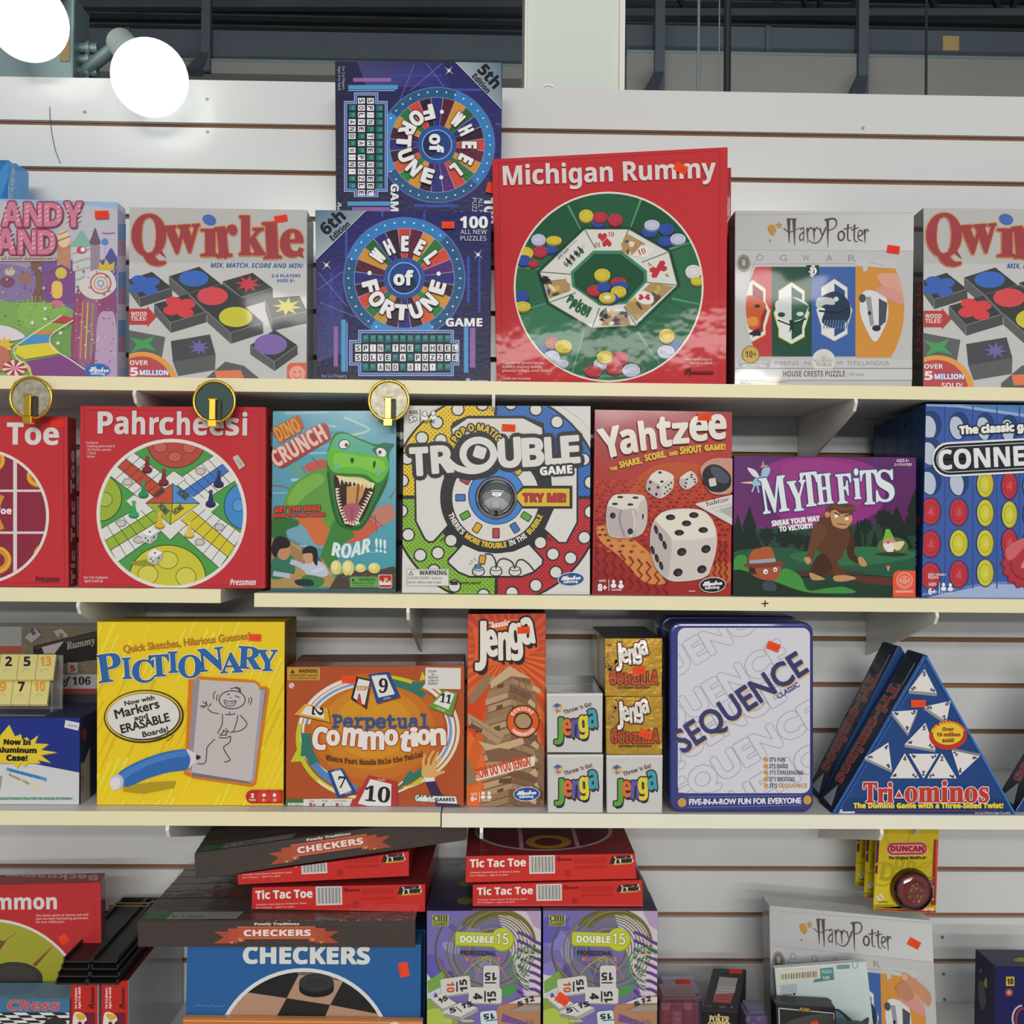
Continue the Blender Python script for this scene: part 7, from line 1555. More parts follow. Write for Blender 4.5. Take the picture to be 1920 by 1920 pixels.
b = Box('game_box', 'blue chess box with red italic lettering and a checkered board, below the backgammon box', C1, [(-170, 1873), (131, 1873), (131, 2042), (-170, 2042)], -.262, .05, zb4, front='#3f6a8c', side='#2c4a66', top='#5a7f9c', group=G4, m='wrap')
A = b.A.fr(0, 1600, 360)
A.rect(-900, 1440, 710, 1590, '#3f6c92')
for i in range(-6, 6):
    for j in range(8):
        A.poly([(i*130+j*40, 1590+j*26), (i*130+130+j*40, 1590+j*26), (i*130+170+j*40, 1616+j*26), (i*130+40+j*40, 1616+j*26)], '#d0cfcc' if (i+j) % 2 else '#26262a')
A.ell(560, 1690, 110, 50, '#2c2c2e')
A.part('title_lettering').T('Chess', 80, 1560, 525, 95, '#b0505a', 0, 'bi', 3, ol=[(7, '#a9a4b0')]).part('cover_print'); b.done()
# two red boxes standing on edge
rb = []
for k, (x0, x1) in enumerate(((132.4, 184.6), (189.6, 240.4))):
    b = Box('game_box', ('red boxed game on edge, nearer the chess box', 'red boxed game on edge, its pale side turned to the blue checkers box')[k], C1, [(x0, 1839), (x1, 1838.5), (x1, 2042), (x0, 2042)], -.258, .245 if k else .05, zb4, front='#b02420', side='#8a8a94', top='#5c1a22', right='#a6a6ae', group='red boxes on edge', m='wrap')
    A = b.A.fr(0, 1600, 360); o = 305*k
    A.rect(690+o, 1260, 1000+o, 2300, '#b4241f').rect(978+o, 1280, 990+o, 2300, '#d0c8c8')
    A.T('For 2-4 players', 770+o, 1550, 205, 22, '#e0c4c0', 90, 'b', 1).T('Ages 7 to adult', 806+o, 1552, 215, 22, '#e0c4c0', 90, 'b', 1).T('Pressman', 940+o, 1555, 215, 56, '#5a1418', 90, 'sc', 3)
    A.rect(735+o, 1592, 950+o, 1820, '#5a1a30').blob([(740+o, 1600), (830+o, 1600), (870+o, 1660), (840+o, 1700), (870+o, 1760), (740+o, 1800)], '#d8cfc8').blob([(755+o, 1610), (820+o, 1605), (860+o, 1640), (800+o, 1670)], '#d0a032').star(800+o, 1700, 30, 14, 5, '#241820').rect(880+o, 1600, 945+o, 1800, '#6a1a2c')
    b.done(); rb.append(b)
# bundled black tile racks lying on the red boxes
mat('rack_black', (30, 30, 29), rough=0.45, noise=.1, nscale=20)
mat('band_tan', (126, 104, 62), rough=.6)
mat('wood_stick', (58, 42, 40), rough=.5)
zt_ = max(p.z for p in rb[0].F)
rows = [[(104, 168), (163, 226)], [(108, 172), (168, 229)], [(114, 172), (170, 226)], [(118, 176), (172, 224)]]
n_ = 0; tops = {}
for lv, rw in enumerate(rows):
    for c, (x0, x1) in enumerate(rw):
        y0 = -.272+.004*lv; z = zt_+.0004+lv*.0082
        a, bb = at(x0, 1835, y0).x, at(x1, 1835, y0).x-.003
        lab = ['black tile rack, %s layer of the bundle, %s column' % (('lowest', 'second', 'third', 'topmost')[lv], ('nearer the backgammon box', 'nearer the dark checkers box')[c])][0]
        q = QB(); L = .255-.01*lv
        sh = lambda v: v
        for (u0, u1, w0, w1) in ((a, bb, z, z+.0022), (a, a+.0028, z, z+.0075), (bb-.0028, bb, z, z+.0075)):
            q.box((u0, y0, w0), (u1, y0+L, w1), 'rack_black')
        q.box((a, y0+L-.003, z), (bb, y0+L, z+.0075), 'rack_black')
        o = q.build('tile_rack', org=((a+bb)/2, y0+L/2, z), bevel=.0006); tag(o, lab, 'tile rack', 'black tile racks in a bundle'); tops[(lv, c)] = (a, bb, y0, z)
a, bb, y0, z = tops[(3, 0)]; a2, b2, _, _ = tops[(3, 1)]
q = QB(); yb = -.075
for dx in (0, .004): q.box((a-.002, yb+dx*3, z+.0076), (b2+.002, yb+dx*3+.0022, z+.0088), 'band_tan')
q.box((a-.006, yb, zt_+.001), (a-.0045, yb+.0022, z+.0088), 'band_tan'); q.box((a-.006, yb, z+.0076), (a-.002, yb+.0022, z+.0088), 'band_tan')
tag(q.build('rubber_band', org=(a, yb, z)), 'tan rubber band around the bundle of black tile racks', 'rubber band')
r = tag(empty('stick_bundle', ((a2+b2)/2+.012, -.10, z+.009)), 'small bundle of dark sticks held by a band, on the black tile racks', 'sticks')
for k in range(7):
    t = k*2*math.pi/6; rr_ = .0048 if k < 6 else 0
    cx = (a2+b2)/2+.012+rr_*math.cos(t); cz = z+.0168+rr_*math.sin(t)
    q = QB(); q.tube((cx, -.155, cz), (cx, -.085, cz), .0022, 'wood_stick', 8); q.build('stick', r)
m = QB(); c = Vector(((a2+b2)/2+.012, -.10, z+.0168))
for k in range(20):
    t, u = 2*math.pi*k/20, 2*math.pi*(k+1)/20; m.tube(c+Vector((.0078*math.cos(t), 0, .0078*math.sin(t))), c+Vector((.0078*math.cos(u), 0, .0078*math.sin(u))), .001, 'band_tan', 6)
m.build('band', r)

# blue checkers boxes
b = Box('game_box', 'big blue checkers box with a pale checkerboard circle, under the dark checkers box', C1, [(351, 1772), (790, 1772), (788, 2030), (345, 2030)], -.25, .05, zb4, front='#235c96', side='#1c4266', top='#2c6a9c', right='#1a4a70', group='blue checkers boxes', m='wrap')
bc = b
A = b.A.fr(240, 1530, 580)
A.rect(330, 700, 1850, 1700, '#235a94')
A.ell(1090, 1500, 556, 556, '#cfd2d4').ell(1090, 1500, 533, 533, '#1e1d1e'); A.push(A.ellp(1090, 1500, 533, 533, n=48))
Tn = '#a8866f'
A.poly([(745, 1095), (985, 1130), (925, 1240), (860, 1400), (500, 1400), (600, 1230)], Tn).poly([(1060, 985), (1335, 1025), (1255, 1172), (985, 1130)], Tn).poly([(1255, 1172), (1560, 1230), (1650, 1400), (1150, 1400), (1225, 1240)], Tn).poly([(925, 1240), (985, 1130), (1255, 1172), (1225, 1240), (1150, 1400), (860, 1400)], '#201e1f').poly([(1040, 960), (1340, 1000), (1335, 1025), (1060, 985)], '#6f5a58')
A.ell(1170, 1075, 108, 50, '#141414').rect(1062, 1035, 1278, 1075, '#141414').ell(1170, 1035, 108, 58, '#2c2d30').ring(1170, 1035, 80, 42, 6, '#383a3e'); A.pop()
for k in range(9): A.line([(410+k*22, 1180+random.uniform(-6, 8)), (425+k*22, 1174)], 3, '#7f9cb8')
A.part('price_sticker').rect(1682, 908, 1742, 998, '#ea452b', 10).T('14.99', 1700, 990, 55, 18, '#a83a22', 98).part('cover_print')
A.part('title_lettering').T('CHECKERS', 718, 912, 780, 100, '#cfd2d2', -.3, 'b', 5, ol=[(8, '#2a4a6a')]).part('cover_print'); b.done()
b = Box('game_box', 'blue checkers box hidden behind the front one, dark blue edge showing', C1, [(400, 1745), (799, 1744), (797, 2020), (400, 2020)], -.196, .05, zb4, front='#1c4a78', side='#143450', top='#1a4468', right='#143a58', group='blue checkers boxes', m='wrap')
dz = bc.F[0].z-max(p.z for p in b.F)
for v in b.body.data.vertices:
    if v.index in (0, 1, 4, 5): v.co.z += dz
b.done()
b = Box('game_box', 'orange box at the very bottom, below the blue checkers circle', C1, [(342.7, 1909), (793, 1914), (790, 2044), (343, 2044)], -.262, .011, zb4, front='#b8662c', side='#8a4a20', top='#c98a52', right='#a85a28', group=G4, m='wrap')
b.A.fr(240, 1530, 580).rect(320, 1262, 1850, 1800, '#bd6c30').line([(340, 1270), (1830, 1285)], 6, '#d9a878').ell(1655, 1300, 30, 24, '#d9c8b4'); b.done()

# number tile boxes, two wide and three deep
mat('tilebox', attr=True, rough=.4, spec=.3, coat=.5, coat_rough=.15)
zD = None
for k in range(3):
    for c, q4 in enumerate(([(800, 1707.6), (1015, 1707.6), (1013, 2040), (800, 2040)], [(1017.8, 1707), (1233.6, 1707.6), (1231, 2040), (1018, 2040)])):
        y = -.255+k*.076
        lab = 'purple number tile box with swirls and white dominoes, %s' % ('beside the blue checkers box', 'orange sticker on its dominoes')[c] if k == 0 else 'dark purple number tile box, %s row, behind the swirly one %s' % (('second', 'rearmost')[k-1], ('beside the blue checkers box', 'with orange sticker')[c])
        if k:
            src = fr0[c]; q4 = [src.topx(p+Vector((0, .076*k, -.002*k if i < 2 else 0))) for i, p in enumerate(src.F)]
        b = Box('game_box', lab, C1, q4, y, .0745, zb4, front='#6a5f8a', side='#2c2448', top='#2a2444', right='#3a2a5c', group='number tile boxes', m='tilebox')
        if k == 0:
            fr0 = globals().get('fr0', []); fr0.append(b); zD = b.F[0].z
        t = b.face('top'); t.part('side_print'); P = [b.topx(p) for p in (b.F[0], b.F[1], b.B[1], b.B[0])]
        e = lambda u, v: tuple(P[0][i]*(1-u)*(1-v)+P[1][i]*u*(1-v)+P[2][i]*u*v+P[3][i]*(1-u)*v for i in (0, 1))
        t.ell(*e(.33, .5), 16, 7, '#6a6428').line([e(.02, .75), e(.35, .72), e(.5, .8)], 2.5, '#3c3658', 3).build(b.root, 'tilebox')
        if k: b.done(); continue
        A = b.A.fr(780, 1530, 480); A.post = (lambda x, y: (x+(218.4 if c else 0), y-.2))
        A.rect(60, 690, 960, 2100, '#6f64a0').poly([(80, 1180), (200, 1200), (200, 1600), (80, 1600)], '#c4c2cc').poly([(600, 700), (960, 700), (960, 1700), (800, 1300)], '#c4b8c4')
        for j in range(10): A.ell(random.uniform(120, 560), random.uniform(740, 1250), random.uniform(30, 80), random.uniform(20, 140), random.choice(('#5a52a4', '#4c4690', '#7a74b4', '#8a86b8')), random.uniform(-40, 40))
        for j in range(9): A.ring(560, 1010, 330-j*22, 300-j*20, 9, ('#6a6430', '#857c3a', '#4c5a3a', '#7a6f34', '#5a7a44', '#6a5a9c')[j % 6], rot=j*8)
        for j in range(5): A.ring(600+j*12, 950, 300-j*14, 260-j*10, 14, ('#57521f', '#6a6428', '#7a7430')[j % 3], -60, 120)
        for j in range(6): A.ring(560-j*8, 980+j*6, 420-j*8, 330+j*5, 12, ('#6a6a34', '#8a7f44', '#4a4a6a')[j % 3], 200, 330)
        for j in range(9): A.line([(760, 870+j*62), (830, 900+j*66), (890, 940+j*60), (960, 970+j*62)], 24, '#5a3a7c' if j % 2 == 0 else '#54347a', 4).line([(800, 900+j*62), (960, 1005+j*62)], 5, '#d8c8b8')
        for j in range(5): A.ring(850, 1130, 150-j*26, 150-j*26, 10, ('#3f8a4c', '#6a9c54', '#c8c4a0')[j % 3], 180, 400)
        for j in range(7): A.line([(560, 1040+j*4), (420+j*34, 1120), (330+j*60, 1230)], 10, ('#b0a83c', '#4a8a44', '#c08a3c', '#5a9a50')[j % 4], 4, w1=3)
        A.poly([(120, 690), (430, 690), (300, 740), (160, 830)], '#6a62a8').poly([(820, 700), (960, 700), (960, 870), (880, 820)], '#a890b0').ell(140, 1530, 180, 170, '#7f9a3c', 20).ell(150, 1560, 120, 120, '#a4b84a', 20).poly([(620, 1420), (960, 1330), (960, 1560), (560, 1560)], '#a87858').poly([(650, 1480), (960, 1600), (640, 1540)], '#6a4a8a')
        A.poly([(85, 1240), (200, 1160), (230, 1260), (90, 1330)], '#6f9a44').ell(690, 1310, 70, 40, '#4a8a48', 30)
        for j in range(4): A.ell(random.uniform(200, 400), 1535, 40, 10, '#b8b86a')
        A.rect(125, 742, 245, 790, '#b4b848').T('CHH', 130, 786, 108, 40, '#3c3a20', 0, 's', 2).rect(125, 795, 245, 824, '#a8a83a').T('GAMES', 132, 820, 104, 22, '#3c3a20', 0, 's', 1)
        A.rrect(297, 878, 640, 980, 16, '#8f9a1c', -2).ell(650, 928, 90, 88, '#8f9a1c').rrect(295, 872, 630, 970, 14, '#b4bc2c', -2).ell(645, 922, 84, 84, '#b4bc2c').T('DOUBLE', 332, 945, 250, 48, '#dcdec8', -1, 'b', 3, ol=[(6, '#6a701c')])
        A.T('15', 602, 958, 90, 82, '#dfe0d4', -2, 'n', 2, ol=[(7, '#7a8020')])
        A.T('PROFESSIONAL', 335, 1042, 265, 34, '#2a2438', -1, 'b', 1)
        for j, ch in enumerate('NUMBER TILES'): A.T(ch, 372+j*24, 1085, 18 if ch != 'I' else 6, 30, ('#c08a3c', '#b8506a', '#8a6ac0', '#c05a3c', '#5a9a6a')[j % 5], 0, 'b', 1) if ch != ' ' else 0
        def domino(P, d=26):
            A.poly([(x+4, y+d) for x, y in P], '#8f8b88').poly([P[3], P[2], (P[2][0]+4, P[2][1]+d), (P[3][0]+4, P[3][1]+d)], '#9c9894'); A.poly(spline(P, 1) if 0 else P, '#c9c6c2')
        Nc = '#25222a'
        A.rrect(505, 1125, 628, 1300, 22, '#9a9692').rrect(505, 1118, 625, 1290, 20, '#c6c3bf').T('15', 605, 1172, 88, 56, Nc, 180, 'b', 2).rect(515, 1242, 600, 1252, Nc)
        A.rrect(188, 1215, 412, 1345, 22, '#9a9692', 8).rrect(188, 1205, 410, 1332, 20, '#c6c3bf', 8).T('15', 385, 1310, 90, 52, Nc, 94, 'b', 2).rect(302, 1238, 314, 1314, Nc).T('10', 233, 1242, 76, 54, '#b8542c', 270, 'b', 2)
        A.rrect(395, 1290, 645, 1410, 22, '#8a8682', -1).rrect(395, 1280, 642, 1400, 20, '#c9c6c2', -1).T('15', 600, 1394, 84, 62, Nc, 92, 'b', 2).rect(512, 1308, 524, 1390, Nc).T('4', 432, 1325, 44, 64, Nc, 268, 'b', 3)
        domino([(95, 1350), (190, 1325), (305, 1400), (200, 1440)]); A.T('15', 180, 1402, 70, 34, Nc, 28, 'b', 2).line([(170, 1360), (225, 1385)], 7, Nc).T('4', 140, 1362, 30, 30, '#5a3a8a', 28, 'b', 2)
        domino([(195, 1468), (330, 1395), (462, 1430), (330, 1500)], 30); A.T('15', 345, 1440, 85, 36, Nc, 14, 'b', 2).line([(300, 1425), (345, 1465)], 7, Nc).T('5', 258, 1472, 46, 34, Nc, 14, 'b', 2)
        domino([(690, 1400), (800, 1355), (950, 1350), (940, 1395)], 60); A.T('12', 820, 1395, 70, 32, Nc, 12, 'b', 2).line([(815, 1365), (835, 1405)], 7, Nc).T('5', 765, 1420, 40, 32, Nc, 12, 'b', 2)
        A.rrect(488, 1455, 612, 1640, 20, '#c0d0d4', 6).T('15', 590, 1475, 84, 38, Nc, 184, 'b', 2).line([(525, 1530), (610, 1520)], 7, Nc)
        A.T('15 10', 735, 1560, 150, 34, '#7a6a78', 0, 'b')
        A.post = None
        if c: sticker(A, 1048, 1332, 1148, 1402, -38)
        b.done()

# flat red boxes on the number tile boxes, and the left pile with dark checkers boxes
def toe_side(A, x, y, w, h, rot):
    """front edge print of the small red boxes: x, y bottom-left in the crop, w by h, turned by rot"""
    c, n = math.cos(R(rot)), math.sin(R(rot))
    q = lambda u, v: (x+u*w*c-v*h*n, y-u*w*n-v*h*c)
    A.poly([q(-.02, -.1), q(1.02, -.1), q(1.02, 1.1), q(-.02, 1.1)], '#c22a24')
    A.poly([q(.375, .28), q(.525, .28), q(.525, .96), q(.375, .96)], '#cfcbc8')
    for k in range(20):
        u = .385+k*.0066; d = (.0022, .004, .0015)[k % 3]; A.poly([q(u, .34), q(u+d, .34), q(u+d, .92), q(u, .92)], '#26262a')
    A.T('Contents: Game Board, 10 Markers, Rules', *q(.03, .35), w*.29, h*.055, '#e8b8b0', rot, 'b').T('For 2 Players  |  Ages 5 to adult', *q(.03, .24), w*.22, h*.055, '#e8b8b0', rot, 'b')
    A.T('Pressman', *q(.535, .76), w*.09, h*.13, '#7a1418', rot, 'sc', 1)
    for k in range(6): A.T('small print about this game and its maker', *q(.635, .80-k*.055-(.09 if k > 3 else 0)), w*.19, h*.032, '#8a1a1c', rot, 'b')
    cx, cy = q(.6, .27); A.ring(cx, cy, h*.12, h*.12, h*.03, '#8a1a1c', n=20).T('B', cx-h*.05, cy+h*.05, h*.1, h*.1, '#8a1a1c', rot)
    A.poly([q(.855, .58), q(.985, .64), q(.975, .9), q(.87, .84)], '#d6c9c4').poly([q(.87, .54), q(.975, .58), q(.975, .64), q(.86, .6)], '#b89a2c').T('REGISTER', *q(.885, .78), w*.085, h*.085, '#2a1c1e', rot+2, 'b', .6).T('& WIN', *q(.885, .62), w*.09, h*.13, '#2a1c1e', rot+2, 'bi', 1).poly([q(.845, .6), q(.87, .58), q(.88, .78), q(.86, .88)], '#2a1c1e')
    A.part('title_lettering').T('Tic Tac Toe', *q(.03, .58), w*.325, h*.29, '#e4dcda', rot, 'b', h*.008).part('cover_print')
def toe(label, quad, y, th, zb, yaw=0, ring=False, grp='flat red boxes', pq=None):
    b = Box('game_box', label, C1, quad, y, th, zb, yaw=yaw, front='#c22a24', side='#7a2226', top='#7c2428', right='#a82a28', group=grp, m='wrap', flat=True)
    for p in (0, 1): b.B[p].z = b.F[p].z
    A = b.A.fr(0, 0, 1920); bl, br, tl = (pq or quad)[3], (pq or quad)[2], (pq or quad)[0]
    w = math.hypot(br[0]-bl[0], br[1]-bl[1]); h = math.hypot(tl[0]-bl[0], tl[1]-bl[1]); toe_side(A, bl[0], bl[1], w, h, math.degrees(math.atan2(bl[1]-br[1], br[0]-bl[0])))
    if ring:
        t = b.face('top'); t.part('side_print'); F, B = b.F, b.B
        def e(u, v): return b.topx(F[0]+(F[1]-F[0])*u+(B[0]-F[0])*v)
        def circ(u0, v0, r, r1, col, n=40):
            off = t.off()
            for k in range(n):
                a, a2 = 2*math.pi*k/n, 2*math.pi*(k+1)/n
                t.poly([e(u0+r*math.cos(a), v0+r*math.sin(a)), e(u0+r*math.cos(a2), v0+r*math.sin(a2)), e(u0+r1*math.cos(a2), v0+r1*math.sin(a2)), e(u0+r1*math.cos(a), v0+r1*math.sin(a))], col, off)
        circ(.48, .52, .44, 0.0001, '#5a1f2e'); circ(.48, .52, .44, .415, '#a89a96'); circ(.5, .26, .14, .085, '#9a7a2c')
        for u in (.32, .66): t.poly([e(u, .12), e(u+.025, .12), e(u+.02, .94), e(u-.005, .94)], '#a08a8a')
        t.T('tic tac toe', *e(.05, .1), 28, 3, '#9a5a5c').build(b.root, 'wrap')
    b.done(); return b
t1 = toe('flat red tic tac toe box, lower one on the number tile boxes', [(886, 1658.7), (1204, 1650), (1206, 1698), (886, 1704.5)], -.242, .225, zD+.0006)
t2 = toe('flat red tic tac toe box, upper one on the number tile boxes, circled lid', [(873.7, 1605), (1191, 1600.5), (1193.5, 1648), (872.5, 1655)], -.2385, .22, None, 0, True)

def wood(label, quad, y, th, zb, rot, yaw=0):
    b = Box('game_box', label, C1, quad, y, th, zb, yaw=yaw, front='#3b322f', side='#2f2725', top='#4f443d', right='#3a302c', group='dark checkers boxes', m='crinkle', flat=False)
    tl, tr, br, bl = quad; w = math.hypot(br[0]-bl[0], br[1]-bl[1]); h = math.hypot(tl[0]-bl[0], tl[1]-bl[1])
    c, n = math.cos(R(rot)), math.sin(R(rot)); q = lambda u, v: (bl[0]+u*w*c-v*h*n, bl[1]-u*w*n-v*h*c)
    A = b.A.fr(0, 0, 1920)
    A.poly([q(-.02, -.1), q(1.03, -.1), q(1.03, 1.1), q(-.02, 1.1)], '#3c3330')
    for k in range(5): A.line([q(0, .15+k*.18), q(.4, .17+k*.18), q(1, .13+k*.18)], 1, '#453b37')
    Rb, Rd = '#b04c36', '#8a3626'
    for s_ in (0, 1):
        f = (lambda u: u) if s_ == 0 else (lambda u: 1.0-u)
        o = -.0
        A.poly([q(f(.275), .14), q(f(.36), .14), q(f(.36), .60), q(f(.275), .60), q(f(.31), .38)], '#a3452f').poly([q(f(.325), .2), q(f(.385), .2), q(f(.385), .72), q(f(.325), .72)], '#a84a34').poly([q(f(.33), .2), q(f(.345), .2), q(f(.34), .12)], '#c8964a').poly([q(f(.36), .3), q(f(.38), .3), q(f(.37), .2)], '#c8964a')
    A.poly([q(.36, .3), q(.64, .3), q(.64, .8), q(.36, .8)], Rb).line([q(.36, .34), q(.64, .34)], .8, '#c8805c').line([q(.36, .77), q(.64, .77)], .8, '#c8805c')
    A.T('Family Traditions', *q(.42, .855), w*.162, h*.085, '#cfc6be', rot, 's', .3)
    A.part('title_lettering').T('CHECKERS', *q(.383, .43), w*.24, h*.23, '#e0d8ce', rot, 'b', .5).part('cover_print')
    t = b.face('top'); t.part('side_print'); F, B = b.F, b.B
    e = lambda u, v: b.topx(F[0]+(F[1]-F[0])*u+(B[0]-F[0])*v)
    for k in range(7): t.line([e(0, .1+k*.13), e(.35, .13+k*.13), e(1, .09+k*.13)], 2, '#5a4d44' if k % 2 else '#463b36')
    t.blob([e(.1, .55), e(.2, .5), e(.35, .6), e(.5, .45), e(.4, .35), e(.25, .4)], '#6a3a34')
    t.poly([e(.01, .03), e(.095, .03), e(.105, .14), e(.02, .16)], '#3f6a48').poly([e(.095, .03), e(.35, .03), e(.36, .14), e(.105, .14)], '#8a8884').T('8+  2  30 min', *e(.115, .055), 60, 4, '#3a3834', rot, 'b').build(b.root, 'wrap')
    b.done(); return b
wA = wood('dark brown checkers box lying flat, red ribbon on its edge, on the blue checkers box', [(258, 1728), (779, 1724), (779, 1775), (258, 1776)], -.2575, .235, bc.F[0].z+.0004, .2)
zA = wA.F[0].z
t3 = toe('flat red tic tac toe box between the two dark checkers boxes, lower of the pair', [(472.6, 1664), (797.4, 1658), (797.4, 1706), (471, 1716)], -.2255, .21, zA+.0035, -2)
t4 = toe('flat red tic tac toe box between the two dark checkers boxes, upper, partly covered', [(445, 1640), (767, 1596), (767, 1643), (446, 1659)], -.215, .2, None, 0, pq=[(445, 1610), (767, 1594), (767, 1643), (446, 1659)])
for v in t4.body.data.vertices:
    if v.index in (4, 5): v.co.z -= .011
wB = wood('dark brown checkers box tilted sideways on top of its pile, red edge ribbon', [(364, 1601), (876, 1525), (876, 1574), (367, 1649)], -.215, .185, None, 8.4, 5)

# hanging yoyo cards on a peg
mat('peg_metal', (215, 214, 208), rough=.3, metal=.4)
mat('yoyo_red', (120, 22, 36), rough=.12, coat=1.0)
px0 = at(1700, 1549, -.14)
q = QB(); q.tube((px0.x, 0, px0.z), (px0.x, -.175, px0.z), .0028, 'peg_metal', 10); q.tube((px0.x, -.175, px0.z), (px0.x, -.182, px0.z+.010), .0028, 'peg_metal', 10); q.box((px0.x-.012, -.002, px0.z-.02), (px0.x+.012, .0, px0.z+.016), 'peg_metal')
tag(q.build('peg_hook', org=px0), 'white peg hook on the slatted wall carrying the yellow yoyo cards', 'hook')
for k in range(3):
    y = -.162+k*.034
    q4 = [(1644, 1543), (1761, 1545), (1754.6, 1712.5), (1637, 1706.5)]
    o = px0.x
    if k:
        src = yo; q4 = [src.topx(p+Vector((-.0015*k, .034*k, .006*k))) for p in src.F]
    b = Box('yoyo_card', ('yellow yoyo blister card with a red yoyo, front one on the peg', 'yellow yoyo card second on the peg, edge showing', 'yellow yoyo card rearmost on the peg, edge showing')[k], 'yoyo pack', q4, y, .0014, None, front='#c0ac22', side='#a82c28', right='#8a2a24', back='#b9a52a', group='yoyo cards on the peg', m='gloss', bevel=0)
    A = b.A.fr(1420, 1540, 500)
    if k:
        A.post = (lambda Q0, Q1: (lambda x, y: (Q1[0]+(x-Q0[0])*.975, Q1[1]+(y-Q0[1])*.975)))(P_(yo, 0), P_(b, 0))
    A.rect(800, 0, 1400, 700, '#bba61f').poly([(855, 60), (875, 60), (865, 370), (840, 380)], '#2c2440').line([(878, 120), (862, 370), (835, 640)], 7, '#8a2a26').poly([(860, 380), (1000, 380), (1000, 600), (835, 600)], '#c8b428')
    for (x, y_) in ((900, 380), (1180, 250), (1010, 100), (1230, 380)): A.ring(x, y_, 90, 90, 12, '#a8961e')
    A.T('D', 880, 420, 100, 130, '#a3921c', -10, 'b', 3).T('un', 985, 340, 150, 100, '#a3921c', -10, 'b', 3)
    A.poly([(1270, 130), (1310, 130), (1290, 660), (1245, 660)], '#8a2a26').poly([(1285, 130), (1320, 130), (1305, 660), (1280, 660)], '#c04a2c').rect(800, 632, 1400, 720, '#b8321f').poly([(835, 620), (1290, 640), (1290, 600), (1000, 630)], '#b0a022')
    A.T('IMPERIAL', 1010, 645, 110, 14, '#3a3020', -1, 'b').T('AGES 8+', 845, 652, 62, 10, '#e0c8b8', -1, 'b').T('YO-YO', 1185, 642, 85, 20, '#e8dcd0', -1, 'b', 1).T('WARNING', 870, 586, 70, 12, '#3a3420', 0, 'b')
    for j in range(4): A.T('choking hazard small parts not for', 850, 604+j*9, 130, 6, '#4a4420', 0, 'b')
    A.rrect(862, 525, 905, 568, 4, '#d0c8b8', 30).line([(870, 530), (898, 562)], 5, '#8a5a3c')
    for j in range(8): A.rect(1225, 400+j*22, 1270, 412+j*22, ('#8a7a3c', '#a83a2c', '#3a4a6c', '#c8bc8a')[j % 4])
    A.T("The Original, World's #1", 945, 272, 265, 20, '#2e2a18', .3, 'b', 1)
    A.rrect(928, 148, 1225, 245, 46, '#c0b49c', 1).rrect(932, 152, 1220, 240, 43, '#a82c34', 1).rrect(948, 166, 1206, 226, 30, '#c88a8c', 1).part('title_lettering').T('DUNCAN', 960, 213, 236, 36, '#8a1c28', -.5, 'b', 3).part('cover_print')
    if k == 0: yo = b
    cx, cy = A.px((1100, 482)); c = A.w(cx, cy, .0008); rr_ = abs(A.w(*A.px((1232, 482)), 0).x-A.w(*A.px((1100, 482)), 0).x)
    m = QB()
    m.lathe(c, b.n, [(rr_, 0), (rr_, .009), (rr_*.93, .0135), (rr_*.8, .0165), (rr_*.62, .0172), (rr_*.55, .0158), (rr_*.3, .0163), (.0002, .0166)], 'yoyo_red', 40); m.build('yoyo', b.root)
    m = QB(); m.lathe(c, b.n, [(rr_*1.12, .0002), (rr_*1.1, .004), (rr_*1.06, .014), (rr_*.9, .0195), (rr_*.6, .0205), (.0002, .0207)], 'clear_plastic', 40); m.build('blister', b.root)
    m = MB(); rg = random.Random(4)
    for j in range(26):
        a = rg.uniform(0, 6.28); r1 = rg.uniform(.2, .5)*rr_; p = c+b.n*.0168+b.u*(r1*math.cos(a))+b.v*(r1*math.sin(a)); m.tube(p, p+b.n*.0004, .0016, '#a8822e', n=6)
    m.build('gold_stamp', 'gloss', b.root)
    b.done()

# second crest puzzle
b = Box('puzzle_box', 'silver crest puzzle box low down, tilted, behind the pale picture pack', 'puzzle box', [(1442, 1698), (1747, 1726), (1763, 2046), (1448, 2046)], -.165, .04, zb4, front='#b4b4b6', side='#8c8a8c', top='#c2c2c4', group='silver crest puzzle boxes', m='film')
H0, H1 = ((1378, 394.8), (1714, 396.5), (1377, 719)), ((1442, 1698), (1747, 1726), (1452, 2030))
def hpmap(x, y):
    u = (x-H0[0][0])/(H0[1][0]-H0[0][0]); v = (y-H0[0][1])/(H0[2][1]-H0[0][1])
    return (H1[0][0]+u*(H1[1][0]-H1[0][0])+v*(H1[2][0]-H1[0][0]), H1[0][1]+u*(H1[1][1]-H1[0][1])+v*(H1[2][1]-H1[0][1]))
b.A.post = hpmap; hp(b, True); b.A.post = None
A = b.A.fr(1420, 1540, 500)
A.blob([(1040, 1100), (1080, 1095), (1240, 1230), (1230, 1330), (1150, 1240), (1060, 1160)], '#c08a68').ell(1058, 1118, 20, 26, '#d0a488', 20).blob([(990, 1200), (1060, 1150), (1130, 1250), (1060, 1290)], '#b87f5e')
sticker(A, 1082, 848, 1170, 905, -28); b.done()
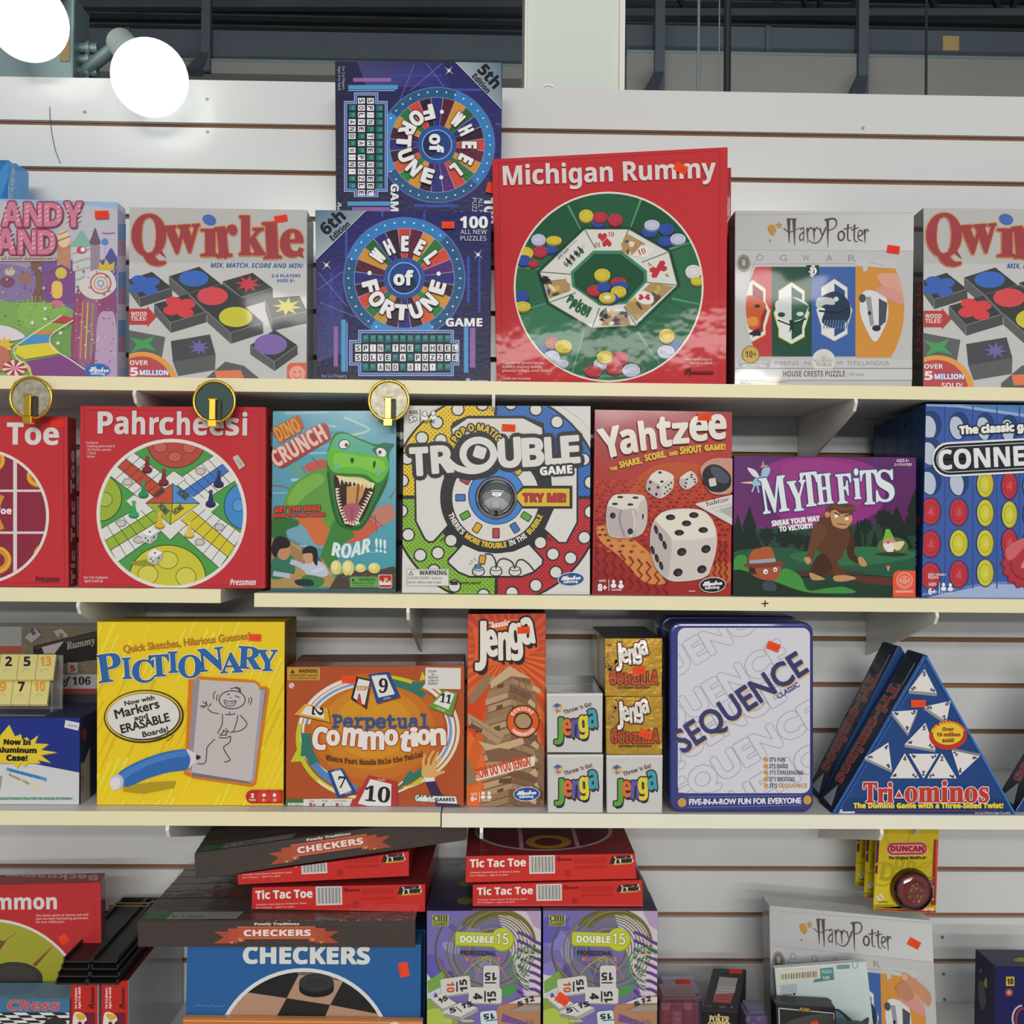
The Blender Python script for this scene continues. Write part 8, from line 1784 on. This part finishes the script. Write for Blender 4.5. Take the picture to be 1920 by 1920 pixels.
# pale picture pack and black pack
b = Box('picture_pack', 'white shrink-wrapped pack with a grey dolphin and barcode, leaning on the silver puzzle', 'boxed pack', [(1452, 1816), (1625, 1803), (1650, 2040), (1470, 2044)], -.215, .011, zb4, front='#c4ccca', side='#8a8c8c', top='#c8ccc8', group=None, m='film')
A = b.A.fr(1420, 1540, 500)
A.poly([(100, 960), (900, 960), (960, 1960), (150, 1960)], ['#b9c4c2', '#c6cfce', '#a9bcc2', '#b2c2c6'])
A.poly([(450, 1060), (545, 1050), (555, 1140), (400, 1160)], '#4f8480').T('PUZZLE', 465, 1095, 70, 22, '#b8cfca', 4, 'b').T('100', 470, 1140, 50, 24, '#b8cfca', 4, 'b').poly([(150, 1075), (450, 1058), (455, 1130), (165, 1160)], '#c9c4b0')
for k in range(26): A.rect(170+k*10, 1100-k*.9, 170+k*10+(3, 5, 2, 6)[k % 4], 1138-k*.7, '#3a3834')
for k in range(6): A.line([(165, 1185+k*12), (285, 1172+k*12)], 4, '#7a8280')
A.T('dolphin ♥', 185, 1256, 90, 12, '#2a2c2c', 4, 'b').rrect(570, 1032, 665, 1062, 10, '#6f8f8a', 3).ring(703, 1035, 22, 25, 5, '#6f8f8a', n=20)
A.blob([(340, 1330), (380, 1308), (470, 1305), (530, 1282), (538, 1340), (620, 1390), (720, 1480), (600, 1480), (450, 1400)], '#48525a').blob([(560, 1350), (650, 1400), (720, 1459), (760, 1430), (800, 1410), (790, 1470), (700, 1560), (520, 1500)], '#3a454d').blob([(440, 1380), (560, 1360), (650, 1440), (600, 1480)], '#6a8a94'); b.done()
b = Box('game_box', 'black boxed card game with thin white frame, in front of the dolphin pack', C1, [(1455, 1884), (1567, 1889.5), (1572, 2040), (1460, 2040)], -.252, .03, zb4, front='#26262a', side='#1c1c1f', top='#2a2a2c', group=None, m='wrap')
A = b.A.fr(1420, 1540, 500)
A.line([(155, 1345), (550, 1382), (570, 1700), (165, 1700), (155, 1345)], 8, '#b4b4b0').rect(300, 1340, 380, 1372, '#26262a').T('FUN!', 305, 1366, 70, 24, '#a8923a', -4, 'b', 1).blob([(200, 1459), (380, 1395), (540, 1400), (540, 1600), (200, 1600)], '#45423f')
A.part('price_sticker').rect(390, 1440, 440, 1490, '#e63a28', 15).part('cover_print'); b.done()
# black headband-like rounded case
q = QB(); c = at(1610, 1945, -.29); q.lathe(c+Vector((0, 0, -.09)), (0, 0, 1), [(.0001, 0), (.03, 0), (.034, .01), (.034, .07), (.029, .092), (.018, .103), (.0001, .106)], 'black_pipe', 28)
o = q.build('round_tin', org=(c.x, c.y, zb4)); dz = zb4-min((o.matrix_basis @ v.co).z for v in o.data.vertices); o.location.z += dz; tag(o, 'black round-topped tin at the bottom edge, beside the black boxed card game', 'tin')

# poker chip box, clear chip boxes
b = Box('game_box', 'black chip box with a clear window over red and white chips on its top', C1, [(1316, 1894.5), (1384.5, 1896.2), (1382, 2042), (1316, 2042)], -.245, .135, zb4, front='#1f1b1c', side='#232021', top='#2a2828', right='#262324', group=None, m='card')
for i in range(4): b.B[i].x += .045; b.body.data.vertices[4+i].co.x += .045
A = b.A.fr(1200, 1660, 360)
A.T('POKER', 690, 1368, 200, 66, '#c8b87a', -3, 's', 2).T('CHIPS', 670, 1440, 230, 70, '#c8b87a', -3, 's', 2).T('♠', 775, 1305, 22, 20, '#c8b87a')
t = b.face('top').fr(1200, 1660, 360); t.part('side_print'); t.poly([(795, 915), (980, 930), (905, 1185), (730, 1170)], '#a8a6a2').poly([(760, 1085), (940, 1080), (905, 1185), (730, 1170)], '#b04248').poly([(785, 1000), (960, 1010), (945, 1080), (762, 1085)], '#b9b6b4')
for k in range(6): t.line([(775-k*6, 1000+k*30), (950-k*7, 1010+k*30)], 4, '#8a8688')
t.T('CARDINAL', 800, 880, 90, 26, '#5a5858', 8, 'b').T('10+  8', 790, 1230, 140, 22, '#8a8884', 0, 'b').rect(640, 1195, 720, 1222, '#4a4a46')
t.part('price_sticker').poly([(895, 835), (1025, 845), (1020, 890), (890, 882)], '#d84032').part('side_print').build(b.root, 'card', {'price_sticker': 'matte'}); b.done()
mat('tint_red', (120, 62, 80), rough=.08, alpha=.5, coat=1.0)
mat('tint_violet', (92, 84, 128), rough=.1, alpha=.5, coat=1.0)
mat('chip_red', (120, 36, 52), rough=.4); mat('chip_pink', (176, 110, 124), rough=.4); mat('chip_violet', (70, 58, 96), rough=.4)
def chipbox(label, x0, x1, yt, y, th, shell, chips, zb=zb4):
    a, c = at(x0, yt, y), at(x1, yt, y)
    r = tag(empty('chip_case', ((a.x+c.x)/2, y+th/2, zb)), label, 'chip case', 'clear chip cases')
    q = QB(); q.box((a.x, y, zb), (c.x, y+th, a.z), shell); q.build('clear_case', r, bevel=.003)
    n = 3; w = (c.x-a.x-.008)/n
    for k in range(n):
        q = QB(); cx = a.x+.004+w*(k+.5)
        for j in range(14):
            z = zb+.002+j*.0062*(a.z-zb)/.09
            if z+.006 > a.z-.006: break
            q.tube((cx, y+th/2, z), (cx, y+th/2, z+.0052*(a.z-zb)/.09), min(w*.48, th*.45), chips[(k+j//4) % len(chips)], 16)
        o = q.build('chip_stack', r); o['kind'] = 'stuff'
    q = QB(); q.box((a.x+.003, y+.003, a.z), (c.x-.003, y+th-.003, a.z+.006), shell); q.build('lid', r, bevel=.002)
    return r
chipbox('red-tinted clear chip case standing beside the number tile boxes', 1238, 1312, 1880, -.262, .05, 'tint_red', ['chip_red', 'chip_pink'])
r = chipbox('smoky clear chip case with a price sticker on its lid, behind the red one', 1243, 1318, 1868, -.205, .06, 'tint_violet', ['chip_violet', 'chip_red'])
p0, p1 = at(1268, 1846, -.18), at(1296, 1853, -.18)
m = MB(); zz = [o for o in r.children if o.name.startswith('lid')][0]; zl = at(1243, 1868, -.205).z+.0062
m.face([(p0.x, -.19, zl), (p1.x, -.19, zl), (p1.x, -.165, zl), (p0.x, -.165, zl)], '#e0402e'); m.build('price_sticker', 'matte', r)
chipbox('smoky violet clear chip case between the black chip box and the silver puzzle', 1399, 1440, 1905, -.262, .04, 'tint_violet', ['chip_violet', 'chip_pink'])
# blue boxed set at the picture edge
b = Box('game_box', 'dark blue boxed set cut by the picture edge, small yellow badge on its front', C1, [(1866, 1812.5), (2080, 1815), (2076, 2044), (1862, 2044)], -.24, .06, zb4, front='#1c1d4e', side='#2a2d48', top='#1a1c38', group=None, m='gloss')
A = b.A.fr(1420, 1540, 500)
A.rect(1700, 1030, 2600, 2100, '#1b1c50').rect(1790, 1118, 1850, 1185, '#b8a62c').T('UNO', 1800, 1172, 40, 40, '#2a2430', 0, 'b', 2) if 0 else A.rect(1700, 1030, 2600, 2100, '#1b1c50').rect(1790, 1118, 1850, 1185, '#b8a62c').T('10', 1800, 1172, 40, 40, '#2a2430', 0, 'b', 2)
A.ell(1812, 1232, 30, 30, '#8a3a3c').ell(1812, 1232, 16, 16, '#c08a7a').ring(1905, 1420, 75, 100, 14, '#a8a8b4', 230, 360).ring(1915, 1430, 60, 90, 14, '#9a2c34', 230, 360)
r = b.face('left').fr(1420, 1540, 500); r.part('side_print').blob([(1590, 1190), (1620, 1150), (1650, 1300), (1610, 1350)], '#5a5a64').blob([(1630, 1170), (1650, 1125), (1655, 1200)], '#a89a34').ell(1610, 1075, 10, 18, '#8a4a3c').line([(1600, 1250), (1640, 1290)], 6, '#8a3a3c').build(b.root, 'gloss')
t = b.face('top').fr(1420, 1540, 500); t.part('side_print').blob([(1840, 1000), (1900, 980), (1940, 1000), (1900, 1015)], '#8a8428').build(b.root, 'gloss'); b.done()
